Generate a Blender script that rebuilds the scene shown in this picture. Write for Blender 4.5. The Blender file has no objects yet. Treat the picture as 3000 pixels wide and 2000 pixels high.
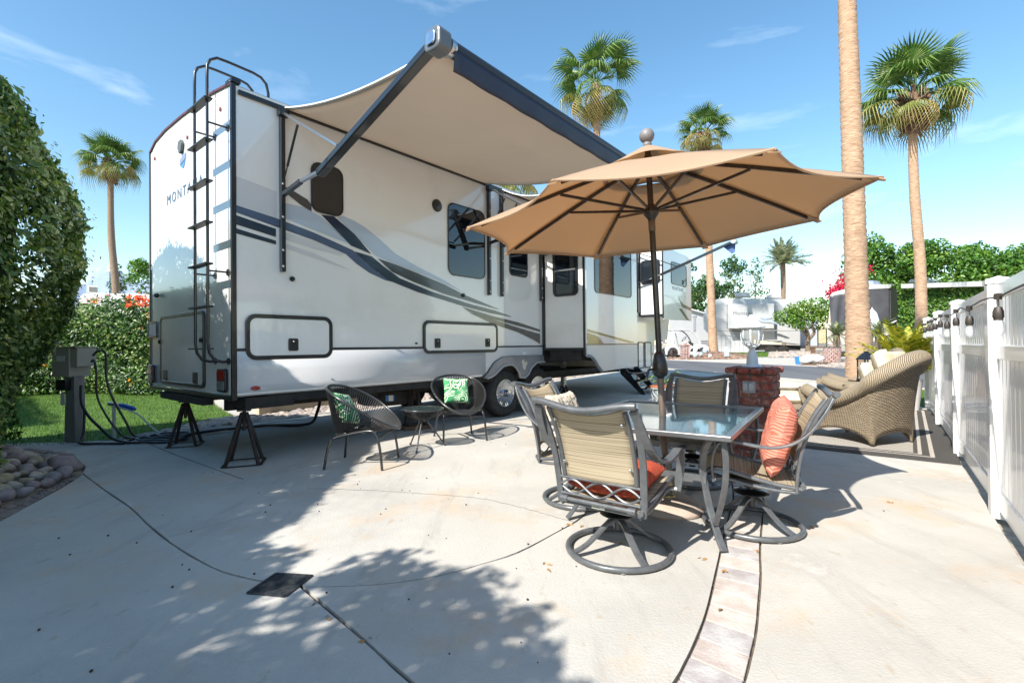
import bpy, bmesh, math, random
import numpy as np
from mathutils import Vector, Matrix, Euler, geometry
random.seed(7); RNG = np.random.default_rng(11)
S = bpy.context.scene; COL = S.collection
sin, cos, pi, R_ = math.sin, math.cos, math.pi, math.radians
# ---------------------------------------------------------------- camera
EYE = 1.17
def cam_axes(p, r):
    cp, sp, cr, sr = cos(p), sin(p), cos(r), sin(r)
    M0 = np.array([[1,0,0],[0,0,-1],[0,1,0.]]); P = np.array([[1,0,0],[0,cp,sp],[0,-sp,cp]])
    return np.array([[cr,-sr,0],[sr,cr,0],[0,0,1]]) @ P @ M0
RC = cam_axes(0.0092, -0.00994)
cd = bpy.data.cameras.new('camera'); cam = bpy.data.objects.new('camera', cd); COL.objects.link(cam)
cd.sensor_width = 36; cd.lens = 17.07; cd.clip_start = 0.05; cd.clip_end = 12000
cam.matrix_world = Matrix([[RC[0][i], -RC[1][i], -RC[2][i], (0,0,EYE)[i]] for i in range(3)] + [[0,0,0,1]])
S.camera = cam
# ---------------------------------------------------------------- light
SUN_AZ, SUN_EL = 40.8, 42.0
w = bpy.data.worlds.new('World'); S.world = w; w.use_nodes = True
nt = w.node_tree; nt.nodes.clear(); N = nt.nodes.new; L = nt.links.new
out = N('ShaderNodeOutputWorld'); bg = N('ShaderNodeBackground'); sky = N('ShaderNodeTexSky')
sky.sky_type = 'NISHITA'; sky.sun_disc = False; sky.sun_elevation = R_(SUN_EL); sky.sun_rotation = R_(SUN_AZ+180)
sky.altitude = 0; sky.air_density = 1.15; sky.dust_density = 0.3; sky.ozone_density = 0.55
tc = N('ShaderNodeTexCoord'); mp = N('ShaderNodeMapping'); mp.inputs['Scale'].default_value = (1.2, 2.6, 7.5)
mp.inputs['Rotation'].default_value = (0.1, 0.25, 1.9)
no = N('ShaderNodeTexNoise'); no.inputs['Scale'].default_value = 1.6; no.inputs['Detail'].default_value = 9; no.inputs['Roughness'].default_value = .58
no.inputs['Distortion'].default_value = .35
cr = N('ShaderNodeValToRGB'); cr.color_ramp.elements[0].position = .55; cr.color_ramp.elements[1].position = 1.0
cr.color_ramp.elements[0].color = (0,0,0,1); cr.color_ramp.elements[1].color = (.5,.5,.5,1)
mx = N('ShaderNodeMixRGB'); mx.inputs[2].default_value = (9.5, 10.2, 11.0, 1)
L(tc.outputs['Generated'], mp.inputs[0]); L(mp.outputs[0], no.inputs['Vector']); L(no.outputs['Fac'], cr.inputs[0])
hs = N('ShaderNodeHueSaturation'); hs.inputs['Saturation'].default_value = 1.22; hs.inputs['Value'].default_value = 1.2; hs.inputs['Hue'].default_value = .492; L(sky.outputs[0], hs.inputs['Color'])
L(cr.outputs[0], mx.inputs[0]); L(hs.outputs[0], mx.inputs[1]); L(mx.outputs[0], bg.inputs[0]); bg.inputs[1].default_value = 0.112
L(bg.outputs[0], out.inputs[0])
sl = bpy.data.lights.new('sun', 'SUN'); so = bpy.data.objects.new('sun', sl); COL.objects.link(so)
sl.energy = 5.0; sl.angle = R_(0.5); sl.color = (1.0, .955, .88)
a, e = R_(SUN_AZ), R_(SUN_EL)
so.rotation_euler = Vector((sin(a)*cos(e), cos(a)*cos(e), -sin(e))).to_track_quat('-Z', 'Y').to_euler()
S.view_settings.view_transform = 'Standard'; S.view_settings.look = 'None'; S.view_settings.gamma = 1
S.view_settings.exposure = 0.84; S.view_settings.use_curve_mapping = False
# ---------------------------------------------------------------- materials
MATS = {}
def mat(name, col, rough=.6, metal=0, spec=None, col2=None, nscale=8, bump=0, bscale=60, coat=0, ior=None, trans=0, sub=None, stretch=None, coords='Object', alpha=None, det=5, nlo=.35, nhi=.65, croug=.05, dirt=None, dscale=1.3):
    if name in MATS: return MATS[name]
    m = bpy.data.materials.new(name); m.use_nodes = True; MATS[name] = m
    t = m.node_tree; b = t.nodes['Principled BSDF']; n = t.nodes.new; l = t.links.new
    b.inputs['Base Color'].default_value = (*col, 1); b.inputs['Roughness'].default_value = rough
    b.inputs['Metallic'].default_value = metal
    if spec is not None: b.inputs['Specular IOR Level'].default_value = spec
    if ior: b.inputs['IOR'].default_value = ior
    if coat: b.inputs['Coat Weight'].default_value = coat; b.inputs['Coat Roughness'].default_value = croug
    if trans: b.inputs['Transmission Weight'].default_value = trans
    if alpha is not None: b.inputs['Alpha'].default_value = alpha
    tcn = n('ShaderNodeTexCoord'); src = tcn.outputs[coords]
    if stretch:
        mpn = n('ShaderNodeMapping'); mpn.inputs['Scale'].default_value = stretch; l(src, mpn.inputs[0]); src = mpn.outputs[0]
    cur = None
    if col2 is not None:
        nz = n('ShaderNodeTexNoise'); nz.inputs['Scale'].default_value = nscale; nz.inputs['Detail'].default_value = det; l(src, nz.inputs['Vector'])
        rp = n('ShaderNodeValToRGB'); rp.color_ramp.elements[0].position = nlo; rp.color_ramp.elements[1].position = nhi
        rp.color_ramp.elements[0].color = (*col, 1); rp.color_ramp.elements[1].color = (*col2, 1)
        l(nz.outputs['Fac'], rp.inputs[0]); cur = rp.outputs[0]
    if dirt is not None:
        nz = n('ShaderNodeTexNoise'); nz.inputs['Scale'].default_value = dscale; nz.inputs['Detail'].default_value = 8; nz.inputs['Roughness'].default_value = .65; l(tcn.outputs[coords], nz.inputs['Vector'])
        rp = n('ShaderNodeValToRGB'); rp.color_ramp.elements[0].position = .52; rp.color_ramp.elements[1].position = .78
        rp.color_ramp.elements[0].color = (0,0,0,1); rp.color_ramp.elements[1].color = (.75,.75,.75,1)
        mm = n('ShaderNodeMixRGB'); l(nz.outputs['Fac'], rp.inputs[0]); l(rp.outputs[0], mm.inputs[0])
        if cur: l(cur, mm.inputs[1])
        else: mm.inputs[1].default_value = (*col, 1)
        mm.inputs[2].default_value = (*dirt, 1); cur = mm.outputs[0]
    if cur: l(cur, b.inputs['Base Color'])
    if bump:
        nb = n('ShaderNodeTexNoise'); nb.inputs['Scale'].default_value = bscale; nb.inputs['Detail'].default_value = 6; l(src, nb.inputs['Vector'])
        bp = n('ShaderNodeBump'); bp.inputs['Strength'].default_value = bump; bp.inputs['Distance'].default_value = .01
        l(nb.outputs['Fac'], bp.inputs['Height']); l(bp.outputs[0], b.inputs['Normal'])
    return m
def leafmat(name, cols, rough=.5, trans=.25, spec=.4):
    if name in MATS: return MATS[name]
    m = bpy.data.materials.new(name); m.use_nodes = True; MATS[name] = m
    t = m.node_tree; b = t.nodes['Principled BSDF']; n = t.nodes.new; l = t.links.new
    at_ = n('ShaderNodeAttribute'); at_.attribute_name = 'rnd'
    rp = n('ShaderNodeValToRGB'); el = rp.color_ramp.elements
    while len(el) < len(cols): el.new(.5)
    for i, (p, c) in enumerate(cols): el[i].position = p; el[i].color = (*c, 1)
    l(at_.outputs['Fac'], rp.inputs[0]); l(rp.outputs[0], b.inputs['Base Color'])
    b.inputs['Roughness'].default_value = rough; b.inputs['Specular IOR Level'].default_value = spec
    tr = n('ShaderNodeBsdfTranslucent'); ms = n('ShaderNodeMixShader'); ms.inputs[0].default_value = trans
    br = n('ShaderNodeHueSaturation'); br.inputs['Value'].default_value = 1.5; br.inputs['Saturation'].default_value = 1.1; l(rp.outputs[0], br.inputs['Color']); l(br.outputs[0], tr.inputs[0])
    l(b.outputs[0], ms.inputs[1]); l(tr.outputs[0], ms.inputs[2]); l(ms.outputs[0], t.nodes['Material Output'].inputs[0])
    return m
def nodes_of(m): return m.node_tree, m.node_tree.nodes.new, m.node_tree.links.new, m.node_tree.nodes['Principled BSDF']
# ---------------------------------------------------------------- mesh builder
def unit(v): v = np.asarray(v, float); return v/(np.linalg.norm(v)+1e-12)
class MB:
    def __init__(s): s.v = []; s.f = []; s.uv = []; s.mi = []; s.cur = 0
    def add(s, vs, fs, uvs=None):
        o = len(s.v); s.v.extend([tuple(map(float, p)) for p in vs])
        for i, f in enumerate(fs):
            s.f.append(tuple(o+k for k in f)); s.uv.append(uvs[i] if uvs else None); s.mi.append(s.cur)
        return s
    def box(s, c, d, ax=None):
        c = np.array(c, float); ax = np.eye(3) if ax is None else np.array([unit(k) for k in ax])
        vs = [c + ax[0]*d[0]*i/2 + ax[1]*d[1]*j/2 + ax[2]*d[2]*k/2 for i in (-1,1) for j in (-1,1) for k in (-1,1)]
        return s.add(vs, [(0,1,3,2),(4,6,7,5),(0,4,5,1),(2,3,7,6),(0,2,6,4),(1,5,7,3)])
    def box2(s, a, b):
        a = np.array(a, float); b = np.array(b, float); return s.box((a+b)/2, np.abs(b-a))
    def bar(s, p, q, w, h, up=(0,0,1)):
        p = np.array(p, float); q = np.array(q, float); x = unit(q-p); up = np.array(up, float)
        if abs(np.dot(x, unit(up))) > .98: up = np.array([1,0,0.])
        y = unit(np.cross(up, x)); z = np.cross(x, y)
        return s.box((p+q)/2, (np.linalg.norm(q-p), w, h), (x, y, z))
    def tube(s, pts, r, n=8, closed=False, cap=True, flat=None):
        P = [np.array(p, float) for p in pts]; m = len(P)
        rs = r if hasattr(r, '__len__') else [r]*m
        T = []
        for i in range(m):
            if closed: T.append(unit(P[(i+1) % m]-P[i-1]))
            else: T.append(unit(P[min(i+1, m-1)]-P[max(i-1, 0)]))
        u = np.cross(T[0], [0,0,1.]); u = unit(u) if np.linalg.norm(u) > .05 else np.array([1,0,0.])
        vs = []
        for i in range(m):
            u = unit(u - T[i]*np.dot(u, T[i])); v = np.cross(T[i], u)
            for k in range(n):
                a = 2*pi*k/n; fx, fy = (flat if flat else (1, 1))
                vs.append(P[i] + (u*cos(a)*fx + v*sin(a)*fy)*rs[i])
        fs = []
        for i in range(m if closed else m-1):
            j = (i+1) % m
            for k in range(n): fs.append((i*n+k, i*n+(k+1) % n, j*n+(k+1) % n, j*n+k))
        if cap and not closed: fs.append(tuple(range(n))[::-1]); fs.append(tuple((m-1)*n+k for k in range(n)))
        return s.add(vs, fs)
    def strap(s, pts, w, h, side):   # flat bar swept along a path; side = width direction
        P = [np.array(p, float) for p in pts]; m = len(P); sd = unit(side); vs = []
        for i in range(m):
            t = unit(P[min(i+1, m-1)]-P[max(i-1, 0)]); y = unit(sd - t*np.dot(sd, t)); z = np.cross(t, y)
            for a, b in ((-1,-1),(1,-1),(1,1),(-1,1)): vs.append(P[i]+y*a*w/2+z*b*h/2)
        fs = [(i*4+k, i*4+(k+1) % 4, i*4+4+(k+1) % 4, i*4+4+k) for i in range(m-1) for k in range(4)]
        return s.add(vs, fs+[(3,2,1,0), tuple((m-1)*4+k for k in range(4))])
    def lathe(s, prof, n=16, c=(0,0,0), ax=None):
        c = np.array(c, float); A = np.eye(3) if ax is None else np.array([unit(k) for k in ax]); vs = []
        for r, z in prof:
            for k in range(n): a = 2*pi*k/n; vs.append(c + A[0]*r*cos(a)+A[1]*r*sin(a)+A[2]*z)
        m = len(prof); fs = [(i*n+k, i*n+(k+1) % n, i*n+n+(k+1) % n, i*n+n+k) for i in range(m-1) for k in range(n)]
        if prof[0][0] > 1e-4: fs.append(tuple(range(n))[::-1])
        if prof[-1][0] > 1e-4: fs.append(tuple((m-1)*n+k for k in range(n)))
        return s.add(vs, fs)
    def prism(s, poly, o, u, v, d):  # polygon in (u,v) from origin o, extruded by vector d
        o = np.array(o, float); u = np.array(u, float); v = np.array(v, float); d = np.array(d, float); n = len(poly)
        A = [o+u*a+v*b for a, b in poly]; vs = A+[p+d for p in A]
        return s.add(vs, [tuple(range(n)), tuple(range(n, 2*n))[::-1]] + [(i, i+n, (i+1) % n+n, (i+1) % n) for i in range(n)])
    def ring(s, outer, inner, o, u, v, d):  # frame between two loops of equal length
        o = np.array(o, float); u = np.array(u, float); v = np.array(v, float); d = np.array(d, float); n = len(outer)
        vs = [o+u*a+v*b for a, b in outer]+[o+u*a+v*b for a, b in inner]; vs += [p+d for p in vs]
        fs = []
        for i in range(n):
            j = (i+1) % n
            fs += [(i, n+i, n+j, j), (2*n+i, 2*n+j, 3*n+j, 3*n+i), (i, j, 2*n+j, 2*n+i), (n+i, 3*n+i, 3*n+j, n+j)]
        return s.add(vs, fs)
    def grid(s, fn, nu, nv, uvs=(1, 1), closed=False):
        vs = [fn(i/nu, j/nv) for i in range(nu+1) for j in range(nv+1)]; fs = []; uv = []
        for i in range(nu):
            for j in range(nv):
                fs.append((i*(nv+1)+j, (i+1)*(nv+1)+j, (i+1)*(nv+1)+j+1, i*(nv+1)+j+1))
                uv.append([((i+a)/nu*uvs[0], (j+b)/nv*uvs[1]) for a, b in ((0,0),(1,0),(1,1),(0,1))])
        return s.add(vs, fs, uv)
    def ball(s, c, r, n=10, sc=(1,1,1)):
        c = np.array(c, float)
        prof = [(max(1e-5, sin(pi*i/(n//2+2)))*r, -cos(pi*i/(n//2+2))*r) for i in range(n//2+3)]
        o = len(s.v); s.lathe(prof, n, (0,0,0))
        for i in range(o, len(s.v)): p = s.v[i]; s.v[i] = (c[0]+p[0]*sc[0], c[1]+p[1]*sc[1], c[2]+p[2]*sc[2])
        return s
    def build(s, name, m=None, parent=None, smooth=False, bevel=0, recalc=True, solid=0, sub=0, loc=None, autosm=True):
        me = bpy.data.meshes.new(name); me.from_pydata(s.v, [], s.f)
        if any(u is not None for u in s.uv):
            ul = me.uv_layers.new(name='uv'); i = 0; dat = []
            for f, u in zip(s.f, s.uv):
                for k in range(len(f)): dat += list(u[k]) if u is not None else [0., 0.]
            ul.data.foreach_set('uv', dat)
        ms = m if isinstance(m, (list, tuple)) else [m]
        for k in ms:
            if k: me.materials.append(k)
        if len(ms) > 1: me.polygons.foreach_set('material_index', s.mi)
        if recalc:
            bm = bmesh.new(); bm.from_mesh(me); bmesh.ops.recalc_face_normals(bm, faces=bm.faces); bm.to_mesh(me); bm.free()
        if smooth:
            me.polygons.foreach_set('use_smooth', [True]*len(me.polygons))
            if autosm: me.set_sharp_from_angle(angle=R_(48))
        o = bpy.data.objects.new(name, me); COL.objects.link(o)
        if parent: o.parent = parent
        if loc is not None: o.location = loc
        if solid: md = o.modifiers.new('thick', 'SOLIDIFY'); md.thickness = solid; md.offset = 0
        if bevel: md = o.modifiers.new('bevel', 'BEVEL'); md.width = bevel; md.segments = 2; md.limit_method = 'ANGLE'; md.angle_limit = R_(40)
        if sub: md = o.modifiers.new('sub', 'SUBSURF'); md.levels = sub; md.render_levels = sub
        return o
def thing(name, label, cat, loc=(0,0,0), rz=0, group=None):
    o = bpy.data.objects.new(name, None); COL.objects.link(o); o.location = loc; o.rotation_euler = (0,0,rz)
    o['label'] = label; o['category'] = cat
    if group: o['group'] = group
    return o
def tag(o, label, cat, group=None):
    o['label'] = label; o['category'] = cat
    if group: o['group'] = group
    return o
def struct(o): o['kind'] = 'structure'; return o
def stuff(o, label=None, cat=None):
    o['kind'] = 'stuff'
    if label: o['label'] = label
    if cat: o['category'] = cat
    return o
KIDS = {}
def dup(root, loc, rz, label, group=None, scale=None):
    kids = {}
    for o in bpy.data.objects:
        if o.parent: kids.setdefault(o.parent.name, []).append(o)
    r = root.copy(); COL.objects.link(r); r.location = loc; r.rotation_euler = (0,0,rz); r['label'] = label
    if group: r['group'] = group
    if scale: r.scale = (scale,)*3
    for c in kids.get(root.name, []):
        d = c.copy(); COL.objects.link(d); d.parent = r
        for g in kids.get(c.name, []):
            q = g.copy(); COL.objects.link(q); q.parent = d
    return r
def rrect(x0, x1, y0, y1, r, n=4):
    P = []
    for cx, cy, a0 in ((x1-r, y1-r, 0), (x0+r, y1-r, 90), (x0+r, y0+r, 180), (x1-r, y0+r, 270)):
        for i in range(n+1): a = R_(a0+90*i/n); P.append((cx+r*cos(a), cy+r*sin(a)))
    return P
def smooth_path(pts, n=6, closed=False):
    P = [np.array(p, float) for p in pts]; m = len(P); out_ = []
    for i in range(m if closed else m-1):
        g = lambda k: P[k % m] if closed else P[max(0, min(m-1, k))]
        a, b, c, d = g(i-1), g(i), g(i+1), g(i+2)
        for j in range(n):
            t = j/n; out_.append(.5*((2*b)+(-a+c)*t+(2*a-5*b+4*c-d)*t*t+(-a+3*b-3*c+d)*t**3))
    if not closed: out_.append(P[-1])
    return out_
def hz(y): return 0.03*min(max(0, y-9), 20)
def leaves(name, P, Nn, size, m, parent=None, asp=.5, jit=.9, fold=.25, rnd=None, up=.0):
    """many small folded leaves; P points, Nn outward normals"""
    P = np.asarray(P); n = len(P); Nn = np.asarray(Nn)+RNG.normal(0, jit, (n, 3))*.6 + np.array([0,0,up])
    Nn /= np.linalg.norm(Nn, axis=1)[:, None]
    T = RNG.normal(0, 1, (n, 3)); T -= Nn*(T*Nn).sum(1)[:, None]; T /= np.linalg.norm(T, axis=1)[:, None]
    B = np.cross(Nn, T); s = (np.asarray(size)*RNG.uniform(.6, 1.25, n))[:, None]
    V = np.stack([P-T*s*.5, P+B*s*asp*.5+Nn*s*fold*.5, P+T*s*.5, P-B*s*asp*.5+Nn*s*fold*.5], 1).reshape(-1, 3)
    idx = np.arange(n)[:, None]*4; F = np.concatenate([idx+np.array([0,1,2]), idx+np.array([0,2,3])], 1).reshape(-1)
    me = bpy.data.meshes.new(name); me.vertices.add(n*4); me.vertices.foreach_set('co', V.astype(np.float32).ravel())
    me.loops.add(n*6); me.loops.foreach_set('vertex_index', F.astype(np.int32)); me.polygons.add(n*2)
    me.polygons.foreach_set('loop_start', (np.arange(n*2)*3).astype(np.int32)); me.polygons.foreach_set('loop_total', np.full(n*2, 3, np.int32))
    at_ = me.attributes.new('rnd', 'FLOAT', 'FACE'); rv = RNG.uniform(0, 1, n) if rnd is None else rnd
    at_.data.foreach_set('value', np.repeat(rv, 2).astype(np.float32))
    me.materials.append(m); me.update(); me.validate()
    o = bpy.data.objects.new(name, me); COL.objects.link(o)
    if parent: o.parent = parent
    return o
def blob_pts(blobs, dens, inner=.3):
    """points over ellipsoid clumps (cx,cy,cz,rx,ry,rz); dens per m2"""
    Ps, Ns = [], []
    for (cx, cy, cz, rx, ry, rz) in blobs:
        n = int(dens*4*pi*((rx*ry*rz)**(2/3)))
        d = RNG.normal(0, 1, (n, 3)); d /= np.linalg.norm(d, axis=1)[:, None]
        k = 1 - inner*RNG.uniform(0, 1, n)**1.6 + RNG.normal(0, .06, n)
        p = d*np.array([rx, ry, rz])*k[:, None]; nn = d/np.array([rx, ry, rz]); nn /= np.linalg.norm(nn, axis=1)[:, None]
        Ps.append(p+np.array([cx, cy, cz])); Ns.append(nn)
    return np.concatenate(Ps), np.concatenate(Ns)
# ================================================================= THE GROUND
def sheet(name, poly, m, dz=0.0, parent=None, flat=False):
    """polygon on the ground, following the gentle slope; rows are cut so that it bends at y=9 and y=29"""
    bm = bmesh.new(); vs = [bm.verts.new((x, y, 0)) for x, y in poly]; bm.faces.new(vs)
    for yy in (9, 29):
        bmesh.ops.bisect_plane(bm, geom=bm.verts[:]+bm.edges[:]+bm.faces[:], plane_co=(0, yy, 0), plane_no=(0, 1, 0))
    bmesh.ops.triangulate(bm, faces=bm.faces)
    for v in bm.verts: v.co.z = (0 if flat else hz(v.co.y))+dz
    bmesh.ops.recalc_face_normals(bm, faces=bm.faces)
    if sum(f.normal.z for f in bm.faces) < 0: bmesh.ops.reverse_faces(bm, faces=bm.faces)
    me = bpy.data.meshes.new(name); bm.to_mesh(me); bm.free(); me.materials.append(m)
    o = bpy.data.objects.new(name, me); COL.objects.link(o)
    if parent: o.parent = parent
    return o
M_dirt = mat('dirt', (.30,.25,.20), .95, col2=(.42,.36,.29), nscale=14, bump=.5, bscale=90, coords='Object')
M_joint = mat('joint_sand', (.075,.062,.05), .95, col2=(.15,.115,.08), nscale=30)
g = struct(sheet('ground', [(-900,-300),(900,-300),(900,1400),(-900,1400)], M_dirt, -.06))
# concrete
def concrete(name, c1, c2, seed):
    m = mat(name, c1, .82, col2=c2, nscale=.9, det=9, bump=.28, bscale=75, nlo=.3, nhi=.72)
    t, n, l, b = nodes_of(m); tcn = n('ShaderNodeTexCoord')
    base = b.inputs['Base Color'].links[0].from_socket
    mpn = n('ShaderNodeMapping'); mpn.inputs['Location'].default_value = (seed, seed*2, 0); l(tcn.outputs['Object'], mpn.inputs[0])
    def layer(prev, scale, stretch, lo, hi, col, fac, rot=0):
        q = n('ShaderNodeMapping'); q.inputs['Scale'].default_value = stretch; q.inputs['Rotation'].default_value = (0,0,rot); l(mpn.outputs[0], q.inputs[0])
        z = n('ShaderNodeTexNoise'); z.inputs['Scale'].default_value = scale; z.inputs['Detail'].default_value = 10; z.inputs['Roughness'].default_value = .68; l(q.outputs[0], z.inputs['Vector'])
        r = n('ShaderNodeValToRGB'); r.color_ramp.elements[0].position = lo; r.color_ramp.elements[1].position = hi
        r.color_ramp.elements[0].color = (0,0,0,1); r.color_ramp.elements[1].color = (fac,fac,fac,1); l(z.outputs['Fac'], r.inputs[0])
        k = n('ShaderNodeMixRGB'); l(r.outputs[0], k.inputs[0]); l(prev, k.inputs[1]); k.inputs[2].default_value = (*col, 1); return k.outputs[0]
    c = layer(base, 1.3, (1,1,1), .53, .72, (.52,.36,.21), .8)          # ochre stains
    c = layer(c, .55, (1,1,1), .48, .72, (.27,.25,.23), .6)              # broad grey
    c = layer(c, 5, (1,.16,1), .54, .68, (.28,.255,.23), .38, .65)          # scuffs along the broom marks
    c = layer(c, 110, (1,1,1), .60, .72, (.20,.18,.16), .55)
    c = layer(c, 14, (1,.5,1), .60, .66, (.34,.26,.17), .45, 1.1)
    c = layer(c, 320, (1,1,1), .52, .70, (.33,.31,.28), .5)              # pits
    c = layer(c, 2.2, (1,1,1), .60, .70, (.60,.58,.545), .6)              # chalky patches
    l(c, b.inputs['Base Color'])
    wv = n('ShaderNodeTexNoise'); wv.inputs['Scale'].default_value = 3; q = n('ShaderNodeMapping'); q.inputs['Scale'].default_value = (3, 130, 1); q.inputs['Rotation'].default_value = (0,0,R_(38)); l(tcn.outputs['Object'], q.inputs[0]); l(q.outputs[0], wv.inputs['Vector']); wv.inputs['Detail'].default_value = 3
    b2 = n('ShaderNodeBump'); b2.inputs['Strength'].default_value = .22; b2.inputs['Distance'].default_value = .004; l(wv.outputs['Fac'], b2.inputs['Height'])
    l(b.inputs['Normal'].links[0].from_socket, b2.inputs['Normal']); l(b2.outputs[0], b.inputs['Normal'])
    return m
M_conc = concrete('patio_concrete', (.43,.405,.36), (.52,.497,.45), 3.1)
M_conc2 = concrete('street_concrete', (.42,.39,.34), (.50,.47,.42), 9.7)
e1 = np.array([sin(.684355), cos(.684355)]); e2 = np.array([e1[1], -e1[0]]); O2 = np.array([-2.742, 4.7768])
def ab(a, b): p = O2+e1*a+e2*b; return (float(p[0]), float(p[1]))
def XY(a, b, z=0.0): p = ab(a, b); return (p[0], p[1], z)
PB = [(-3.35,-4),(-3.30,1.5),(-3.38,2.6),(-3.527,3.344),(-3.682,3.728),(-3.813,4.068),(-4.023,4.535),(-4.30,4.90),(-4.75,5.28),(-5.26,5.60),(-5.17,5.96),(-5.05,6.37),(-4.75,6.95),ab(3.2,-2.85),ab(12,-2.85),ab(17.6,-2.85),
      (5.1,18.6),(8.1,13.0),(7.75,11.0),(7.42,8.95),(7.36,8.66),(3.24,3.30),(1.84,1.49),(-.4,-1.45),(-2.2,-4)]
J = {}
J['J1'] = [(-4.25,4.75),(-4.13,4.656),(-3.426,4.078),(-2.86,3.628),(-2.473,3.284),(-2.139,3.0),(-1.965,2.863),(-1.78,2.727),(-1.551,2.574),(-1.337,2.48),(-1.178,2.426),(-1.042,2.393),(-.679,2.408),(-.391,2.493),(-.177,2.62),(.02,2.762),(.249,3.033),(.474,3.336),(.62,3.75),(.68,4.3),(.60,4.9)]
J['J3'] = [(-1.10,2.45),(-.685,2.038),(-.48,1.828),(-.356,1.702),(.1,1.25),(.5,.7)]
J['BL'] = [(2.05,5.6),(1.98,4.9),(1.88,4.25),(1.687,3.741),(1.465,3.325),(1.197,2.817),(1.075,2.584),(.921,2.288),(.796,2.065),(.708,1.922),(.617,1.789),(.546,1.689),(.2,1.27),(-.3,.80),(-1.1,.30),(-2.2,-.1),(-3.6,-.3)]
J['BR'] = [(2.27,5.6),(2.2,4.9),(2.09,4.2),(1.88,3.66),(1.68,3.288),(1.415,2.80),(1.26,2.489),(1.094,2.186),(.994,2.004),(.879,1.822),(.79,1.686),(.42,1.18),(-.12,.64),(-.95,.12),(-2.1,-.3),(-3.6,-.52)]
J['K1'] = [(-2.89,3.60),(-2.465,4.213),(-1.824,5.167),ab(4.4,.5),ab(18,.55)]
J['K2'] = [(-3.62,4.24),(-3.344,4.877)]
J['K3'] = [(-2.18,3.0),(-1.809,3.49)]
J['K4'] = [(-4.78,6.26),(-3.649,5.323),(-2.423,4.366)]
J['R1'] = [(1.85,4.35),(2.606,3.753),(3.21,3.275),(3.4,3.12)]
J['R2'] = [(2.10,5.08),(2.802,4.776),(3.534,4.459),(3.954,4.211),(4.25,3.98)]
J['R3'] = [ab(6.6,.55),(5.4,6.0)]
J['C1'] = [ab(3.6,-3),ab(3.7,3.4)]; J['C2'] = [ab(6.9,-3),ab(7.0,4.5)]; J['C3'] = [ab(10.2,-3),ab(10.3,5)]; J['C4'] = [ab(13.8,-3),ab(14,4)]
wd = {'J1': .013, 'J3': .016, 'K4': .014, 'BL': .008, 'BR': .008, 'K1': .007, 'K2': .006, 'K3': .006}
def strip(pts, wdt):
    P = [np.array(p) for p in pts]; Lf, Rt = [], []
    P = [P[0]]+[p for p in P[1:]]
    for i in range(len(P)):
        t = P[min(i+1, len(P)-1)]-P[max(i-1, 0)]; t = t/np.linalg.norm(t); nn = np.array([-t[1], t[0]])*wdt/2
        j = 1+.25*math.sin(i*7.3); Lf.append(P[i]+nn*j); Rt.append(P[i]-nn*j)
    return [tuple(p) for p in Rt+Lf[::-1]]
polys = [PB]
for k, pts in J.items():
    if k in ('J1','J3','BL','BR'): pts = [tuple(p) for p in smooth_path(pts, 3)]
    polys.append(strip(pts, wd.get(k, .008)))
band = [tuple(p) for p in smooth_path(J['BL'], 3)]+[tuple(p) for p in smooth_path(J['BR'], 3)][::-1]
polys.append(band)
drain_q = [(-1.281,2.332),(-1.239,2.534),(-1.033,2.505),(-1.076,2.295)]; polys.append(drain_q[::-1])
def area(P): return sum(P[i][0]*P[(i+1) % len(P)][1]-P[(i+1) % len(P)][0]*P[i][1] for i in range(len(P)))/2
cv, cf = [], []
for P in polys:
    if area(P) < 0: P = P[::-1]
    cf.append([len(cv)+i for i in range(len(P))]); cv += [Vector(p) for p in P]
ov, oe, of, _, _, off = geometry.delaunay_2d_cdt(cv, [], cf, 1, 1e-5)
patio = bpy.data.objects.new('patio', None); COL.objects.link(patio); struct(patio)
keep = [i for i, s_ in enumerate(off) if 0 in s_ and len(set(s_)) == 1]
ed = {}
for i in keep:
    f = of[i]
    for k in range(len(f)): ed.setdefault(frozenset((f[k], f[(k+1) % len(f)])), []).append(i)
adj = {i: [] for i in keep}
for k, fs in ed.items():
    if len(fs) == 2: adj[fs[0]].append(fs[1]); adj[fs[1]].append(fs[0])
seen = set(); nslab = 0
for i in keep:
    if i in seen: continue
    comp = []; st = [i]; seen.add(i)
    while st:
        q = st.pop(); comp.append(q)
        for r in adj[q]:
            if r not in seen: seen.add(r); st.append(r)
    bm = bmesh.new(); vm = {}
    for q in comp:
        fv = []
        for k in of[q]:
            if k not in vm: vm[k] = bm.verts.new((ov[k][0], ov[k][1], 0))
            fv.append(vm[k])
        try: bm.faces.new(fv)
        except ValueError: pass
    ar = sum(f.calc_area() for f in bm.faces)
    if ar < .01: bm.free(); continue
    for yy in (9,): bmesh.ops.bisect_plane(bm, geom=bm.verts[:]+bm.edges[:]+bm.faces[:], plane_co=(0, yy, 0), plane_no=(0, 1, 0))
    bmesh.ops.triangulate(bm, faces=bm.faces)
    bmesh.ops.recalc_face_normals(bm, faces=bm.faces)
    if sum(f.normal.z for f in bm.faces) < 0: bmesh.ops.reverse_faces(bm, faces=bm.faces)
    dzr = random.uniform(-.0012, .0012)
    for v in bm.verts: v.co.z = hz(v.co.y)+dzr
    be = [e_ for e_ in bm.edges if e_.is_boundary]
    ex = bmesh.ops.extrude_edge_only(bm, edges=be)
    for v in ex['geom']:
        if isinstance(v, bmesh.types.BMVert): v.co.z -= .05
    me = bpy.data.meshes.new('concrete_slab'); bm.to_mesh(me); bm.free(); me.materials.append(M_conc)
    o = bpy.data.objects.new('concrete_slab', me); COL.objects.link(o); o.parent = patio; nslab += 1
b_ = sheet('joint_bed', PB, M_joint, -.017, patio)
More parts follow.
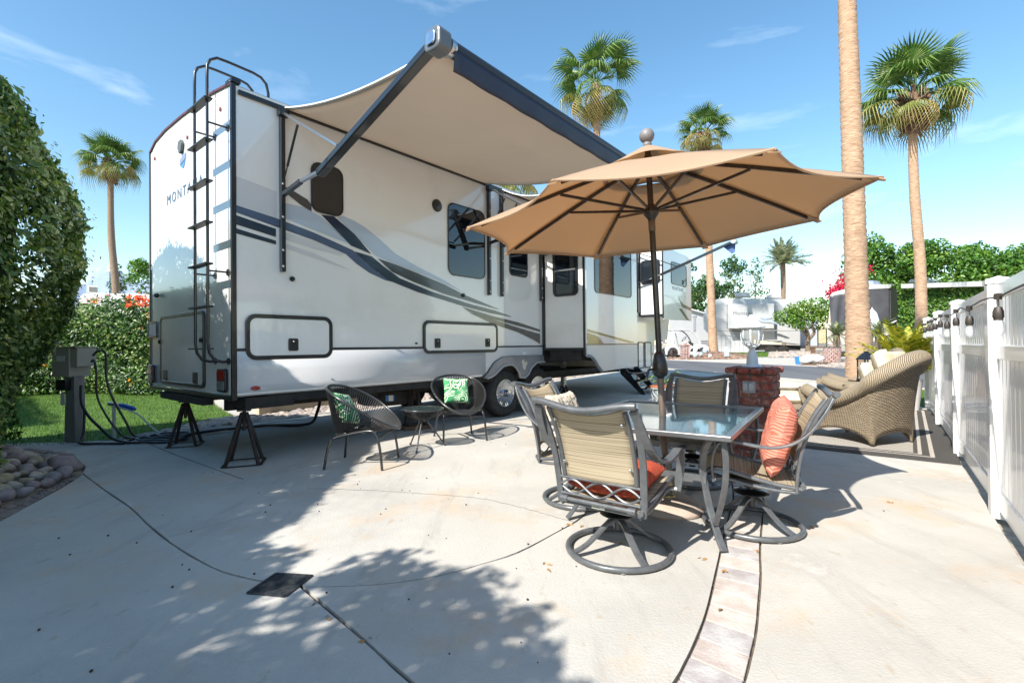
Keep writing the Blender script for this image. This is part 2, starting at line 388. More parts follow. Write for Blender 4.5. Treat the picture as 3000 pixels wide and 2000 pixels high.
# brick band inlaid in the patio
M_oldbrick = [mat('faded_brick_%d' % i, c, .85, col2=c2, nscale=9, nlo=.38, nhi=.6, bump=.35, bscale=70, dirt=(.50,.46,.41), dscale=5) for i, (c, c2) in
    enumerate([((.40,.33,.29),(.49,.45,.41)), ((.36,.31,.29),(.47,.44,.41)), ((.44,.37,.32),(.51,.47,.42)), ((.34,.30,.29),(.45,.43,.41))])]
BLs = smooth_path([p for p in J['BL']], 12); BRs = smooth_path([p for p in J['BR']], 12)
def arclen(P): d = [0]; [d.append(d[-1]+np.linalg.norm(P[i+1]-P[i])) for i in range(len(P)-1)]; return np.array(d)
def along(P, d, t):
    i = min(max(np.searchsorted(d, t)-1, 0), len(P)-2); f = (t-d[i])/(d[i+1]-d[i]+1e-9); return P[i]*(1-f)+P[i+1]*f
dl, dr = arclen(BLs), arclen(BRs); nb = 62
for i in range(nb):
    f0, f1 = (i+.035)/nb, (i+.965)/nb
    A_, B_, C_, D_ = along(BLs, dl, f0*dl[-1]), along(BRs, dr, f0*dr[-1]), along(BRs, dr, f1*dr[-1]), along(BLs, dl, f1*dl[-1])
    def ins(p, q, k=.035): return p*(1-k)+q*k
    Q = [ins(A_, B_), ins(B_, A_), ins(C_, D_), ins(D_, C_)]
    zt = random.uniform(-.0035, -.0005); top = [(q[0], q[1], zt) for q in Q]; bot = [(q[0], q[1], -.04) for q in Q]
    MB().add(top+bot, [(0,1,2,3),(0,4,5,1),(1,5,6,2),(2,6,7,3),(3,7,4,0)]).build('brick', random.choice(M_oldbrick), patio, bevel=.003)
# hairline crack and other debris
M_iron = mat('cast_iron', (.012,.016,.022), .6, metal=.2, col2=(.05,.055,.06), nscale=30)
dr_ = thing('floor_drain', 'square black slotted drain grate set in the patio where three joints meet', 'drain grate', (0,0,0))
Q = [np.array((x, y, 0.)) for x, y in drain_q]; c0 = sum(Q)/4
fr = MB()
for i in range(4): fr.bar(Q[i]*.97+c0*.03+np.array([0,0,.0]), Q[(i+1) % 4]*.97+c0*.03, .014, .012)
fr.build('frame', M_iron, dr_)
for i in range(17):
    f = (i+.8)/17.6; MB().bar(Q[0]*(1-f)+Q[1]*f-np.array([0,0,.002]), Q[3]*(1-f)+Q[2]*f-np.array([0,0,.002]), .0068, .012).build('slat', M_iron, dr_)
MB().box((c0[0], c0[1], -.012), (.22,.22,.004)).build('dark_plate', mat('painted_hollow', (.005,.005,.006), .9), dr_)  # flat black plate paints the dark hollow beneath the slats
# scattered seeds and dry leaves on the slabs
M_seed = mat('seed', (.05,.03,.02), .8); M_dry = mat('dry_leaf', (.38,.22,.08), .8, col2=(.25,.13,.05), nscale=50)
sd = MB()
for i in range(60):
    x, y = random.uniform(-3.2, 2.6), random.uniform(1.6, 6)
    if i % 3: x = -2.9+3.0*random.random()**1.0; y = 1.7+2.8*random.random()
    r = random.uniform(.003, .0062); sd.ball((x, y, r*.8), r, 6, (1, 1.3, .8))
stuff(sd.build('fallen_seeds', M_seed, smooth=True), 'small dark seeds scattered over the concrete', 'seeds')
dl_ = MB()
for (x, y) in [(.42,3.13),(.36,3.18),(.18,2.62),(.19,2.55),(.62,2.88),(1.02,2.66),(1.08,2.5),(1.36,2.74),(-.93,2.25),(-.8,2.12),(-.6,1.95),(2.75,3.55),(1.9,3.1),(.9,2.16)]:
    for k in range(2):
        t = random.uniform(0, 6); s_ = random.uniform(.012, .022); ux, uy = cos(t)*s_, sin(t)*s_; x1, y1 = x+random.uniform(-.02,.02), y+random.uniform(-.02,.02)
        dl_.add([(x1-ux,y1-uy,.002),(x1-uy*.4,y1+ux*.4,.009),(x1+ux,y1+uy,.004),(x1+uy*.4,y1-ux*.4,.001)], [(0,1,2),(0,2,3)])
stuff(dl_.build('dry_leaves', M_dry, recalc=False), 'dry brown leaf bits lying along the patio joints', 'leaf litter')
crk = MB(); cp = [(-1.72,4.061),(-1.127,3.974),(-.55,3.838),(-.221,3.725),(.134,3.46),(.312,3.298),(.417,3.219)]
cpp = [np.array([p[0]+random.uniform(-.006,.006), p[1]+random.uniform(-.006,.006), .0022]) for p in smooth_path([np.array(p) for p in cp], 9)]
crk.strap(cpp, .0028, .0006, (0.2,1,0))
struct(crk.build('patio_crack', M_joint, patio)); 
# road, kerbs, driveway opposite
M_asph = mat('asphalt', (.085,.085,.092), .85, col2=(.125,.123,.125), nscale=1.2, stretch=(1,.1,1), bump=.3, bscale=150)
struct(sheet('road', [(-10,46),(5.25,19),(8.4,13.1),(9.9,11.2),(12.5,8.5),(60,-28),(68,-18),(16.4,13.4),(12.3,17.7),(8.0,22.9),(-2,36),(-6,46)], M_asph, -.03))
struct(sheet('street_apron', [(-6,46),(-2,36),(8.0,22.9),(12.3,17.7),(16.4,13.4),(68,-18),(80,0),(30,17),(19,21.5),(15.5,25),(11,29),(2,44)], M_conc2, -.026))
struct(sheet('street_pad', [(2,44),(11,29),(13.5,26.7),(15,29),(17,27.2),(19,30),(22,40),(20,60),(0,60)], M_conc2, -.030))
kb = MB()
def kerb(pts, w_, h_):
    P = [np.array((x, y, hz(y)+h_/2-.03)) for x, y in pts]; kb.strap(P, w_, h_, (1,1,0))
kerb([(5.2,19.0),(8.35,13.1),(9.85,11.2),(12.4,8.5)], .16, .045)
struct(kb.build('kerb', M_conc2))
# lawns
M_turf = mat('turf', (.05,.10,.015), .9, col2=(.09,.17,.025), nscale=3.5, bump=.6, bscale=160)
M_blade = leafmat('grass_blade', [(0,(.035,.085,.01)),(.5,(.09,.19,.02)),(1,(.17,.27,.05))], .6, .3)
def lawn(name, poly, n, h=.045, lab=None, sz=.05):
    o = struct(sheet(name, poly, M_turf, -.012))
    xs = [p[0] for p in poly]; ys = [p[1] for p in poly]; pts = []
    P = np.array(poly)
    def inside(x, y):
        c = np.zeros(len(x), bool); j = len(P)-1
        for i in range(len(P)):
            k = ((P[i,1] > y) != (P[j,1] > y)) & (x < (P[j,0]-P[i,0])*(y-P[i,1])/(P[j,1]-P[i,1]+1e-12)+P[i,0]); c ^= k; j = i
        return c
    x = RNG.uniform(min(xs), max(xs), n*3); y = RNG.uniform(min(ys), max(ys), n*3); k = inside(x, y); x = x[k][:n]; y = y[k][:n]; m = len(x)
    z = 0.03*np.clip(y-9, 0, 20)-.012
    hh = RNG.uniform(.5, 1.2, m)*h; t = RNG.uniform(0, 6.28, m); w_ = .0035*sz/.05; lean = RNG.normal(0, .35, (m, 2))*hh[:,None]
    V = np.stack([np.stack([x-np.cos(t)*w_, y-np.sin(t)*w_, z], 1), np.stack([x+np.cos(t)*w_, y+np.sin(t)*w_, z], 1), np.stack([x+lean[:,0], y+lean[:,1], z+hh], 1)], 1).reshape(-1, 3)
    me = bpy.data.meshes.new('grass'); me.vertices.add(m*3); me.vertices.foreach_set('co', V.astype(np.float32).ravel()); me.loops.add(m*3); me.loops.foreach_set('vertex_index', np.arange(m*3, dtype=np.int32))
    me.polygons.add(m); me.polygons.foreach_set('loop_start', (np.arange(m)*3).astype(np.int32)); me.polygons.foreach_set('loop_total', np.full(m, 3, np.int32))
    a_ = me.attributes.new('rnd', 'FLOAT', 'FACE'); a_.data.foreach_set('value', RNG.uniform(0,1,m).astype(np.float32)); me.materials.append(M_blade); me.update()
    q = bpy.data.objects.new('grass', me); COL.objects.link(q); stuff(q, lab, 'grass')
lawn('lawn', [(-6.6,5.9),(-5.5,6.1),(-5.25,6.6),(-5.0,7.25),(-4.78,8.05),(-4.95,8.6),(-6.3,10.2),(-7.6,12.2),(-13,12.2),(-13,6.5)], 42000, .05, 'short green grass behind the utility post')
lawn('verge_lawn', [(7.5,9.0),(8.15,9.9),(8.4,12.6),(9.7,11.0),(11.6,8.9),(9.5,7.3)], 16000, .04, 'short green grass between the rug and the street')
lawn('far_lawn', [(11.7,25.7),(14.1,25.0),(16.4,28.6),(15.9,31),(13.6,31)], 14000, .05, 'strip of green grass across the street', .1)
lawn('far_lawn_right', [(14.6,19.0),(16.2,17.4),(18.5,16.9),(19.5,18.4),(17,19.6)], 9000, .05, 'patch of green grass beside the brick planter across the street', .1)
# light walkway between lawn and pebble strip
struct(sheet('walkway', [(-6.25,10.2),(-4.95,8.62),(-4.35,8.85),(-3.9,9.6),(-5.6,11.8),(-7.4,12.1)], M_conc2, -.008))
struct(sheet('service_strip', [(-6.9,5.55),(-5.3,5.62),(-5.18,5.98),(-5.1,6.35),(-6.0,6.2),(-7.5,6.1)], M_conc2, -.004))
# pebbles behind the trailer
M_peb = [mat('pebble_%d' % i, c, .7, col2=c2, nscale=18, bump=.2, bscale=80) for i, (c, c2) in enumerate([((.36,.29,.23),(.48,.41,.33)), ((.24,.20,.19),(.36,.31,.28)), ((.42,.33,.24),(.33,.27,.24)), ((.19,.165,.165),(.30,.26,.25))])]
def pebbles(name, pts, label, rmin=.03, rmax=.07):
    b = MB()
    for (x, y, z) in pts:
        r = random.uniform(rmin, rmax); b.cur = random.randrange(4); b.ball((x, y, z+r*.3), r, 7, (random.uniform(.9,1.4), random.uniform(.7,1.1), random.uniform(.5,.75)))
    return stuff(b.build(name, M_peb, smooth=True), label, 'pebbles')
pp = [XY(random.uniform(1.2, 12.5), -2.92-random.random()**1.2*.85) for _ in range(2300)]
pebbles('pebble_strip', [(x, y, hz(y)-.05+random.random()*.03) for x, y, z in pp if not (y < 6.9)], 'tan river pebbles in a strip under the far side of the trailer')
pp2 = [(-4.9+random.uniform(-.25,.35), random.uniform(6.4, 8.4), -.03) for _ in range(330)]
pebbles('pebble_bed', [(x+ (y-6.4)*.12, y, z) for x, y, z in pp2], 'grey pebbles along the edge of the lawn')
# large river stones at the foot of the hedge, each its own object
stone_mats = M_peb+[mat('stone_plum', (.22,.165,.17), .65, col2=(.33,.26,.25), nscale=12, bump=.2), mat('stone_yellow', (.42,.33,.20), .7, col2=(.30,.25,.18), nscale=10, bump=.2)]
edge = [(-3.80,3.05),(-3.86,3.40),(-3.92,3.72),(-4.0,4.08),(-4.10,4.38),(-4.33,4.74),(-4.72,5.12),(-5.3,5.42),(-5.9,5.6)]
es = smooth_path([np.array(p) for p in edge], 8); de = arclen(es)
def stone(x, y, z, r, m, lab, grp):
    b = MB(); b.ball((0,0,0), r, 12, (random.uniform(1.0,1.25),random.uniform(.8,1.0),random.uniform(.62,.85))); ph = random.uniform(0,6)
    b.v = [(p[0]*(1+.10*sin(3*p[1]/r+ph)), p[1]*(1+.10*cos(2.5*p[0]/r+ph)), p[2]*(1+.08*sin(4*p[0]/r+ph))) for p in b.v]
    o = b.build('river_stone', m, smooth=True, autosm=False); o.location = (x+random.uniform(-.025,.025), y+random.uniform(-.025,.025), z+random.uniform(-.012,.012)); o.rotation_euler = (random.uniform(-.5,.5), random.uniform(-.5,.5), random.uniform(0,6))
    tag(o, lab, 'stone', grp)
t = 0.0; k = 0
while t < de[-1]-.05:
    p = along(es, de, t); r = random.uniform(.045, .072); big = (1.72 < t < 1.86)
    if big: r = .11
    stone(p[0]+random.uniform(-.01,.01)-(.05 if big else 0), p[1], r*.62, r, stone_mats[4] if (k % 3 or big) else stone_mats[3],
          'largest rounded plum-coloured stone at the corner of the stone bed' if big else ('%s %s rounded stone in the front row edging the hedge bed' % ('bigger' if r > .058 else 'smaller', 'plum-coloured' if k % 3 else 'dark grey')), None if big else 'front row of edging stones')
    t += r*2.35; k += 1
for row, (off_, zz) in enumerate([(.14,.05),(.26,.09),(.38,.13),(.50,.16)]):
    t = .03*row; 
    while t < de[-1]-.1:
        p = along(es, de, t); q = along(es, de, min(t+.05, de[-1])); d_ = unit(q-p); nn = np.array([-d_[1], d_[0]]); r = random.choice((.034,.04,.05,.058,.07,.088))
        km = random.choice([0,1,2,3,4,5,0,5]); stone(p[0]+nn[0]*off_, p[1]+nn[1]*off_, zz, r, stone_mats[km], '%s %s river stone in the %s row of the pile under the clipped hedge' % (('large','medium','small')[0 if r > .065 else (1 if r > .045 else 2)], ('tan','grey-brown','ochre','dark grey','plum','yellowish')[km], ('second','third','fourth','back')[row]), 'river stones under the hedge'); t += r*2.2
# paver border between stones and concrete
M_paver = [mat('paver_%d' % i, c, .85, col2=c2, nscale=10, bump=.35, bscale=60) for i, (c, c2) in enumerate([((.20,.15,.13),(.28,.22,.19)), ((.15,.12,.11),(.24,.19,.17)), ((.25,.19,.16),(.20,.16,.14))])]
pvb = bpy.data.objects.new('paver_border', None); COL.objects.link(pvb); struct(pvb)
inn = smooth_path([np.array(p) for p in [(-3.74,1.2),(-3.74,3.0),(-3.83,3.62),(-3.94,4.06),(-4.04,4.36),(-4.20,4.62)]], 8); outr = smooth_path([np.array(p) for p in [(-3.34,1.2),(-3.40,2.7),(-3.54,3.344),(-3.695,3.728),(-3.83,4.068),(-4.04,4.50)]], 8)
di, do = arclen(inn), arclen(outr); nb = 36
for i in range(nb):
    for (u0, u1) in ((.02,.485),(.515,.98)):
        f0, f1 = (i+.04+(.25 if u0 > .3 else 0))/(nb+1), (i+.96+(.25 if u0 > .3 else 0))/(nb+1)
        a0, b0_, c0_, d0 = along(inn, di, f0*di[-1]), along(outr, do, f0*do[-1]), along(outr, do, f1*do[-1]), along(inn, di, f1*di[-1])
        if (c0_[1] < 2.2): continue
        Q = [a0*(1-u0)+b0_*u0, a0*(1-u1)+b0_*u1, d0*(1-u1)+c0_*u1, d0*(1-u0)+c0_*u0]; z = random.uniform(-.006, .0)
        MB().add([(q[0], q[1], z) for q in Q]+[(q[0], q[1], -.05) for q in Q], [(0,1,2,3),(0,4,5,1),(1,5,6,2),(2,6,7,3),(3,7,4,0)]).build('brick', random.choice(M_paver), pvb, bevel=.003)
# ================================================================= THE TRAILER
def V(a, b, z): return (a, -b, z)
M_gel = mat('gelcoat_white', (.78,.765,.735), .16, coat=1.0, col2=(.75,.735,.71), nscale=.6, croug=.03, dirt=(.66,.635,.59), dscale=1.6)
M_gel2 = mat('gelcoat_skirt', (.60,.59,.59), .28, coat=.5, col2=(.57,.56,.565), nscale=2)
M_trim = mat('black_trim', (.012,.013,.015), .32, coat=.3)
M_blk = mat('black_metal', (.014,.016,.02), .3, metal=.2, coat=.6)
M_under = mat('underbody', (.012,.012,.012), .8, col2=(.03,.027,.024), nscale=8, bump=.2)
M_glassd = mat('tinted_glass', (.004,.006,.009), .012, ior=1.58, spec=.8)
M_navy = mat('decal_navy', (.022,.030,.055), .2, coat=1); M_slate = mat('decal_slate', (.075,.10,.17), .2, coat=1)
M_char = mat('decal_charcoal', (.05,.05,.052), .2, coat=1); M_ice = mat('decal_ice', (.42,.49,.58), .2, coat=1)
M_fade = mat('decal_fade', (.58,.585,.595), .2, coat=1); M_grass_tint = mat('decal_grass_reflection', (.045,.085,.015), .2, coat=1)
M_roof = mat('roof_membrane', (.60,.59,.56), .7); M_chrome = mat('chrome', (.75,.75,.77), .12, metal=1, col2=(.6,.6,.62), nscale=20)
M_alu = mat('brushed_aluminium', (.55,.56,.58), .32, metal=1); M_tire = mat('tyre_rubber', (.018,.017,.016), .8, col2=(.035,.031,.028), nscale=14, bump=.2, bscale=70)
M_red = mat('red_lens', (.32,.01,.012), .15, coat=1); M_lens = mat('clear_lens', (.35,.35,.36), .1, coat=1, col2=(.1,.1,.1), nscale=120)
M_white = mat('white_sticker', (.75,.75,.73), .5); M_blue = mat('blue_sticker', (.03,.22,.55), .4); M_wood = mat('old_wood', (.20,.12,.07), .85, col2=(.10,.06,.04), nscale=5, stretch=(1,8,8), bump=.3)
M_rust = mat('rusty_steel', (.018,.014,.014), .65, col2=(.045,.026,.020), nscale=15, bump=.2)
TR = thing('fifth_wheel_trailer', 'long white fifth wheel trailer with navy swoosh graphics and black rear ladder, awning out', 'travel trailer', (O2[0], O2[1], 0), pi/2-.684355)
def decal(name, pts, m, b, parent=TR, label=None):  # flat vinyl on a side wall
    vs = [V(a, b, z) for a, z in pts]; vs += [V(a, b+.0012, z) for a, z in pts]; n = len(pts)
    bm = bmesh.new(); A = [bm.verts.new(v) for v in vs[n:]]; f = bm.faces.new(A); bmesh.ops.triangulate(bm, faces=[f])
    bmesh.ops.recalc_face_normals(bm, faces=bm.faces)
    if sum(f.normal.y for f in bm.faces) > 0: bmesh.ops.reverse_faces(bm, faces=bm.faces)
    me = bpy.data.meshes.new(name); bm.to_mesh(me); bm.free(); me.materials.append(m)
    o = bpy.data.objects.new(name, me); COL.objects.link(o); o.parent = parent
    if label: o['label'] = label
    return o
def text_mesh(name, s, size, m, parent, loc, xdir, ydir, depth=.002, space=1.0, align='LEFT', shear=0, sx=1.0):
    cu = bpy.data.curves.new(name, 'FONT'); cu.body = s; cu.size = size; cu.extrude = depth/2; cu.space_character = space; cu.align_x = align; cu.shear = shear; cu.resolution_u = 3
    t = bpy.data.objects.new('tmp', cu); COL.objects.link(t); dg = bpy.context.evaluated_depsgraph_get(); dg.update()
    me = bpy.data.meshes.new_from_object(t.evaluated_get(dg)); bpy.data.objects.remove(t); me.name = name
    x = Vector(xdir).normalized(); y = Vector(ydir).normalized(); z = x.cross(y)
    M = Matrix(((x[0]*sx,y[0],z[0],loc[0]),(x[1]*sx,y[1],z[1],loc[1]),(x[2]*sx,y[2],z[2],loc[2]),(0,0,0,1))); me.transform(M)
    me.materials.clear(); me.materials.append(m); o = bpy.data.objects.new(name, me); COL.objects.link(o)
    if parent: o.parent = parent
    return o
Wd = 2.66
b = MB()
side = [(0,.70),(3.60,.70),(3.72,.90),(3.86,1.0),(4.06,1.06),(5.2,1.06),(5.2,1.12),(7.28,1.12),(7.28,.70),(8.6,.62),(9.92,.45),(10.2,.9),(10.25,1.25),(10.62,1.72),(11.5,1.90),(11.95,2.5),(11.75,3.45),(11.4,3.79),(0,3.79)]
b.prism(side, V(0,0,0), V(1,0,0), V(0,0,1), V(0,-Wd,0))
b.build('body', M_gel, TR, bevel=.012)
arch = [(0,3.79),(-.15,3.82),(-.53,3.87),(-.98,3.89),(-1.45,3.91),(-2.02,3.915),(-2.42,3.88),(-Wd,3.79)]
b = MB(); b.prism([(p[0], p[1]-.001) for p in arch], V(.004,0,0), V(0,1,0), V(0,0,1), V(11.3,0,0)); b.build('roof', M_roof, TR)
for q0, q1 in ((V(-.014,.012,.66), V(.03,-.03,3.80)), (V(-.014,-Wd+.02,.66), V(.02,-Wd-.01,3.79)), (V(-.012,-.03,.655), V(.02,-Wd+.02,.695)), (V(.031,.006,1.147), V(.105,.016,1.172)),
    (V(1.05,.006,1.147), V(2.40,.016,1.172)), (V(3.95,.006,1.147), V(5.2,.016,1.172)), (V(-.02,.03,3.801), V(.07,-.12,3.84))): MB().box2(q0, q1).build('moulding', M_trim, TR, bevel=.003)
b = MB()
for i in range(len(arch)-1):
    p, q = arch[i], arch[i+1]; b.bar(V(-.008,p[0],p[1]-.004), V(-.008,q[0],q[1]-.004), .02, .016, (1,0,0))
b.build('roof_edge', mat('maroon_edge', (.10,.02,.03), .4), TR)
# skirt with rolled lower edge
prof = [(.003,1.146),(.010,1.14),(.014,.95),(.014,.80),(.004,.735),(-.03,.695),(-.08,.685),(-.12,.69)]
def skirt(a0, a1, b0):
    b = MB(); n = len(prof)
    vs = [V(a, b0+p[0], p[1]) for a in (a0, a1) for p in prof]; b.add(vs, [(i, i+1, n+i+1, n+i) for i in range(n-1)]); return b
skirt(.03, 3.66, 0).build('skirt_panel', M_gel2, TR, smooth=True, recalc=False, solid=.004)
skirt(7.3, 9.2, 0).build('skirt_panel', M_gel2, TR, smooth=True, recalc=False, solid=.004)
# skirt above the wheels
b = MB(); b.prism([(3.66,1.146),(3.66,.74),(3.72,.80),(3.86,.925),(4.05,.996),(4.3,1.006),(5.19,1.0),(5.19,1.146)], V(0,.0,0), V(1,0,0), V(0,0,1), V(0,.014,0)); b.build('skirt_panel', M_gel2, TR)
fo = [(3.60,.672),(3.75,.81),(3.866,.92),(4.056,.992),(4.303,1.002),(4.65,.999),(5.105,.997),(5.195,.995)]
fi = [(5.195,.876),(5.125,.876),(4.958,.869),(4.816,.79),(4.718,.678),(4.622,.621),(4.49,.633),(4.465,.715),(4.389,.799),(4.288,.851),(4.176,.859),(4.042,.837),(3.934,.772),(3.84,.715),(3.771,.688),(3.66,.665)]
M_fend = mat('fender_plastic', (.20,.195,.20), .35, coat=.5, col2=(.25,.245,.25), nscale=5)
b = MB(); b.prism(fo+fi, V(0,.012,0), V(1,0,0), V(0,0,1), V(0,.035,0)); b.build('fender', M_fend, TR, bevel=.008)
b = MB(); lip = [V(a, .052, z+.004) for a, z in fi]; b.tube(lip, .018, 6); b.build('fender_lip', mat('fender_lip', (.40,.38,.36), .35, coat=.4), TR, smooth=True)
b = MB(); b.box2(V(3.7,-.06,.75), V(5.19,-.12,1.05)); b.build('wheel_well', M_under, TR)
decal('fender_emblem', [(4.53,.90),(4.56,.93),(4.60,.945),(4.585,.90),(4.61,.91),(4.64,.87),(4.655,.92),(4.70,.86),(4.66,.83),(4.64,.77),(4.60,.755),(4.565,.80),(4.555,.86)], mat('decal_cream', (.62,.58,.48), .4), .0475)
# under frame
b = MB()
for bb in (-.55, -1.9): b.box2(V(.15,bb,.50), V(9.3,bb-.10,.68))
b.box2(V(.35,-.05,.60), V(9.0,-Wd+.1,.69)); b.box2(V(5.2,-.02,.86), V(7.28,-.6,1.10)); b.box2(V(-.02,-.75,.56), V(.08,-2.2,.64))
b.box2(V(.12,-.03,.555), V(.62,-.30,.672)); b.build('chassis', M_under, TR)
b = MB(); b.box2(V(.02,-1.35,.545), V(.18,-1.98,.625)); b.build('rear_beam', M_rust, TR)
# graphics on the side wall (vinyl)
G_ = [('decal_swoosh', [(.035,2.88),(.43,2.82),(.43,2.50),(.035,2.59)], M_fade, .0022),
 ('decal_swoosh', [(.50,2.72),(.72,2.72),(.93,2.655),(1.08,2.54),(1.31,2.395),(.84,2.49),(.50,2.56)], M_ice, .0024),
 ('decal_swoosh', [(.031,2.59),(.42,2.54),(.84,2.46),(1.10,2.395),(1.33,2.335),(1.49,2.23),(1.7,2.10),(2.02,2.0),(1.8,2.02),(1.56,2.09),(1.38,2.18),(1.24,2.275),(.84,2.375),(.42,2.46),(.031,2.52)], M_slate, .0040),
 ('decal_swoosh', [(.031,2.49),(.42,2.425),(.42,2.34),(.031,2.40)], M_navy, .0042),
 ('decal_swoosh', [(.50,2.41),(.84,2.36),(1.26,2.28),(1.16,2.25),(.84,2.28),(.50,2.33)], M_fade, .0026),
 ('decal_swoosh', [(.031,2.36),(.42,2.30),(.42,2.26),(.031,2.31)], M_navy, .0044),
 ('decal_swoosh', [(.5,2.29),(.83,2.23),(1.31,2.09),(.99,2.15),(.5,2.24)], M_fade, .0028),
 ('decal_swoosh', [(.51,2.898),(.614,2.871),(.768,2.814),(.815,2.767),(.815,2.691),(.689,2.739),(.557,2.814)], M_char, .0046),
 ('decal_swoosh', [(.93,2.68),(1.09,2.69),(1.36,2.53),(1.59,2.325),(1.31,2.385)], M_navy, .0048),
 ('decal_swoosh', [(1.35,2.325),(1.60,2.295),(1.76,2.20),(2.02,2.07),(2.56,1.94),(3.34,1.81),(3.91,1.74),(4.35,1.655),(3.84,1.69),(3.2,1.77),(2.33,1.91),(1.86,2.02),(1.57,2.17)], M_navy, .0050),
 ('decal_swoosh', [(1.68,2.285),(1.96,2.24),(2.33,2.165),(2.81,2.06),(3.2,1.945),(3.63,1.85),(4.03,1.76),(3.48,1.83),(2.8,1.925),(2.22,2.05),(1.90,2.14)], M_char, .0052),
 ('decal_swoosh', [(1.13,2.69),(1.21,2.72),(1.36,2.69),(1.51,2.64),(1.7,2.54),(1.96,2.38),(2.33,2.255),(2.81,2.12),(3.17,1.985),(2.56,2.135),(2.11,2.22),(1.66,2.31)], M_ice, .0030),
 ('decal_swoosh', [(3.17,1.76),(3.84,1.65),(4.51,1.57),(5.13,1.46),(5.13,1.42),(4.5,1.51),(3.53,1.65),(3.3,1.70)], M_char, .0054),
 ('decal_swoosh', [(3.29,1.69),(3.84,1.60),(4.5,1.48),(5.13,1.38),(5.13,1.20),(4.95,1.27),(4.5,1.40),(3.84,1.53)], M_char, .0056)]
for nme, pts, m_, bb in G_: decal(nme, pts, m_, bb)
# windows on the side wall
def window(a0, a1, z0, z1, r, bb, par=TR, fw=.03, m=M_trim):
    o_ = rrect(a0, a1, z0, z1, r); i_ = rrect(a0+fw, a1-fw, z0+fw, z1-fw, max(r-fw, .01))
    f = MB().ring(o_, i_, V(0,bb,0), V(1,0,0), V(0,0,1), V(0,.012,0)).build('window_frame', m, par)
    p = MB().prism(i_, V(0,bb-.004,0), V(1,0,0), V(0,0,1), V(0,.010,0)).build('pane', M_glassd, None); p.parent = f; return f
window(.807,1.204,2.695,3.262,.10,.007, fw=.014); window(2.884,3.674,2.21,3.27,.11,.007, fw=.014); window(4.28,4.77,2.35,3.10,.08,.007, fw=.03)
w3 = MB(); w3.box2(V(4.31,.020,2.46), V(4.74,.026,2.475)); w3.build('sash_bar', M_alu, TR)
# luggage doors
def hatch(a0, a1, z0, z1, lat, lab=None):
    o_ = rrect(a0, a1, z0, z1, .10, 5); i_ = rrect(a0+.042, a1-.042, z0+.042, z1-.042, .065, 5)
    d = MB().prism(i_, V(0,.004,0), V(1,0,0), V(0,0,1), V(0,.018,0)).build('luggage_door', M_gel, TR, bevel=.004)
    if lab: d['label'] = lab
    MB().ring(o_, i_, V(0,.002,0), V(1,0,0), V(0,0,1), V(0,.026,0)).build('door_frame', M_trim, d, bevel=.006)
    for (x0, x1, y0, y1) in lat:
        h = MB().prism(rrect(x0, x1, y0, y1, .018), V(0,.022,0), V(1,0,0), V(0,0,1), V(0,.012,0)).build('latch', M_blk, d, bevel=.003)
        MB().prism(rrect(x0+.022, x1-.022, y0+.03, y1-.02, .01), V(0,.0335,0), V(1,0,0), V(0,0,1), V(0,.006,0)).build('latch_pad', M_under, d)
        MB().ball(V((x0+x1)/2,.04,y1-.035), .009, 6).build('lock', M_alu, d)
hatch(.107,1.052,1.053,1.522,[(.535,.644,1.14,1.274)], 'shorter luggage door near the rear corner'); hatch(2.40,3.951,1.074,1.537,[(2.60,2.705,1.152,1.286),(3.647,3.752,1.159,1.292)], 'longer luggage door ahead of the wheels')
b = MB(); b.lathe([(.0,.0),(.088,.0),(.088,.014),(.075,.02),(.0,.02)], 20, V(2.68,.002,3.163), ((1,0,0),(0,0,1),(0,-1,0))); b.build('speaker_grille', M_trim, TR, smooth=True)
for (x, z, r) in ((.588,1.915,.028),(3.186,1.932,.028),(2.283,1.218,.012)):
    MB().lathe([(r,0),(r,.02),(r*.6,.035),(.0,.035)], 12, V(x,.004,z), ((1,0,0),(0,0,1),(0,-1,0))).build('knob', M_trim, TR, smooth=True)
MB().ball(V(.20,.02,.77), .045, 12, (1.15,.28,.5)).build('marker_light', M_red, TR, smooth=True)
MB().box2(V(4.60,.0145,1.02), V(4.71,.016,1.065)).build('sticker', M_white, TR)
# ---- rear wall
def RV_(a, b_, z): return V(a, b_, z)
o_ = rrect(-2.204,-.716,.745,1.59,.07,4); i_ = rrect(-2.165,-.755,.785,1.55,.05,4)
d = MB().prism(i_, V(-.006,0,0), V(0,1,0), V(0,0,1), V(-.012,0,0)).build('rear_hatch', M_gel, TR)
MB().ring(o_, i_, V(-.001,0,0), V(0,1,0), V(0,0,1), V(-.024,0,0)).build('door_frame', M_trim, d, bevel=.005)
for x0 in (-2.049,-1.026): MB().prism(rrect(x0, x0+.125,.79,.915,.02), V(-.018,0,0), V(0,1,0), V(0,0,1), V(-.014,0,0)).build('latch', M_blk, d)
for x0 in (-2.204,-.787): MB().ball(V(-.03,x0,1.268), .03, 8, (.5,1,1)).build('catch', M_trim, d)
for x0, x1 in ((-.322,-.105),(-2.655,-2.455)):
    tl = MB().prism(rrect(x0, x1, .735, .972, .03), V(-.012,0,0), V(0,1,0), V(0,0,1), V(-.028,0,0)).build('tail_light', M_trim, TR, bevel=.006)
    MB().prism(rrect(x0+.02, x1-.02, .855, .955, .02), V(-.041,0,0), V(0,1,0), V(0,0,1), V(-.004,0,0)).build('red_lens', M_red, tl)
    MB().prism(rrect(x0+.02, x1-.02, .755, .845, .02), V(-.041,0,0), V(0,1,0), V(0,0,1), V(-.004,0,0)).build('reverse_lens', M_lens, tl)
pl = MB().box2(V(-.012,-2.70,1.34), V(-.018,-2.365,1.52)).build('licence_plate', mat('plate_white', (.6,.62,.66), .4), TR)
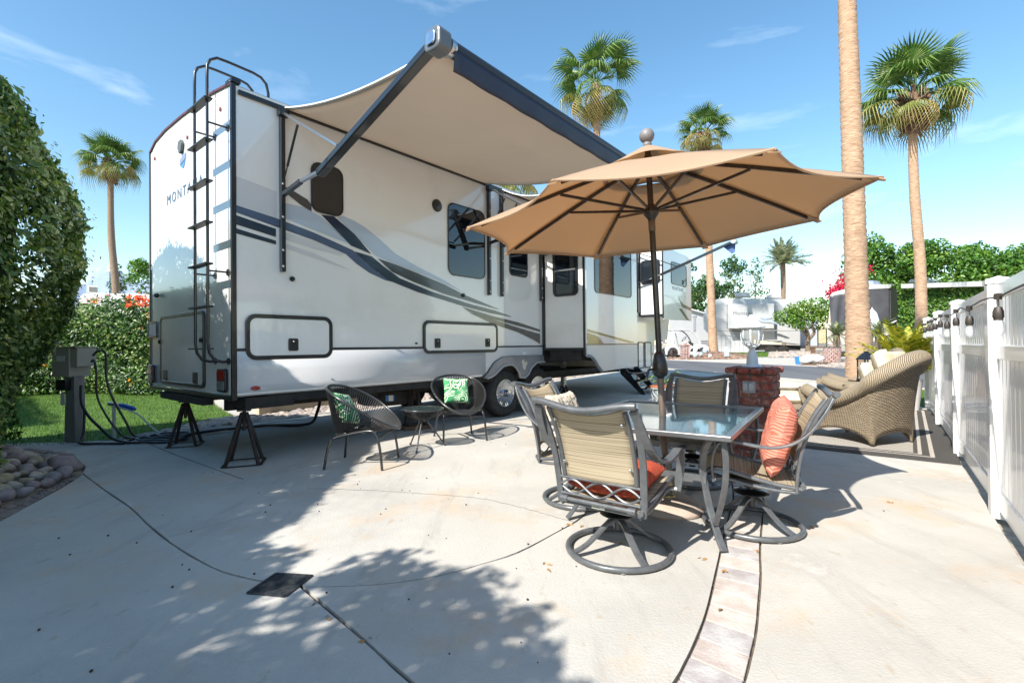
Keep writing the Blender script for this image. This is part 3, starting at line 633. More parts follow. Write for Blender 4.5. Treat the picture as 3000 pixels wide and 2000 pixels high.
MB().ring(rrect(-2.715,-2.35,1.325,1.535,.01,2), rrect(-2.69,-2.375,1.35,1.51,.01,2), V(-.019,0,0), V(0,1,0), V(0,0,1), V(-.004,0,0)).build('plate_frame', M_trim, pl)
MB().ball(V(-.03,-2.298,1.86), .03, 8).build('knob', M_trim, TR, smooth=True)
MB().prism([(-1.47,3.60),(-1.39,3.61),(-1.35,3.56),(-1.38,3.48),(-1.44,3.46),(-1.49,3.53)], V(-.004,0,0), V(0,1,0), V(0,0,1), V(-.03,0,0)).build('camera_housing', mat('grey_plastic', (.10,.11,.11), .5), TR)
MB().prism([(-1.50,3.41),(-1.29,3.445),(-1.30,3.38),(-1.50,3.34)], V(-.004,0,0), V(0,1,0), V(0,0,1), V(-.002,0,0)).build('badge', mat('badge_grey', (.20,.25,.36), .5), TR)
MB().prism([(-1.49,3.325),(-1.31,3.365),(-1.38,3.28)], V(-.004,0,0), V(0,1,0), V(0,0,1), V(-.002,0,0)).build('badge', mat('badge_blue', (.08,.25,.6), .5), TR)
for q in ((-.28,3.62),(-1.02,3.63),(-1.24,3.60),(-1.47,3.61),(-2.45,3.66)): MB().ball(V(-.008,*q), .022, 6, (.5,1,1.1)).build('clearance_light', mat('amber_light', (.25,.03,.01), .2, coat=1), TR)
M_letter = mat('lettering', (.05,.055,.07), .25, coat=1)
text_mesh('lettering', 'MONTANA', .175, M_letter, TR, V(-.005,-1.98,2.955), (0,-1,0), (0,0,1), .002, 1.35, sx=1.12)
MB().box2(V(-.003,-.41,.705), V(-.005,-.30,.78)).build('sticker', mat('pale_blue_sticker', (.35,.55,.75), .4), TR)
# ladder
ld = MB()
for bb in (-.10,-.435):
    k = 0 if bb > -.2 else .045
    P = [(-.005,1.045),(-.06,1.04),(-.13,1.06),(-.175,1.13),(-.188,1.22),(-.188,3.80+k),(-.185,3.93+k),(-.16,3.99+k),(-.10,4.035+k),(0,4.04+k),(.24,4.035+k),(.32,4.02+k),(.375,3.97+k),(.395,3.88),(.395,3.82)]
    ld.tube([V(a_, bb, z) for a_, z in P], .0145, 8)
    for z in (3.375,1.93): ld.tube([V(-.188,bb,z), V(-.004,bb,z)], .010, 6)
    for z in (3.375,1.93,1.045): ld.lathe([(.0,.0),(.035,.0),(.035,.012),(.0,.012)], 10, V(-.002,bb,z), ((0,1,0),(0,0,1),(-1,0,0)))
lad = ld.build('ladder', M_blk, TR, smooth=True)
for z in (3.587,3.19,2.793,2.393,1.993,1.58,1.173): MB().box2(V(-.235,-.505,z-.008), V(-.16,-.035,z+.008)).build('rung', mat('rung_black', (.02,.024,.026), .45), lad, bevel=.002)
# wheels
def wheel(a_, bb, z=.392, r=.392):
    ax = ((1,0,0),(0,0,1),(0,-1,0))
    w_ = MB().lathe([(.235,-.20),(.33,-.215),(.365,-.205),(.388,-.18),(.392,-.10),(.388,-.03),(.365,-.005),(.33,.004),(.27,.0),(.235,-.012),(.235,-.2)], 40, V(a_,bb,z), ax).build('wheel', M_tire, TR, smooth=True)
    MB().lathe([(.236,-.14),(.236,-.012),(.225,-.004),(.217,-.012),(.205,-.07),(.03,-.085)], 32, V(a_,bb,z), ax).build('rim', mat('rim_dark', (.02,.02,.022), .3, metal=.5), w_, smooth=True)
    sp = MB()
    for k in range(8):
        t = 2*pi*k/8+.2
        for s_ in (-1,1):
            u1 = t+s_*.10; u0 = t+s_*.30
            sp.bar(V(a_+cos(u0)*.06,bb-.03,z+sin(u0)*.06), V(a_+cos(u1)*.218,bb-.012,z+sin(u1)*.218), .014, .016, (0,1,0))
    sp.lathe([(.228,-.01),(.228,.002),(.216,.002),(.216,-.01)], 32, V(a_,bb,z), ax)
    sp.build('spokes', M_chrome, w_)
    MB().lathe([(.062,-.05),(.062,.03),(.052,.045),(.045,.075),(.0,.078)], 16, V(a_,bb,z), ax).build('hub_cap', M_chrome, w_, smooth=True)
wheel(4.19,-.03); wheel(5.10,-.03); wheel(4.19,-2.42); wheel(5.10,-2.42)
MB().box2(V(3.9,-.3,.33), V(5.4,-2.3,.45)).build('axle', M_under, TR)
sp = MB().lathe([(.235,-.10),(.34,-.105),(.375,-.09),(.385,-.05),(.385,.05),(.375,.09),(.34,.105),(.235,.10)], 36, V(2.36,-.80,.455)).build('spare_wheel', M_tire, TR, smooth=True)
MB().lathe([(.0,-.02),(.236,-.02),(.236,.04),(.0,.04)], 20, V(2.36,-.80,.455)).build('rim', M_under, sp)
for k, (t0, m_) in enumerate([(-.19,M_blue),(-.085,M_white),(.075,M_blue)]):
    t1 = (-.085, .075, .125)[k]; q = MB(); c_ = -1.98
    q.add([V(2.36+cos(c_+t)*.3875, -.80-sin(c_+t)*.3875, z) for t in (t0, t1) for z in (.42,.50)], [(0,1,3,2)]) ; q.build('sticker', m_, sp, recalc=False, solid=.001)
# ---- main slide-out
b = MB(); b.prism([(5.215,1.115),(7.24,1.115),(7.24,3.42),(5.215,3.42)], V(0,-.1,0), V(1,0,0), V(0,0,1), V(0,1.0,0)); slide = b.build('slide_out', M_gel, TR, bevel=.006)
b = MB(); b.prism([(5.24,3.38),(5.24,.985),(5.36,.985),(5.50,.90),(5.62,.79),(5.74,.70),(7.23,.735),(7.23,3.38)], V(0,.882,0), V(1,0,0), V(0,0,1), V(0,.024,0)); b.build('outer_panel', M_gel, slide)
b = MB()
b.box2(V(5.205,.0,1.08), V(5.225,.07,3.44)); b.box2(V(5.20,.86,1.0), V(5.232,.90,3.44)); b.box2(V(5.205,.07,1.085), V(5.9,.86,1.128)); b.box2(V(5.24,.907,1.172), V(7.23,.913,1.192))
b.build('slide_trim', M_trim, slide)
MB().box2(V(5.24,.14,.9), V(7.2,.80,1.08)).build('slide_mechanism', M_under, slide)
b = MB(); b.prism([(5.245,1.165),(5.245,.99),(5.34,.985),(5.50,.90),(5.62,.79),(5.75,.71),(7.22,.745),(7.22,1.165)], V(0,.907,0), V(1,0,0), V(0,0,1), V(0,.004,0)); b.build('slide_skirt', mat('skirt_light', (.60,.59,.56), .25, coat=.5), slide)
lipp = [V(a_, .915, z) for a_, z in smooth_path([(5.25,.985),(5.36,.978),(5.50,.895),(5.62,.785),(5.75,.70)], 3)]
MB().tube(lipp, .03, 6).build('fender_lip', MATS['fender_plastic'], slide, smooth=True)
of = rrect(.25,.77,2.03,2.96,.09); inf = rrect(.30,.72,2.08,2.91,.06)
f = MB().ring(of, inf, V(5.212,0,0), V(0,1,0), V(0,0,1), V(-.022,0,0)).build('window_frame', M_trim, slide, bevel=.004)
MB().prism(inf, V(5.212,0,0), V(0,1,0), V(0,0,1), V(-.006,0,0)).build('pane', M_glassd, slide)
MB().box2(V(5.185,.30,2.47), V(5.20,.72,2.50)).build('sash_bar', M_alu, slide)
window(5.52,6.975,2.09,3.02,.09,.907, slide, fw=.016)
decal('decal_stripe', [(5.256,1.445),(7.144,1.214),(6.86,1.205),(5.255,1.405)], M_grass_tint, .9085, slide); decal('decal_stripe', [(5.254,1.385),(5.58,1.335),(5.824,1.196),(5.262,1.196)], M_grass_tint, .909, slide); decal('decal_stripe', [(5.61,1.33),(6.80,1.205),(5.852,1.198)], M_fade, .9092, slide)  # the two green stripes are grey vinyl, grass reflection painted in
# ---- bedroom slide and front
b = MB(); b.prism([(9.3,1.90),(11.2,1.86),(11.2,3.46),(9.3,3.46)], V(0,-.1,0), V(1,0,0), V(0,0,1), V(0,.72,0)); bed = b.build('bedroom_slide', M_gel, TR, bevel=.006)
b = MB(); b.prism([(9.31,3.44),(9.31,1.77),(11.22,1.79),(11.22,3.42),(10.9,3.50),(9.4,3.52)], V(0,.61,0), V(1,0,0), V(0,0,1), V(0,.024,0)); b.build('outer_panel', M_gel, bed)
b = MB(); b.box2(V(9.29,.0,1.86), V(9.305,.05,3.46)); b.box2(V(9.29,.60,1.80), V(9.308,.635,3.46)); b.box2(V(9.29,.05,1.84), V(9.6,.6,1.90)); b.build('slide_trim', M_trim, bed)
f = MB().ring(rrect(.07,.56,2.64,3.22,.08), rrect(.11,.52,2.68,3.18,.05), V(9.295,0,0), V(0,1,0), V(0,0,1), V(-.02,0,0)).build('window_frame', M_trim, bed)
MB().prism(rrect(.11,.52,2.68,3.18,.05), V(9.295,0,0), V(0,1,0), V(0,0,1), V(-.006,0,0)).build('pane', M_glassd, bed)
window(9.79,10.85,2.66,3.225,.09,.635, bed, fw=.014)
for P, m_ in (([(9.39,2.37),(9.926,2.361),(10.456,2.148),(10.25,2.123),(9.795,2.303),(9.391,2.322)], M_fade), ([(10.258,2.36),(10.599,2.207),(11.2,2.14),(11.2,2.061),(10.525,2.126)], M_char), ([(10.282,2.075),(10.489,2.086),(11.057,1.803),(10.835,1.808)], M_char)): decal('decal_stripe', P, m_, .636, bed)
text_mesh('lettering', 'MONTANA', .135, M_letter, TR, V(9.86,.6365,2.525), (1,0,0), (0,0,1), .002, 1.2, sx=1.0)
for a0, a1 in ((9.22,9.52),(9.62,9.97)):
    d = MB().prism(rrect(a0, a1, .60, 1.22, .05), V(0,.004,0), V(1,0,0), V(0,0,1), V(0,.01,0)).build('luggage_door', M_gel, TR)
    MB().ring(rrect(a0-.02, a1+.02, .58, 1.24, .06), rrect(a0+.01, a1-.01, .61, 1.21, .04), V(0,.012,0), V(1,0,0), V(0,0,1), V(0,.01,0)).build('door_frame', M_trim, d)
MB().box2(V(10.08,.004,.90), V(10.12,.012,.95)).build('marker_light', mat('amber_lens', (.4,.12,.02), .2, coat=1), TR)
b = MB(); b.box2(V(10.3,-1.1,1.05), V(11.1,-1.5,1.75)); b.box2(V(9.9,-.02,.43), V(9.3,-.4,.50)); b.build('pin_box', M_under, TR)
b = MB(); b.prism([(10.22,1.28),(11.25,1.30),(11.4,1.9),(10.6,1.75)], V(0,-.05,0), V(1,0,0), V(0,0,1), V(0,-Wd+.1,0)); b.build('nose_fairing', mat('fairing', (.62,.61,.59), .3, coat=.5), TR)
MB().tube([V(9.75,-.25,.45), V(9.75,-.25,.02)], .045, 10).build('front_jack', M_alu, TR)
# rooftop air conditioner and vents
b = MB(); b.prism([(2.3,3.9),(2.45,4.13),(3.2,4.15),(3.4,3.9)], V(0,-1.0,0), V(1,0,0), V(0,0,1), V(0,-.75,0)); b.build('air_conditioner', M_roof, TR, bevel=.03)
# landing jack with telescopic leg on a wood block
jk = MB(); jk.box2(V(6.79,-.58,.28), V(6.89,-.66,.86)); j = jk.build('landing_leg', M_alu, TR)
q = MB()
for k in range(7): q.box2(V(6.80+.0,-.574,.36+k*.06), V(6.82,-.579,.385+k*.06))
q.build('leg_holes', M_under, j)
# folding entry steps
stp = MB()
for a0 in (8.28,8.98):
    stp.prism([(-.02,.66),(.10,.66),(.66,.0),(.56,.0),(.0,.50)], V(a0,0,0), V(0,1,0), V(0,0,1), V(.035,0,0))
stp.build('entry_steps', M_blk, TR)
for bb, z in ((.10,.50),(.27,.34),(.44,.18)): MB().box2(V(8.28,bb-.02,z), V(9.02,bb+.20,z+.025)).build('step_tread', M_trim, TR)
for a0 in (8.42,8.86): MB().tube([V(a0,.60,.0), V(a0,.5,.12)], .015, 6).build('step_foot', M_alu, TR)
# ---- awnings
def awning(a0, a1, lab, outer=2.47, detail=True, zc=3.42, full=True):
    aw = MB()
    def cloth(u, v):
        a_ = a0+.03+(a1-a0-.06)*u; bb = .03+(outer-.07)*v
        z = 3.722+(zc-3.722)*v-.105*(4*v*(1-v))*(.75+.25*abs(2*u-1)**3)-.012*sin(u*9)*v*(1-v)
        return V(a_, bb, z)
    M_cl = mat('awning_vinyl', (.66,.61,.545), .6, col2=(.62,.575,.515), nscale=1.3, bump=.1, bscale=8, dirt=(.50,.45,.40), dscale=.8)
    t_, n_, l_, b_ = nodes_of(M_cl)
    if not any(k.type == 'BSDF_TRANSLUCENT' for k in t_.nodes):
        tr_ = n_('ShaderNodeBsdfTranslucent'); tr_.inputs[0].default_value = (.62,.52,.42,1); ms = n_('ShaderNodeMixShader'); ms.inputs[0].default_value = .40
        l_(b_.outputs[0], ms.inputs[1]); l_(tr_.outputs[0], ms.inputs[2]); l_(ms.outputs[0], t_.nodes['Material Output'].inputs[0])
    aw.grid(cloth, 20, 16); A = aw.build('awning', M_cl, TR, smooth=True, recalc=False, solid=.002); A['label'] = lab
    MB().box2(V(a0-.45,.0,3.700), V(a1+.1,.03,3.742)).build('awning_rail', M_trim, A)
    e_ = MB(); pts = [cloth(0, v/12) for v in range(13)]; e_.strap([(p[0]-.004, p[1], p[2]+.012) for p in pts], .012, .035, (0,0,1)); e_.build('edge_hem', mat('white_vinyl', (.8,.79,.76), .5), A)
    r_ = MB(); r_.lathe([(.0,-.12),(.062,-.12),(.062,a1-a0+.05),(.0,a1-a0+.05)], 20, V(a0+.05,outer,zc+.02), ((0,1,0),(0,0,1),(1,0,0))); r_.build('roller', mat('roller_black', (.02,.022,.028), .38), A, smooth=True)
    c_ = MB(); c_.lathe([(.064,.02),(.066,.025),(.066,.065),(.064,.07)], 20, V(a0+.05,outer,zc+.02), ((0,1,0),(0,0,1),(1,0,0))); c_.build('roller_band', M_alu, A, smooth=True)
    vz = MB()
    def val(u, v): return V(a0+.10+(a1-a0-.15)*u, outer+.055-.025*v+.006*sin(u*40)*v, zc+.0-.17*v+(.02 if False else 0))
    vz.grid(val, 30, 4); vz.build('valance', mat('valance_navy', (.018,.024,.05), .5), A, smooth=True, recalc=False, solid=.003)
    for aa in (a0, a1+.05):
        arm = MB(); arm.box2(V(aa-.045,.006,1.975), V(aa+.0,.06,3.70)); T_ = arm.build('arm_track', M_blk, A, bevel=.004)
        k = MB(); k.bar(V(aa-.02,.78,2.84), V(aa-.02,outer-.08,zc+.0), .065, .085, (1,0,0)); k.bar(V(aa-.02,.78,2.905), V(aa-.02,outer-.08,zc+.065), .02, .02, (1,0,0)); k.build('awning_arm', M_blk, A, bevel=.01)
        k = MB(); k.bar(V(aa-.02,.30,2.845), V(aa-.02,.80,2.865), .03, .035, (1,0,0)); k.bar(V(aa-.02,.05,3.66), V(aa-.02,1.10,3.03), .022, .03, (1,0,0)); k.build('strut', M_alu, A)
        k = MB(); k.bar(V(aa-.02,.04,2.79), V(aa-.02,.42,2.85), .04, .045, (1,0,0)); k.build('arm_foot', M_blk, A)
        k = MB(); k.tube([V(aa-.02,.36,3.44), V(aa-.02,.14,3.07)], .014, 6); k.tube([V(aa-.02,.14,3.07), V(aa-.02,.01,2.84)], .007, 6); k.build('gas_spring', M_blk, A)
        k = MB(); k.box2(V(aa-.07,.02,3.62), V(aa+.03,.09,3.69)); k.build('bracket', M_trim, A)
        for z in (2.9,2.55,2.2,2.03): MB().ball(V(aa-.03,.062,z), .012, 6).build('bolt', M_alu, A)
        h = MB(); h.prism(rrect(outer-.10, outer+.07, zc-.065, zc+.105, .045), V(aa-.075,0,0), V(0,1,0), V(0,0,1), V(.13,0,0)); H = h.build('arm_head', mat('head_grey', (.10,.11,.12), .3, coat=.5), A, bevel=.014)
        MB().prism(rrect(outer-.065, outer+.035, zc-.03, zc+.07, .03), V(aa-.080,0,0), V(0,1,0), V(0,0,1), V(-.012,0,0)).build('head_cap', M_chrome, A, bevel=.004)
    return A
awning(.50, 3.72, 'cream awning cloth pulled out on black arms')
# narrow second awning over the door side, arms only partly seen
awning(4.08, 5.12, 'second awning hidden behind the parasol', outer=1.15, zc=3.50)
a2 = MB(); a2.bar(V(9.18,.62,2.82), V(9.18,2.20,3.36), .05, .07, (1,0,0)); A2 = a2.build('awning_arm', M_blk, TR)
a2 = MB(); a2.box2(V(9.16,.01,1.95), V(9.21,.06,3.66)); a2.bar(V(9.18,.04,3.42), V(9.18,1.02,2.97), .02, .028, (1,0,0)); a2.bar(V(9.18,.05,3.3), V(9.18,.03,2.85), .015, .015, (1,0,0)); a2.bar(V(9.18,.04,2.68), V(9.18,.34,2.74), .03, .03, (1,0,0)); a2.build('arm_track', M_blk, A2)
a2 = MB(); a2.bar(V(9.18,.34,2.74), V(9.18,.62,2.83), .022, .03, (1,0,0)); a2.build('strut', M_alu, A2)
a2 = MB(); a2.lathe([(.0,-.06),(.055,-.06),(.055,.14),(.0,.14)], 14, V(9.18,2.26,3.38), ((0,1,0),(0,0,1),(1,0,0))); a2.build('roller', M_alu, A2, smooth=True)
a2 = MB(); a2.prism([(2.0,3.32),(2.28,3.40),(2.26,3.16),(2.2,3.12)], V(9.24,0,0), V(0,1,0), V(0,0,1), V(.01,0,0)); a2.build('valance', mat('valance_blue', (.05,.10,.25), .5), A2)
# ---- stabiliser stands (separate things under the frame)
def stand(x, y, h, rz, lab, base=.17, block=False):
    s_ = thing('jack_stand', lab, 'jack stand', (x, y, 0), rz, 'black pyramid jack stands under the trailer')
    hb = .055 if block else 0
    if block: MB().box2((-.19,-.13,0), (.19,.13,hb)).build('wood_block', M_wood, s_, bevel=.004)
    f = MB(); bs_ = base
    for i in range(4):
        c1 = [(-bs_,-bs_),(bs_,-bs_),(bs_,bs_),(-bs_,bs_)][i]; c2 = [(-bs_,-bs_),(bs_,-bs_),(bs_,bs_),(-bs_,bs_)][(i+1) % 4]
        f.bar((*c1, hb+.008), (*c2, hb+.008), .03, .006)
    f.build('base_frame', M_rust, s_)
    for i in range(4):
        c1 = [(-1,-1),(1,-1),(1,1),(-1,1)][i]; MB().bar((c1[0]*bs_*.86, c1[1]*bs_*.86, hb+.01), (c1[0]*.018, c1[1]*.018, hb+h*.93), .026, .026).build('leg', M_rust, s_)
    MB().tube([(0,0,hb+h*.6),(0,0,h)], .018, 8).build('screw', M_rust, s_); MB().box((0,0,h-.012), (.12,.09,.02)).build('head_plate', M_rust, s_)
stand(*XY(.15,-.13)[:2], .555, .35, 'black jack stand under the near rear corner of the trailer'); stand(*XY(.11,-1.72)[:2], .545, .35, 'black jack stand under the far rear corner of the trailer', .16)
stand(*XY(2.55,-.35)[:2], .60, .5, 'jack stand on a wood block behind the glass side table', .14, True); stand(*XY(6.84,-.62)[:2], .30, .5, 'low jack stand on a wood block under the landing leg', .12, True)
# ================================================================= PATIO FURNITURE
M_pwd = mat('grey_powder_coat', (.095,.10,.105), .38, metal=.25, coat=.25, col2=(.13,.135,.14), nscale=25, bump=.05, bscale=300)
def uvmat(name, base, fn, rough=.8, **kw):
    m = mat(name, base, rough, **kw); t, n, l, b = nodes_of(m)
    u = n('ShaderNodeUVMap'); u.uv_map = 'uv'; fn(m, t, n, l, b, u.outputs[0]); return m
def f_sling(m, t, n, l, b, uv):
    q = n('ShaderNodeMapping'); q.inputs['Scale'].default_value = (.6, 150, 1); l(uv, q.inputs[0])
    z = n('ShaderNodeTexNoise'); z.inputs['Scale'].default_value = 1; z.inputs['Detail'].default_value = 2; l(q.outputs[0], z.inputs['Vector'])
    r = n('ShaderNodeValToRGB'); e_ = r.color_ramp.elements; e_[0].position = .33; e_[0].color = (.12,.09,.05,1); e_[1].position = .42; e_[1].color = (.53,.44,.30,1)
    k = e_.new(.62); k.color = (.66,.57,.42,1); l(z.outputs['Fac'], r.inputs[0])
    q2 = n('ShaderNodeMapping'); q2.inputs['Scale'].default_value = (420, 420, 1); l(uv, q2.inputs[0]); ck = n('ShaderNodeTexChecker'); ck.inputs['Scale'].default_value = 1; l(q2.outputs[0], ck.inputs[0]); ck.inputs[1].default_value = (1,1,1,1); ck.inputs[2].default_value = (.82,.80,.76,1)
    mm = n('ShaderNodeMixRGB'); mm.blend_type = 'MULTIPLY'; mm.inputs[0].default_value = 1; l(r.outputs[0], mm.inputs[1]); l(ck.outputs[0], mm.inputs[2]); l(mm.outputs[0], b.inputs['Base Color'])
    tr = n('ShaderNodeBsdfTranslucent'); l(mm.outputs[0], tr.inputs[0]); ms = n('ShaderNodeMixShader'); ms.inputs[0].default_value = .35; l(b.outputs[0], ms.inputs[1]); l(tr.outputs[0], ms.inputs[2]); l(ms.outputs[0], t.nodes['Material Output'].inputs[0])
M_sling = uvmat('sling_fabric', (.5,.42,.28), f_sling)
def make_chair(loc, az, label):
    c = thing('swivel_chair', label, 'patio chair', (loc[0], loc[1], 0), -az, 'sling swivel chairs round the glass table')
    MB().tube([(cos(2*pi*i/40)*.285, sin(2*pi*i/40)*.285, .022) for i in range(40)], .0165, 10, closed=True).build('base_ring', M_pwd, c, smooth=True)
    for k in range(4):
        t = pi/4+k*pi/2+.15; P = smooth_path([(cos(t)*r, sin(t)*r, z) for r, z in ((.272,.03),(.20,.062),(.13,.115),(.07,.165),(.02,.185))], 3)
        MB().strap(P, .034, .014, (-sin(t), cos(t), 0)).build('spoke', M_pwd, c)
    for k in range(4):
        t = k*pi/2+.5; MB().ball((cos(t)*.285, sin(t)*.285, .006), .014, 6, (1,1,.5)).build('foot_pad', M_alu, c)
    MB().lathe([(.0,.13),(.028,.13),(.028,.19),(.05,.195),(.105,.215),(.107,.222),(.07,.235),(.03,.24),(.03,.30),(.0,.30)], 24).build('hub', M_blk, c, smooth=True)
    b = MB(); b.box((0,.0,.305), (.16,.26,.022)); b.box((0,.08,.285), (.05,.10,.03)); b.build('tilt_plate', M_under, c, bevel=.004)
    sp = [(-.25,.325),(-.12,.34),(.03,.372),(.15,.402),(.215,.405),(.262,.38),(.285,.335)]
    S_ = smooth_path([(0, y, z) for y, z in sp], 4)
    for s in (-1, 1):
        MB().tube([(s*.235, p[1], p[2]) for p in S_], .0135, 8).build('seat_rail', M_pwd, c, smooth=True)
        LR = smooth_path([(s*.225,y,z) for y, z in ((-.235,.300),(-.12,.302),(.03,.322),(.14,.345),(.21,.340))], 3)
        MB().tube(LR, .011, 8).build('support_rail', M_pwd, c, smooth=True)
    def seat(u, v):
        f = v*(len(S_)-1); i = min(int(f), len(S_)-2); p = S_[i]*(1-(f-i))+S_[i+1]*(f-i); sag = .018*(1-(2*u-1)**2)*sin(pi*min(1,v*1.1)); return ((u-.5)*.46, p[1], p[2]-sag+.004)
    MB().grid(seat, 8, 20, (.46,.62)).build('seat_sling', M_sling, c, smooth=True, recalc=False, solid=.004)
    post = smooth_path([(-.225,.300),(-.232,.42),(-.262,.58),(-.325,.74),(-.40,.865)] and [(0,-.225,.300),(0,-.232,.42),(0,-.262,.58),(0,-.325,.74),(0,-.405,.868)], 4)
    for s in (-1, 1):
        P = [(s*(.2365+.035*i/(len(post)-1)), p[1], p[2]) for i, p in enumerate(post)]
        MB().strap(P, .036, .016, (1,0,0)).build('back_post', M_pwd, c, bevel=.003)
        Q = [(s*(.205+.012*i/(len(post)-1)), p[1]+.006, p[2]) for i, p in enumerate(post) if p[2] > .43 and p[2] < .85]
        MB().tube(Q, .013, 8, flat=(1,1.2)).build('sling_rail', M_pwd, c, smooth=True)
        for z in (.50,.76):
            f = [p for p in post if p[2] > z][0]; MB().ball((s*.19, f[1]-.016, f[2]), .009, 6).build('bolt', M_alu, c)
        A_ = smooth_path([(s*.268,-.408,.858),(s*.285,-.365,.775),(s*.298,-.29,.665),(s*.305,-.20,.595),(s*.308,-.09,.567),(s*.306,.03,.578),(s*.30,.12,.592),(s*.293,.185,.57),(s*.285,.217,.50),(s*.275,.225,.42),(s*.262,.218,.335)], 3)
        MB().strap(A_, .046, .014, (1,0,0)).build('arm', M_pwd, c, bevel=.003)
        MB().tube([(s*.20,.21,.345),(s*.265,.215,.345)], .012, 8).build('arm_socket', M_alu, c)
        MB().tube([(s*.175,-.262,.335),(s*.215,-.262,.335)], .018, 10).build('end_cap', M_pwd, c, smooth=True)
    def back(u, v):
        z = .445+.415*v; pp = min(post, key=lambda p: abs(p[2]-z)); i = [k for k, p in enumerate(post) if p[2] >= z-1e-6]; i = i[0] if i else len(post)-1; i = max(i, 1)
        p0, p1 = post[i-1], post[i]; f = (z-p0[2])/(p1[2]-p0[2]); y = p0[1]+(p1[1]-p0[1])*f
        zz = z - (.040*(1-(2*u-1)**2)*max(0, v-.8)*5); return ((u-.5)*(.40+.02*v), y-.014*(1-(2*u-1)**2)+.008, zz)
    MB().grid(back, 10, 16, (.42,.42)).build('back_sling', M_sling, c, smooth=True, recalc=False, solid=.004)
    T_ = [(x, -.425-.02*(1-(x/.28)**2), .882-.036*(.5+.5*cos(pi*x/.28))) for x in np.linspace(-.285,.285,19)]
    MB().tube(T_, .0185, 10).build('top_rail', M_pwd, c, smooth=True)
    for z in (.445, .355): MB().tube([(-.23,-.236,z),(.23,-.236,z)], .0085, 8).build('cross_rail', M_pwd, c, smooth=True)
    for ph in (0, pi):
        MB().tube([(x, -.238-.006*(1 if ph else -1), .400+.038*cos(x/.235*pi*1.5+ph)) for x in np.linspace(-.23,.23,25)], .0065, 6).build('lattice_bar', M_pwd, c, smooth=True)
    MB().box((0,-.240,.318), (.47,.016,.032)).build('rear_bar', M_pwd, c, bevel=.003)
    MB().tube([(-.18,-.262,.335),(.18,-.262,.335)], .012, 8).build('rear_tube', M_pwd, c, smooth=True)
    p_ = MB().box((0,-.2495,.318), (.075,.003,.022)).build('maker_plate', mat('plate_cream', (.55,.55,.46), .4), c)
    text_mesh('lettering', 'LIVING', .013, mat('teal_ink', (.02,.16,.14), .4), p_, (-.030,-.2515,.3125), (1,0,0), (0,0,1), .001, 1.0)
    return c
ch1 = make_chair((.594,2.766), R_(36.7), 'nearest swivel chair, seen from behind, with a red-orange pillow showing under its backrest')
ch2 = dup(ch1, (.52,3.70,0), -R_(124), 'swivel chair at the left end of the glass table with a shaggy cream pillow')
ch3 = dup(ch1, (1.53,3.13,0), -R_(-66), 'swivel chair on the fence side of the table holding the upright coral pillow')
ch4 = dup(ch1, (1.53,4.16,0), -R_(213), 'swivel chair on the far side of the table, facing the camera in shade')
# ---- glass table
tb = thing('patio_table', 'rectangular glass-topped patio table with grey metal frame under the parasol', 'table', (1.10,3.50,0), -R_(33.6))
hx, hy, zt = .555, .715, .672
b = MB(); b.ring([(-hx,-hy),(hx,-hy),(hx,hy),(-hx,hy)], [(-hx+.045,-hy+.045),(hx-.045,-hy+.045),(hx-.045,hy-.045),(-hx+.045,hy-.045)], (0,0,zt-.03), (1,0,0), (0,1,0), (0,0,.032)); b.build('table_frame', mat('table_frame', (.16,.165,.17), .3, metal=.6, coat=.3), tb, bevel=.006)
M_gl = mat('wavy_glass', (.02,.085,.12), .06, ior=1.6, alpha=.80, coat=1, croug=.04, bump=.42, bscale=30)
hole = [(cos(2*pi*k/20)*.024, sin(2*pi*k/20)*.024) for k in range(20)]
outr_ = []
for k in range(20):
    t = 2*pi*k/20; cx, cy = cos(t), sin(t); s_ = min((hx-.04)/max(abs(cx),1e-6), (hy-.04)/max(abs(cy),1e-6)); outr_.append((cx*s_, cy*s_))
for (sx, sy) in ((1,1),(-1,1),(-1,-1),(1,-1)):
    k = min(range(20), key=lambda i: (outr_[i][0]-sx*(hx-.04))**2+(outr_[i][1]-sy*(hy-.04))**2); outr_[k] = (sx*(hx-.04), sy*(hy-.04))
MB().ring(outr_, hole, (0,0,zt-.014), (1,0,0), (0,1,0), (0,0,.006)).build('glass_top', M_gl, tb)
MB().lathe([(.026,-.004),(.045,-.004),(.045,.005),(.026,.005)], 20, (0,0,zt-.004)).build('hole_ring', M_white, tb, smooth=True)
for sx in (-1,1):
    for sy in (-1,1):
        A_ = smooth_path([(sx*.47,sy*.60,.642),(sx*.40,sy*.52,.60),(sx*.355,sy*.46,.50),(sx*.35,sy*.45,.38),(sx*.39,sy*.49,.22),(sx*.45,sy*.56,.08),(sx*.49,sy*.605,.012)], 4)
        B_ = smooth_path([(sx*.50,sy*.64,.642),(sx*.515,sy*.655,.52),(sx*.505,sy*.64,.38),(sx*.47,sy*.59,.24),(sx*.435,sy*.55,.13)], 4)
        MB().strap(A_, .042, .016, (sx*.7,-sy*.7,0)).build('leg', M_pwd, tb, bevel=.003); MB().strap(B_, .03, .014, (sx*.7,-sy*.7,0)).build('leg_brace', M_pwd, tb)
for sy in (-1,1):
    MB().bar((-.37,sy*.46,.36), (.37,sy*.46,.36), .014, .05).build('stretcher', M_pwd, tb)
    MB().tube([(-.35,sy*.45,.44),(.35,sy*.45,.44)], .006, 6).build('wire', M_alu, tb)
MB().bar((0,-.46,.355), (0,.46,.355), .05, .014).build('stretcher', M_pwd, tb)
MB().tube([(cos(2*pi*k/16)*.045, sin(2*pi*k/16)*.045, .43) for k in range(16)], .005, 6, closed=True).build('pole_ring', M_alu, tb)
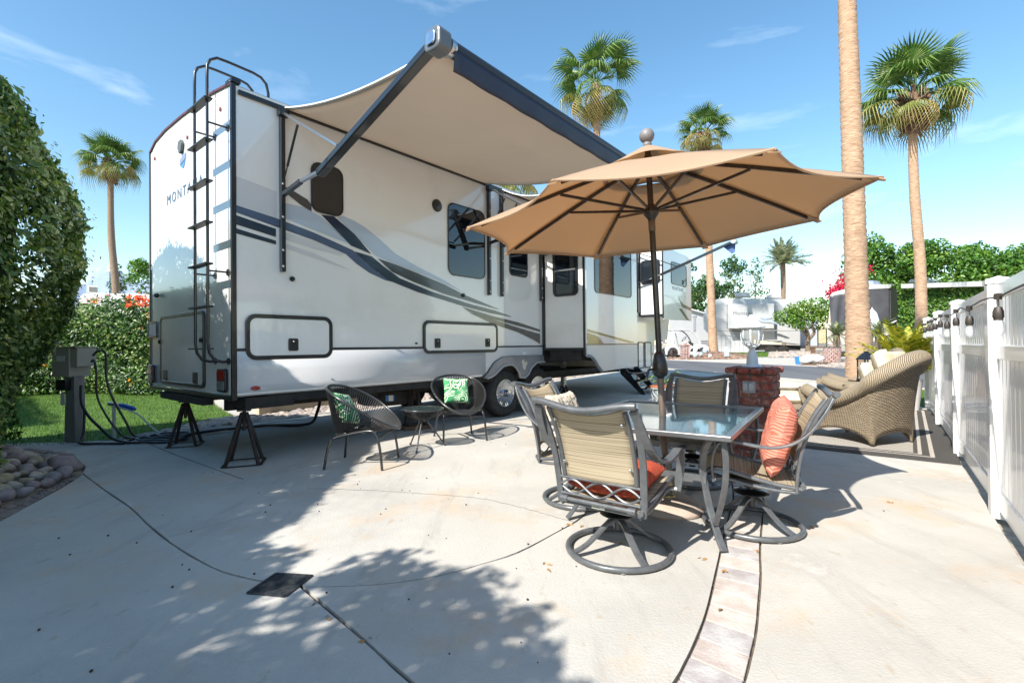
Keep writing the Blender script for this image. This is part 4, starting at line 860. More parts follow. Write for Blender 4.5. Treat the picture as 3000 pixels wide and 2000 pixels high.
# ---- parasol
nrm = Vector((-0.04539734,-0.00438485,0.99895939)); ub = Vector((0,1,0)).cross(nrm).normalized(); vb = nrm.cross(ub)
PX, PY = 1.09878, 3.46785
um = thing('parasol', 'large open tan market parasol leaning slightly over the glass table', 'parasol', (PX,PY,0))
um.rotation_euler = Matrix((ub, vb, nrm)).transposed().to_euler()
M_umb = mat('parasol_canvas', (.56,.42,.29), .85, col2=(.52,.385,.26), nscale=1.6, bump=.12, bscale=220)
t_, n_, l_, b_ = nodes_of(M_umb)
tcu = n_('ShaderNodeTexCoord'); mpu = n_('ShaderNodeMapping'); mpu.inputs['Scale'].default_value = (40,40,500); l_(tcu.outputs['Object'], mpu.inputs[0])
tr_ = n_('ShaderNodeBsdfTranslucent'); tr_.inputs[0].default_value = (.72,.49,.28,1); ms = n_('ShaderNodeMixShader'); ms.inputs[0].default_value = .45
l_(b_.outputs[0], ms.inputs[1]); l_(tr_.outputs[0], ms.inputs[2]); l_(ms.outputs[0], t_.nodes['Material Output'].inputs[0])
M_rib = mat('bronze_rib', (.028,.022,.018), .38, metal=.3, coat=.3, col2=(.05,.04,.033), nscale=30)
Rr_, Hr, Za, ph0 = 1.314, 2.038, 2.50, .13292
def canz(s): return Hr+(Za-Hr)*(1-s**1.12)
for k in range(8):
    a0 = ph0+k*pi/4; a1 = a0+pi/4; p0 = np.array([cos(a0), sin(a0)]); p1 = np.array([cos(a1), sin(a1)])
    def pan(u, v, p0=p0, p1=p1):
        s = .24+.76*u; q = (p0*(1-v)+p1*v)*s*Rr_; dip = 4*v*(1-v)
        q = q*(1-.085*dip*u**2.5); z = canz(s)-.012*dip*s+(.018 if 0 else 0)
        return (q[0], q[1], z)
    MB().grid(pan, 14, 10, (1,1)).build('canopy_panel', M_umb, um, smooth=True, recalc=False, solid=.003)
    MB().tube([pan(1, v/10)[:2]+(pan(1, v/10)[2]-.002,) for v in range(11)], .007, 5).build('hem', M_umb, um, smooth=True)
    rp = [(p0[0]*Rr_*s, p0[1]*Rr_*s, canz(s)-.022) for s in (.05,.3,.5,.75,.93)]
    MB().strap(rp, .016, .024, (-p0[1],p0[0],0)).build('rib', M_rib, um)
    j = .50; MB().bar((p0[0]*.055,p0[1]*.055,2.135), (p0[0]*Rr_*j,p0[1]*Rr_*j,canz(j)-.036), .013, .018).build('strut', M_rib, um)
    MB().box((p0[0]*Rr_*.965,p0[1]*Rr_*.965,canz(.965)-.016), (.12,.05,.006), ((p0[0],p0[1],-.4),(-p0[1],p0[0],0),(.37*p0[0],.37*p0[1],.92))).build('rib_pocket', M_umb, um)
def vent(u, v):
    a_ = ph0+2*pi*v; k_ = (8*v) % 1; r = .03+.33*u*(1-.05*4*k_*(1-k_)); z = Za+.085-.175*u**1.05+.022*(4*k_*(1-k_))*u**3*(1 if int(8*v) % 2 else .4)
    return (cos(a_)*r, sin(a_)*r, z)
MB().grid(vent, 8, 64).build('vent_cap', M_umb, um, smooth=True, recalc=False, solid=.003)
MB().lathe([(.0,.10),(.021,.10),(.021,2.56),(.0,2.56)], 16).build('pole', M_rib, um, smooth=True)
MB().lathe([(.026,2.06),(.030,2.07),(.052,2.10),(.056,2.12),(.052,2.14),(.036,2.15),(.030,2.16),(.026,2.17)], 20).build('runner', M_rib, um, smooth=True)
MB().lathe([(.0225,1.98),(.0245,1.985),(.0245,2.055),(.0225,2.06)], 16).build('pole_collar', mat('bronze_light', (.16,.12,.085), .45, metal=.3), um, smooth=True)
MB().lathe([(.026,2.42),(.034,2.45),(.034,2.50),(.026,2.52)], 16).build('top_hub', M_rib, um, smooth=True)
MB().lathe([(.022,1.12),(.036,1.105),(.052,1.03),(.055,.97),(.045,.95),(.028,.94),(.024,.93)], 20).build('crank_housing', M_rib, um, smooth=True)
b = MB(); b.tube([(-.04,-.02,1.0),(-.085,-.035,1.0),(-.095,-.04,.99),(-.12,-.05,.92)], .009, 6); b.build('crank_handle', M_rib, um, smooth=True)
MB().lathe([(.0235,.40),(.0235,.93)], 16).build('lower_pole', mat('worn_bronze', (.10,.07,.055), .5, metal=.3, col2=(.24,.18,.14), nscale=12, stretch=(1,1,.2)), um, smooth=True)
b = MB(); b.lathe([(.0,2.575),(.030,2.575),(.032,2.60),(.024,2.62)], 14); b.ball((0,0,2.662), .053, 18); b.build('finial', mat('finial_grey', (.15,.14,.14), .5, col2=(.22,.205,.20), nscale=8), um, smooth=True, autosm=False)
ub_ = thing('umbrella_stand', 'round beige dome weight holding the parasol pole on the patio', 'umbrella stand', (PX,PY,0))
M_base = mat('beige_resin', (.40,.31,.25), .6, col2=(.46,.37,.30), nscale=5, bump=.1)
MB().lathe([(.0,.0),(.235,.0),(.245,.012),(.243,.03),(.20,.062),(.12,.085),(.05,.094),(.0,.096)], 48).build('weight', M_base, ub_, smooth=True)
MB().lathe([(.027,.09),(.030,.09),(.030,.33),(.027,.33)], 16).build('tube', M_pwd, ub_, smooth=True); MB().lathe([(.03,.094),(.055,.094),(.05,.106),(.03,.108)], 16).build('collar', mat('brass', (.55,.42,.2), .35, metal=.8), ub_, smooth=True)
# ---- pillows
def pillow(name, w, h, t, m, loc, rot, label, grp=None, tuft=0, n=26):
    b = MB(); 
    for s in (1,-1):
        def f(u, v, s=s):
            x, y = 2*u-1, 2*v-1; e_ = max(0, (1-x**4)*(1-y**4))**.5; pin = 1-.07*(1-abs(x)**2)*abs(y)**3; pin2 = 1-.07*(1-abs(y)**2)*abs(x)**3
            wr = .018*sin(9*x+3*y)*e_*t*4+.01*sin(14*y-5*x)*e_
            return (x*w/2*pin2, y*h/2*pin, s*(t/2*e_**.9+wr*.25))
        b.grid(f, n, n, (w, h))
    b.tube([(x, y, 0) for x, y in [((2*i/24-1)*w/2*1.0, -h/2*(1-.0*abs(2*i/24-1))) for i in range(25)]], .001, 4)
    o = b.build(name, m, smooth=True, recalc=False, autosm=False); o.location = loc; o.rotation_euler = rot; tag(o, label, 'pillow', grp)
    if tuft:
        md = o.modifiers.new('sub', 'SUBSURF'); md.levels = 1; md.render_levels = 1; tx = bpy.data.textures.new('tufts', 'VORONOI'); tx.noise_scale = .03; dm = o.modifiers.new('disp', 'DISPLACE'); dm.texture = tx; dm.strength = tuft; dm.texture_coords = 'LOCAL'
    return o
def f_coral(c1, c2):
    def f(m, t, n, l, b, uv):
        wv = n('ShaderNodeTexVoronoi'); wv.inputs['Scale'].default_value = 5.2; wv.distance = 'EUCLIDEAN'
        nz = n('ShaderNodeTexNoise'); nz.inputs['Scale'].default_value = 5; mxx = n('ShaderNodeMixRGB'); mxx.inputs[0].default_value = .10; l(uv, mxx.inputs[1]); l(uv, nz.inputs['Vector']); l(nz.outputs['Color'], mxx.inputs[2]); l(mxx.outputs[0], wv.inputs['Vector'])
        ml = n('ShaderNodeMath'); ml.operation = 'MULTIPLY'; ml.inputs[1].default_value = 88; l(wv.outputs['Distance'], ml.inputs[0]); sn = n('ShaderNodeMath'); sn.operation = 'SINE'; l(ml.outputs[0], sn.inputs[0])
        r = n('ShaderNodeValToRGB'); r.color_ramp.elements[0].position = .25; r.color_ramp.elements[0].color = (*c2, 1); r.color_ramp.elements[1].position = .62; r.color_ramp.elements[1].color = (*c1, 1)
        ad = n('ShaderNodeMath'); ad.operation = 'MULTIPLY_ADD'; ad.inputs[1].default_value = .5; ad.inputs[2].default_value = .5; l(sn.outputs[0], ad.inputs[0]); l(ad.outputs[0], r.inputs[0]); l(r.outputs[0], b.inputs['Base Color'])
        bp = n('ShaderNodeBump'); bp.inputs['Strength'].default_value = .5; bp.inputs['Distance'].default_value = .004; l(ad.outputs[0], bp.inputs['Height']); l(bp.outputs[0], b.inputs['Normal'])
    return f
M_coral = uvmat('coral_cloth', (.7,.2,.13), f_coral((.68,.25,.18), (.50,.13,.08)), .85); M_rust_c = uvmat('rust_cloth', (.45,.07,.03), f_coral((.42,.07,.03), (.34,.04,.02)), .85)
M_cream = mat('cream_shag', (.62,.55,.44), .95, col2=(.52,.45,.35), nscale=30, bump=.6, bscale=60)
def f_palm(m, t, n, l, b, uv):
    nz = n('ShaderNodeTexNoise'); nz.inputs['Scale'].default_value = 3.2; l(uv, nz.inputs['Vector'])
    mxx = n('ShaderNodeMixRGB'); mxx.inputs[0].default_value = .42; l(uv, mxx.inputs[1]); l(nz.outputs['Color'], mxx.inputs[2])
    wv = n('ShaderNodeTexWave'); wv.bands_direction = 'DIAGONAL'; wv.inputs['Scale'].default_value = 17; wv.inputs['Distortion'].default_value = 5; wv.inputs['Detail'].default_value = 2; l(mxx.outputs[0], wv.inputs['Vector'])
    r = n('ShaderNodeValToRGB'); e_ = r.color_ramp.elements; e_[0].position = .2; e_[0].color = (.02,.20,.06,1); e_[1].position = .8; e_[1].color = (.75,.78,.66,1); k = e_.new(.5); k.color = (.16,.45,.16,1); l(wv.outputs['Fac'], r.inputs[0])
    z2 = n('ShaderNodeTexNoise'); z2.inputs['Scale'].default_value = 6; l(uv, z2.inputs['Vector']); m2 = n('ShaderNodeMixRGB'); r2 = n('ShaderNodeValToRGB'); r2.color_ramp.elements[0].position = .48; r2.color_ramp.elements[1].position = .58; l(z2.outputs['Fac'], r2.inputs[0]); l(r2.outputs[0], m2.inputs[0]); l(r.outputs[0], m2.inputs[1]); m2.inputs[2].default_value = (.05,.30,.11,1)
    l(m2.outputs[0], b.inputs['Base Color'])
M_palmc = uvmat('leaf_print_cloth', (.3,.6,.3), f_palm, .85)
def local_pt(ch, p): return tuple(Matrix.Translation(ch.location) @ Matrix.Rotation(ch.rotation_euler.z, 4, 'Z') @ Vector(p))
def prot(ch, tilt, roll=0): return (Matrix.Rotation(ch.rotation_euler.z, 3, 'Z') @ Matrix.Rotation(tilt, 3, 'X') @ Matrix.Rotation(roll, 3, 'Z')).to_euler()
pillow('scatter_pillow', .42, .40, .13, M_rust_c, local_pt(ch1, (0,.0,.43)), prot(ch1, R_(8)), 'rust-red patterned pillow lying on the nearest swivel chair seat')
pillow('scatter_pillow', .44, .44, .15, M_coral, local_pt(ch3, (.0,-.155,.60)), prot(ch3, R_(104), R_(4)), 'coral pillow with ring pattern propped upright on the fence side chair')
pillow('scatter_pillow', .42, .42, .14, M_cream, local_pt(ch2, (.0,-.13,.60)), prot(ch2, R_(108)), 'shaggy cream pillow propped on the chair at the left end of the table', tuft=.012)
# ---- string loungers
M_cord = mat('black_cord', (.012,.012,.013), .5); M_frame = mat('lounger_frame', (.022,.022,.024), .28, coat=.6)
def make_lounger(loc, az, label):
    c = thing('string_lounger', label, 'lounge chair', (loc[0], loc[1], 0), -az, 'black string lounge chairs beside the trailer')
    rim = []
    for i in range(48):
        t = 2*pi*i/48; w_ = .335+.025*(-sin(t)); rim.append(np.array([cos(t)*w_, .03+sin(t)*.36, .595-.215*sin(t)+.02*cos(2*t)]))
    MB().tube(rim, .0135, 8, closed=True).build('rim', M_frame, c, smooth=True)
    low = []
    for i in range(48):
        t = 2*pi*i/48; low.append(np.array([cos(t)*.16, -.10+sin(t)*.14, .335+.03*sin(t)]))
    MB().tube(low, .009, 6, closed=True).build('lower_ring', M_frame, c, smooth=True)
    cd_ = MB(); nC = 96
    def at_(L_, f): f = f*48; i = int(f) % 48; k = f-int(f); return L_[i]*(1-k)+L_[(i+1) % 48]*k
    for i in range(nC):
        f = i/nC; a_ = at_(rim, f); b2 = at_(low, f); mid = a_*.42+b2*.58+np.array([0,0,-.035])
        cd_.tube([a_, mid, b2], .0052, 4, cap=False)
    for i in range(24):
        f = i/24*.5; a_ = at_(low, f); b2 = at_(low, (1-f) % 1); cd_.tube([a_, (a_+b2)/2-np.array([0,0,.006]), b2], .0032, 4, cap=False)
    stuff(cd_.build('cord_shell', M_cord, c, recalc=False))
    for s in (-1,1):
        L_ = smooth_path([(s*.275,.30,0),(s*.262,.275,.20),(s*.25,.235,.335),(s*.24,.16,.368),(s*.22,-.05,.33),(s*.21,-.18,.295),(s*.225,-.235,.235),(s*.255,-.275,0)], 4)
        MB().tube(L_, .0125, 8).build('leg', M_frame, c, smooth=True)
    for y, z in ((.25,.30),(.10,.35),(-.20,.29)): MB().tube([(-.25,y,z),(.25,y,z)], .009, 6).build('crossbar', M_frame, c, smooth=True)
    return c
l1 = make_lounger((-1.53,4.91), R_(93), 'black string lounge chair on the left, seen side-on with a leaf-print pillow')
l2 = dup(l1, (-.69,6.20,0), -R_(158), 'black string lounge chair near the trailer wheel, facing the camera with a leaf-print pillow')
pillow('scatter_pillow', .34, .34, .10, M_palmc, local_pt(l1, (.0,-.155,.555)), prot(l1, R_(118), R_(12)), 'green palm-leaf print pillow in the left string lounge chair')
pillow('scatter_pillow', .34, .34, .10, M_palmc, local_pt(l2, (.0,-.10,.60)), prot(l2, R_(112), R_(3)), 'green palm-leaf print pillow in the string chair by the wheel')
st_ = thing('side_table', 'small round string side table with glass top between the two black loungers', 'side table', (-1.04,5.63,0))
MB().tube([(cos(2*pi*i/40)*.232, sin(2*pi*i/40)*.232, .452) for i in range(40)], .0115, 8, closed=True).build('rim', M_frame, st_, smooth=True)
MB().lathe([(.0,.456),(.222,.456),(.222,.461),(.0,.461)], 32).build('glass_top', mat('clear_glass', (.10,.16,.155), .04, ior=1.5, alpha=.45, coat=1), st_, smooth=True)
MB().tube([(cos(2*pi*i/24)*.045, sin(2*pi*i/24)*.045, .315) for i in range(24)], .007, 6, closed=True).build('lower_ring', M_frame, st_, smooth=True)
cd_ = MB()
for i in range(52):
    t = 2*pi*i/52; p = [np.array([cos(t)*.232, sin(t)*.232, .445]), np.array([cos(t)*.165, sin(t)*.165, .372]), np.array([cos(t)*.045, sin(t)*.045, .316])]; cd_.tube(p, .0032, 4, cap=False)
stuff(cd_.build('cord_shell', M_cord, st_, recalc=False))
for t in (2.36,-1.67,.47):
    MB().tube([(cos(t)*.05,sin(t)*.05,.318),(cos(t)*.12,sin(t)*.12,.22),(cos(t)*.26,sin(t)*.26,.012)], .009, 6).build('leg', M_frame, st_, smooth=True); MB().ball((cos(t)*.262,sin(t)*.262,.012), .014, 6).build('foot', M_frame, st_)
MB().tube([(cos(t)*.155,sin(t)*.155,.17) for t in (2.36,-1.67,.47)], .006, 6, closed=True).build('brace', M_frame, st_)
# ================================================================= WICKER GROUP, RUG, PILLAR, FENCE
def f_wick(m, t, n, l, b, uv):
    q = n('ShaderNodeMapping'); q.inputs['Scale'].default_value = (1,1,1); l(uv, q.inputs[0])
    br = n('ShaderNodeTexBrick'); br.inputs['Scale'].default_value = 1; br.inputs['Mortar Size'].default_value = .0055; br.inputs['Mortar Smooth'].default_value = .6
    br.inputs['Brick Width'].default_value = .042; br.inputs['Row Height'].default_value = .021; br.inputs['Bias'].default_value = 0
    br.inputs['Color1'].default_value = (.46,.37,.25,1); br.inputs['Color2'].default_value = (.34,.265,.175,1); br.inputs['Mortar'].default_value = (.05,.036,.023,1); l(q.outputs[0], br.inputs['Vector'])
    nz = n('ShaderNodeTexNoise'); nz.inputs['Scale'].default_value = 14; l(uv, nz.inputs['Vector']); mm = n('ShaderNodeMixRGB'); mm.blend_type = 'MULTIPLY'; mm.inputs[0].default_value = .6; rr = n('ShaderNodeValToRGB'); rr.color_ramp.elements[0].color = (.6,.6,.6,1); rr.color_ramp.elements[1].color = (1.3,1.3,1.3,1); l(nz.outputs['Fac'], rr.inputs[0]); l(br.outputs['Color'], mm.inputs[1]); l(rr.outputs[0], mm.inputs[2])
    l(mm.outputs[0], b.inputs['Base Color']); iv = n('ShaderNodeMath'); iv.operation = 'SUBTRACT'; iv.inputs[0].default_value = 1; l(br.outputs['Fac'], iv.inputs[1])
    bp = n('ShaderNodeBump'); bp.inputs['Strength'].default_value = 1; bp.inputs['Distance'].default_value = .007; l(iv.outputs[0], bp.inputs['Height']); l(bp.outputs[0], b.inputs['Normal'])
M_wick = uvmat('wicker', (.3,.22,.14), f_wick, .55)
def f_wrap(m, t, n, l, b, uv):
    wv = n('ShaderNodeTexWave'); wv.bands_direction = 'DIAGONAL'; wv.inputs['Scale'].default_value = 30; wv.inputs['Distortion'].default_value = 1.6; wv.inputs['Detail'].default_value = 3; l(uv, wv.inputs['Vector'])
    r = n('ShaderNodeValToRGB'); r.color_ramp.elements[0].position = .15; r.color_ramp.elements[0].color = (.17,.13,.085,1); r.color_ramp.elements[1].position = .6; r.color_ramp.elements[1].color = (.47,.38,.26,1); l(wv.outputs['Fac'], r.inputs[0]); l(r.outputs[0], b.inputs['Base Color'])
    bp = n('ShaderNodeBump'); bp.inputs['Strength'].default_value = 1; bp.inputs['Distance'].default_value = .008; l(wv.outputs['Fac'], bp.inputs['Height']); l(bp.outputs[0], b.inputs['Normal'])
M_wrap = uvmat('wicker_roll', (.3,.22,.14), f_wrap, .6)
M_cush = mat('ecru_cushion', (.52,.44,.30), .85, col2=(.60,.53,.39), nscale=9, nlo=.45, nhi=.55, bump=.25, bscale=12)
def gtube(b, pts, r, n=12, ulen=None):
    P = [np.array(p, float) for p in pts]; d = arclen(P); rs = r if hasattr(r, '__len__') else [r]*len(P); U = []
    u = np.array([0,0,1.])
    fr = []
    for i in range(len(P)):
        T = unit(P[min(i+1,len(P)-1)]-P[max(i-1,0)]); u = unit(u-T*np.dot(u,T)); fr.append((u.copy(), np.cross(T,u)))
    o = len(P)-1
    def f(a, c): i = int(round(a*o)); t = 2*pi*c; return P[i]+(fr[i][0]*cos(t)+fr[i][1]*sin(t))*rs[i]
    b.grid(f, o, n, (d[-1], 2*pi*np.mean(rs))); return b
def wicker_chair(loc, az, label):
    c = thing('wicker_armchair', label, 'armchair', (*loc, 0), -az, 'woven wicker armchairs on the striped rug')
    bot = smooth_path([(-.0,.74,0),(-.005,.40,0),(.0,.03,0),(.05,-.02,0),(.32,-.05,0),(.60,-.02,0),(.65,.03,0),(.655,.40,0),(.65,.74,0)], 6)
    top = smooth_path([(-.06,.76,.60),(-.075,.42,.50),(-.055,.10,.63),(-.02,-.10,.80),(.32,-.20,.97),(.64,-.14,.98),(.70,.08,.74),(.725,.42,.52),(.71,.76,.60)], 6)
    n_ = len(bot)-1; db = arclen(bot)
    def zlow(i):
        f = i/n_; 
        if f < .27: t = f/.27; return .035+.145*sin(pi*t)**.8
        if f < .31 or f > .69 and f < .73: return .035
        if f < .69: t = (f-.31)/.38; return .035+.135*sin(pi*t)**.8
        t = (f-.73)/.27; return .035+.145*sin(pi*t)**.8
    def sh(u, v):
        f = u*n_; i = min(int(f), n_-1); k = f-i; B_ = bot[i]*(1-k)+bot[i+1]*k; T_ = top[i]*(1-k)+top[i+1]*k; B_ = B_.copy(); B_[2] = zlow(f)
        w_ = v**1.8*.6+v*.4; return np.array([B_[0]*(1-w_)+T_[0]*w_, B_[1]*(1-w_)+T_[1]*w_, B_[2]*(1-v)+T_[2]*v])
    MB().grid(sh, n_*2, 14, (2.25,.85)).build('woven_shell', M_wick, c, smooth=True, recalc=False, solid=.03, autosm=False)
    rr = [.075+.012*sin(i*.9)*0+.01*(1 if 14 < i < 34 else 0) for i in range(len(top))]
    gtube(MB(), [p+np.array([0,0,-.005]) for p in top], rr, 14).build('rolled_arm', M_wrap, c, smooth=True, recalc=False, autosm=False)
    for s, i in ((0,0),(1,len(top)-1)):
        P = smooth_path([top[i], top[i]+np.array([0,.02,-.10]), (bot[i][0], .745, .30), (bot[i][0], .74, .02)], 4); gtube(MB(), P, [.07,.068,.062,.055,.048,.044,.04,.036,.033,.03,.028,.026,.025][:len(P)], 10).build('arm_front', M_wrap, c, smooth=True, recalc=False, autosm=False)
    lo = [np.array([bot[0][0]*1.0+0, 0, 0])]
    lo = [sh(i/40, 0)+np.array([0,0,.0]) for i in range(41)]; gtube(MB(), lo, .013, 8).build('apron_braid', M_wrap, c, smooth=True, recalc=False)
    for x, y in ((.0,.02),(.65,.02),(.0,.72),(.65,.72)): gtube(MB(), [(x,y,.06),(x,y,.0)], .022, 8).build('foot', M_wrap, c, smooth=True, recalc=False)
    MB().grid(lambda u, v: (.03+.59*u, .755+.0*v, .06+.24*v+.06*sin(pi*u)*(1-v)), 8, 4, (.6,.25)).build('front_panel', M_wick, c, smooth=True, recalc=False, solid=.02)
    def cush(w_, h_, t_, name, loc_, rot):
        b = MB()
        for s in (1,-1):
            b.grid(lambda u, v, s=s: ((u-.5)*w_, (v-.5)*h_, s*t_/2*max(0,(1-(2*u-1)**6)*(1-(2*v-1)**6))**.35), 14, 14)
        o = b.build(name, M_cush, c, smooth=True, recalc=False, autosm=False); o.location = loc_; o.rotation_euler = rot
    cush(.50,.56,.15,'seat_cushion',(.325,.42,.385),(R_(-3),0,0)); cush(.48,.50,.18,'back_cushion',(.325,.10,.70),(R_(72),0,0)); cush(.46,.20,.17,'head_cushion',(.325,-.0,.96),(R_(72),0,0))
    return c
wc1 = wicker_chair((3.98,5.40), R_(-19.7), 'nearest woven wicker armchair beside the white fence, side towards the camera')
wc2 = dup(wc1, (5.52,7.25,0), -R_(-52), 'farther wicker armchair half hidden behind the nearest one')
for i, (x, y, lab) in enumerate(((3.62,6.55,'wicker ottoman with thick ecru cushion just right of the brick pillar'),(4.55,8.35,'second wicker ottoman farther away, behind the first'))):
    o_ = thing('wicker_ottoman', lab, 'ottoman', (x, y, 0), -R_(20), 'wicker ottomans beside the brick pillar')
    gtube(MB(), [(0,0,.03),(0,0,.12),(0,0,.24),(0,0,.33)], [.25,.29,.31,.33], 32).build('woven_base', M_wick, o_, smooth=True, recalc=False)
    gtube(MB(), [(cos(2*pi*k/32)*.31, sin(2*pi*k/32)*.31, .345) for k in range(33)], .045, 10).build('rolled_rim', M_wrap, o_, smooth=True, recalc=False)
    b = MB()
    for s in (1,-1): b.grid(lambda u, v, s=s: ((u-.5)*.60, (v-.5)*.56, .44+s*.085*max(0,(1-(2*u-1)**6)*(1-(2*v-1)**6))**.4), 14, 14)
    b.build('cushion', M_cush, o_, smooth=True, recalc=False, autosm=False)
wt = thing('wicker_side_table', 'small wicker side table with dark glass top holding the lantern', 'side table', (4.98,6.78,0))
gtube(MB(), [(0,0,.0),(0,0,.25),(0,0,.5),(0,0,.63)], [.22,.17,.19,.24], 24).build('woven_base', M_wick, wt, smooth=True, recalc=False)
MB().lathe([(.0,.63),(.25,.63),(.25,.645),(.0,.645)], 32).build('glass_top', M_glassd, wt, smooth=True)
ln = thing('lantern', 'black metal candle lantern standing between the wicker armchairs', 'lantern', (4.90,6.72,.645))
b = MB()
for x in (-1,1):
    for y in (-1,1): b.box((x*.072,y*.072,.155), (.014,.014,.27))
b.box((0,0,.012), (.17,.17,.022)); b.build('frame', M_blk, ln)
b = MB(); b.lathe([(.12,.285),(.125,.295),(.055,.37),(.045,.38),(.03,.385),(.03,.40),(.0,.405)], 4, ax=((1,1,0),(-1,1,0),(0,0,1))); b.build('roof', M_blk, ln, bevel=.002)
MB().tube([(cos(t)*.035,0,.41+sin(t)*.035) for t in np.linspace(0,pi,9)], .004, 6).build('handle', M_blk, ln)
MB().ring([(-.066,-.066),(.066,-.066),(.066,.066),(-.066,.066)], [(-.063,-.063),(.063,-.063),(.063,.063),(-.063,.063)], (0,0,.025), (1,0,0), (0,1,0), (0,0,.25)).build('glass', mat('lantern_glass', (.4,.45,.45), .03, alpha=.18, coat=1), ln)
MB().lathe([(.0,.022),(.035,.022),(.035,.12),(.0,.12)], 14).build('candle', mat('candle_wax', (.75,.70,.52), .5), ln, smooth=True)
# rug
u1 = e1; rgP = np.array([4.236,4.60]); 
def f_rug(m, t, n, l, b, uv):
    sx = n('ShaderNodeSeparateXYZ'); l(uv, sx.inputs[0])
    def mth(op, a, bb=None):
        k = n('ShaderNodeMath'); k.operation = op; (l(a, k.inputs[0]) if not isinstance(a, (int,float)) else setattr(k.inputs[0], 'default_value', a))
        if bb is not None: (l(bb, k.inputs[1]) if not isinstance(bb, (int,float)) else setattr(k.inputs[1], 'default_value', bb))
        return k.outputs[0]
    WR, LR_ = 2.1, 4.7
    dx = mth('MINIMUM', sx.outputs[0], mth('SUBTRACT', WR, sx.outputs[0])); dy = mth('MINIMUM', sx.outputs[1], mth('SUBTRACT', LR_, sx.outputs[1])); d_ = mth('MINIMUM', dx, dy)
    dd = mth('DIVIDE', d_, 1.05); r = n('ShaderNodeValToRGB'); r.color_ramp.interpolation = 'CONSTANT'; e_ = r.color_ramp.elements
    dk = (.055,.05,.045,1); lt = (.40,.36,.31,1); md_ = (.33,.30,.26,1)
    e_[0].position = 0; e_[0].color = dk; e_[1].position = .18/1.05; e_[1].color = lt
    for p, cc in ((.215,dk),(.275,lt),(.31,dk),(.345,md_)): k = e_.new(p/1.05); k.color = cc
    l(dd, r.inputs[0]); nz = n('ShaderNodeTexNoise'); q = n('ShaderNodeMapping'); q.inputs['Scale'].default_value = (70,9,1); l(uv, q.inputs[0]); l(q.outputs[0], nz.inputs['Vector']); nz.inputs['Scale'].default_value = 3
    rr = n('ShaderNodeValToRGB'); rr.color_ramp.elements[0].color = (.45,.45,.45,1); rr.color_ramp.elements[1].color = (1.5,1.5,1.5,1); rr.color_ramp.elements[0].position = .35; rr.color_ramp.elements[1].position = .65; l(nz.outputs['Fac'], rr.inputs[0])
    mm = n('ShaderNodeMixRGB'); mm.blend_type = 'MULTIPLY'; mm.inputs[0].default_value = .8; l(r.outputs[0], mm.inputs[1]); l(rr.outputs[0], mm.inputs[2]); l(mm.outputs[0], b.inputs['Base Color'])
M_rug = uvmat('striped_rug', (.2,.18,.16), f_rug, .95)
def rugf(u, v):
    p = rgP - e2*2.1*u + e1*4.7*v; wv = .003*sin(u*17)+.004*sin(v*23+u*5) if 0 else 0
    edge = .006 if (u in (0,1) or v in (0,1)) else .0
    return (p[0], p[1], .009+.003*sin(v*31)*sin(u*9)-edge*.6)
tag(MB().grid(rugf, 20, 40, (2.1,4.7)).build('outdoor_rug', M_rug, recalc=False, solid=.006), 'flat grey outdoor rug with pale and dark border stripes under the wicker seats', 'rug')
# brick pillar
pil = thing('brick_pillar', 'square red brick pillar with bullnose brick cap beside the glass table', 'pillar', (2.59,4.85,0), math.atan2(e1[1], e1[0]))
M_brk = [mat('used_brick_%d' % i, c, .88, col2=c2, nscale=16, nlo=.44, nhi=.6, bump=.5, bscale=60, dirt=(.56,.48,.43), dscale=10) for i, (c, c2) in
    enumerate([((.22,.045,.03),(.30,.10,.07)), ((.17,.04,.028),(.27,.08,.055)), ((.27,.09,.06),(.36,.22,.18)), ((.20,.055,.04),(.34,.17,.13))])]
M_mort = mat('mortar', (.20,.17,.145), .95, bump=.4, bscale=90)
Wp, ch_, bl = .41, .0773, .192   # local x = depth, local y = left
MB().box2((.012,.012,0), (Wp-.012,Wp-.012,.85)).build('mortar_core', M_mort, pil)
for r_i in range(11):
    z0 = r_i*ch_+.006; z1 = z0+.066; off_ = 0 if r_i % 2 else .1
    for side_ in range(4):
        s0 = 0.0; first = True
        while s0 < Wp-.1-.005:
            L_ = bl if not (first and r_i % 2) else .095
            if s0+L_ > Wp-.1: L_ = Wp-.108-s0
            if L_ < .03: break
            a_, b2 = s0, s0+L_; dp = random.uniform(-.004,.003)
            c_ = {0: ((-dp, a_), (.095, b2)), 1: ((a_, Wp-.095), (b2, Wp+dp)), 2: ((Wp-.095, Wp-b2), (Wp+dp, Wp-a_)), 3: ((Wp-b2, -dp), (Wp-a_, .095))}[side_]
            MB().box2((*c_[0], z0), (*c_[1], z1)).build('brick', random.choice(M_brk), pil, bevel=.005); s0 += L_+.011; first = False
for side_ in range(4):
    for k in range(4):
        a_ = -.035+k*.122; b2 = a_+.112 if k < 3 else Wp-.075
        if b2 <= a_: continue
        c_ = {0: ((-.035, a_), (.08, b2)), 1: ((a_, Wp-.08), (b2, Wp+.035)), 2: ((Wp-.08, Wp-b2), (Wp+.035, Wp-a_)), 3: ((Wp-b2, -.035), (Wp-a_, .08))}[side_]
        MB().box2((*c_[0], .857), (*c_[1], .925)).build('brick', M_brk[k % 2], pil, bevel=.028)
MB().box2((.03,.03,.85), (Wp-.03,Wp-.03,.921)).build('cap_mortar', M_mort, pil)
pl_ = MB().box2((-.012,.15,.665), (.004,.272,.785)).build('outlet_plate', mat('outlet_grey', (.36,.36,.37), .4, coat=.3), pil, bevel=.003)
for y0 in (.165,.22):
    MB().prism(rrect(y0, y0+.043, .69, .765, .018), (-.013,0,0), (0,1,0), (0,0,1), (-.014,0,0)).build('outlet_cover', mat('cover_grey', (.48,.48,.48), .35, coat=.3), pl_, bevel=.003)
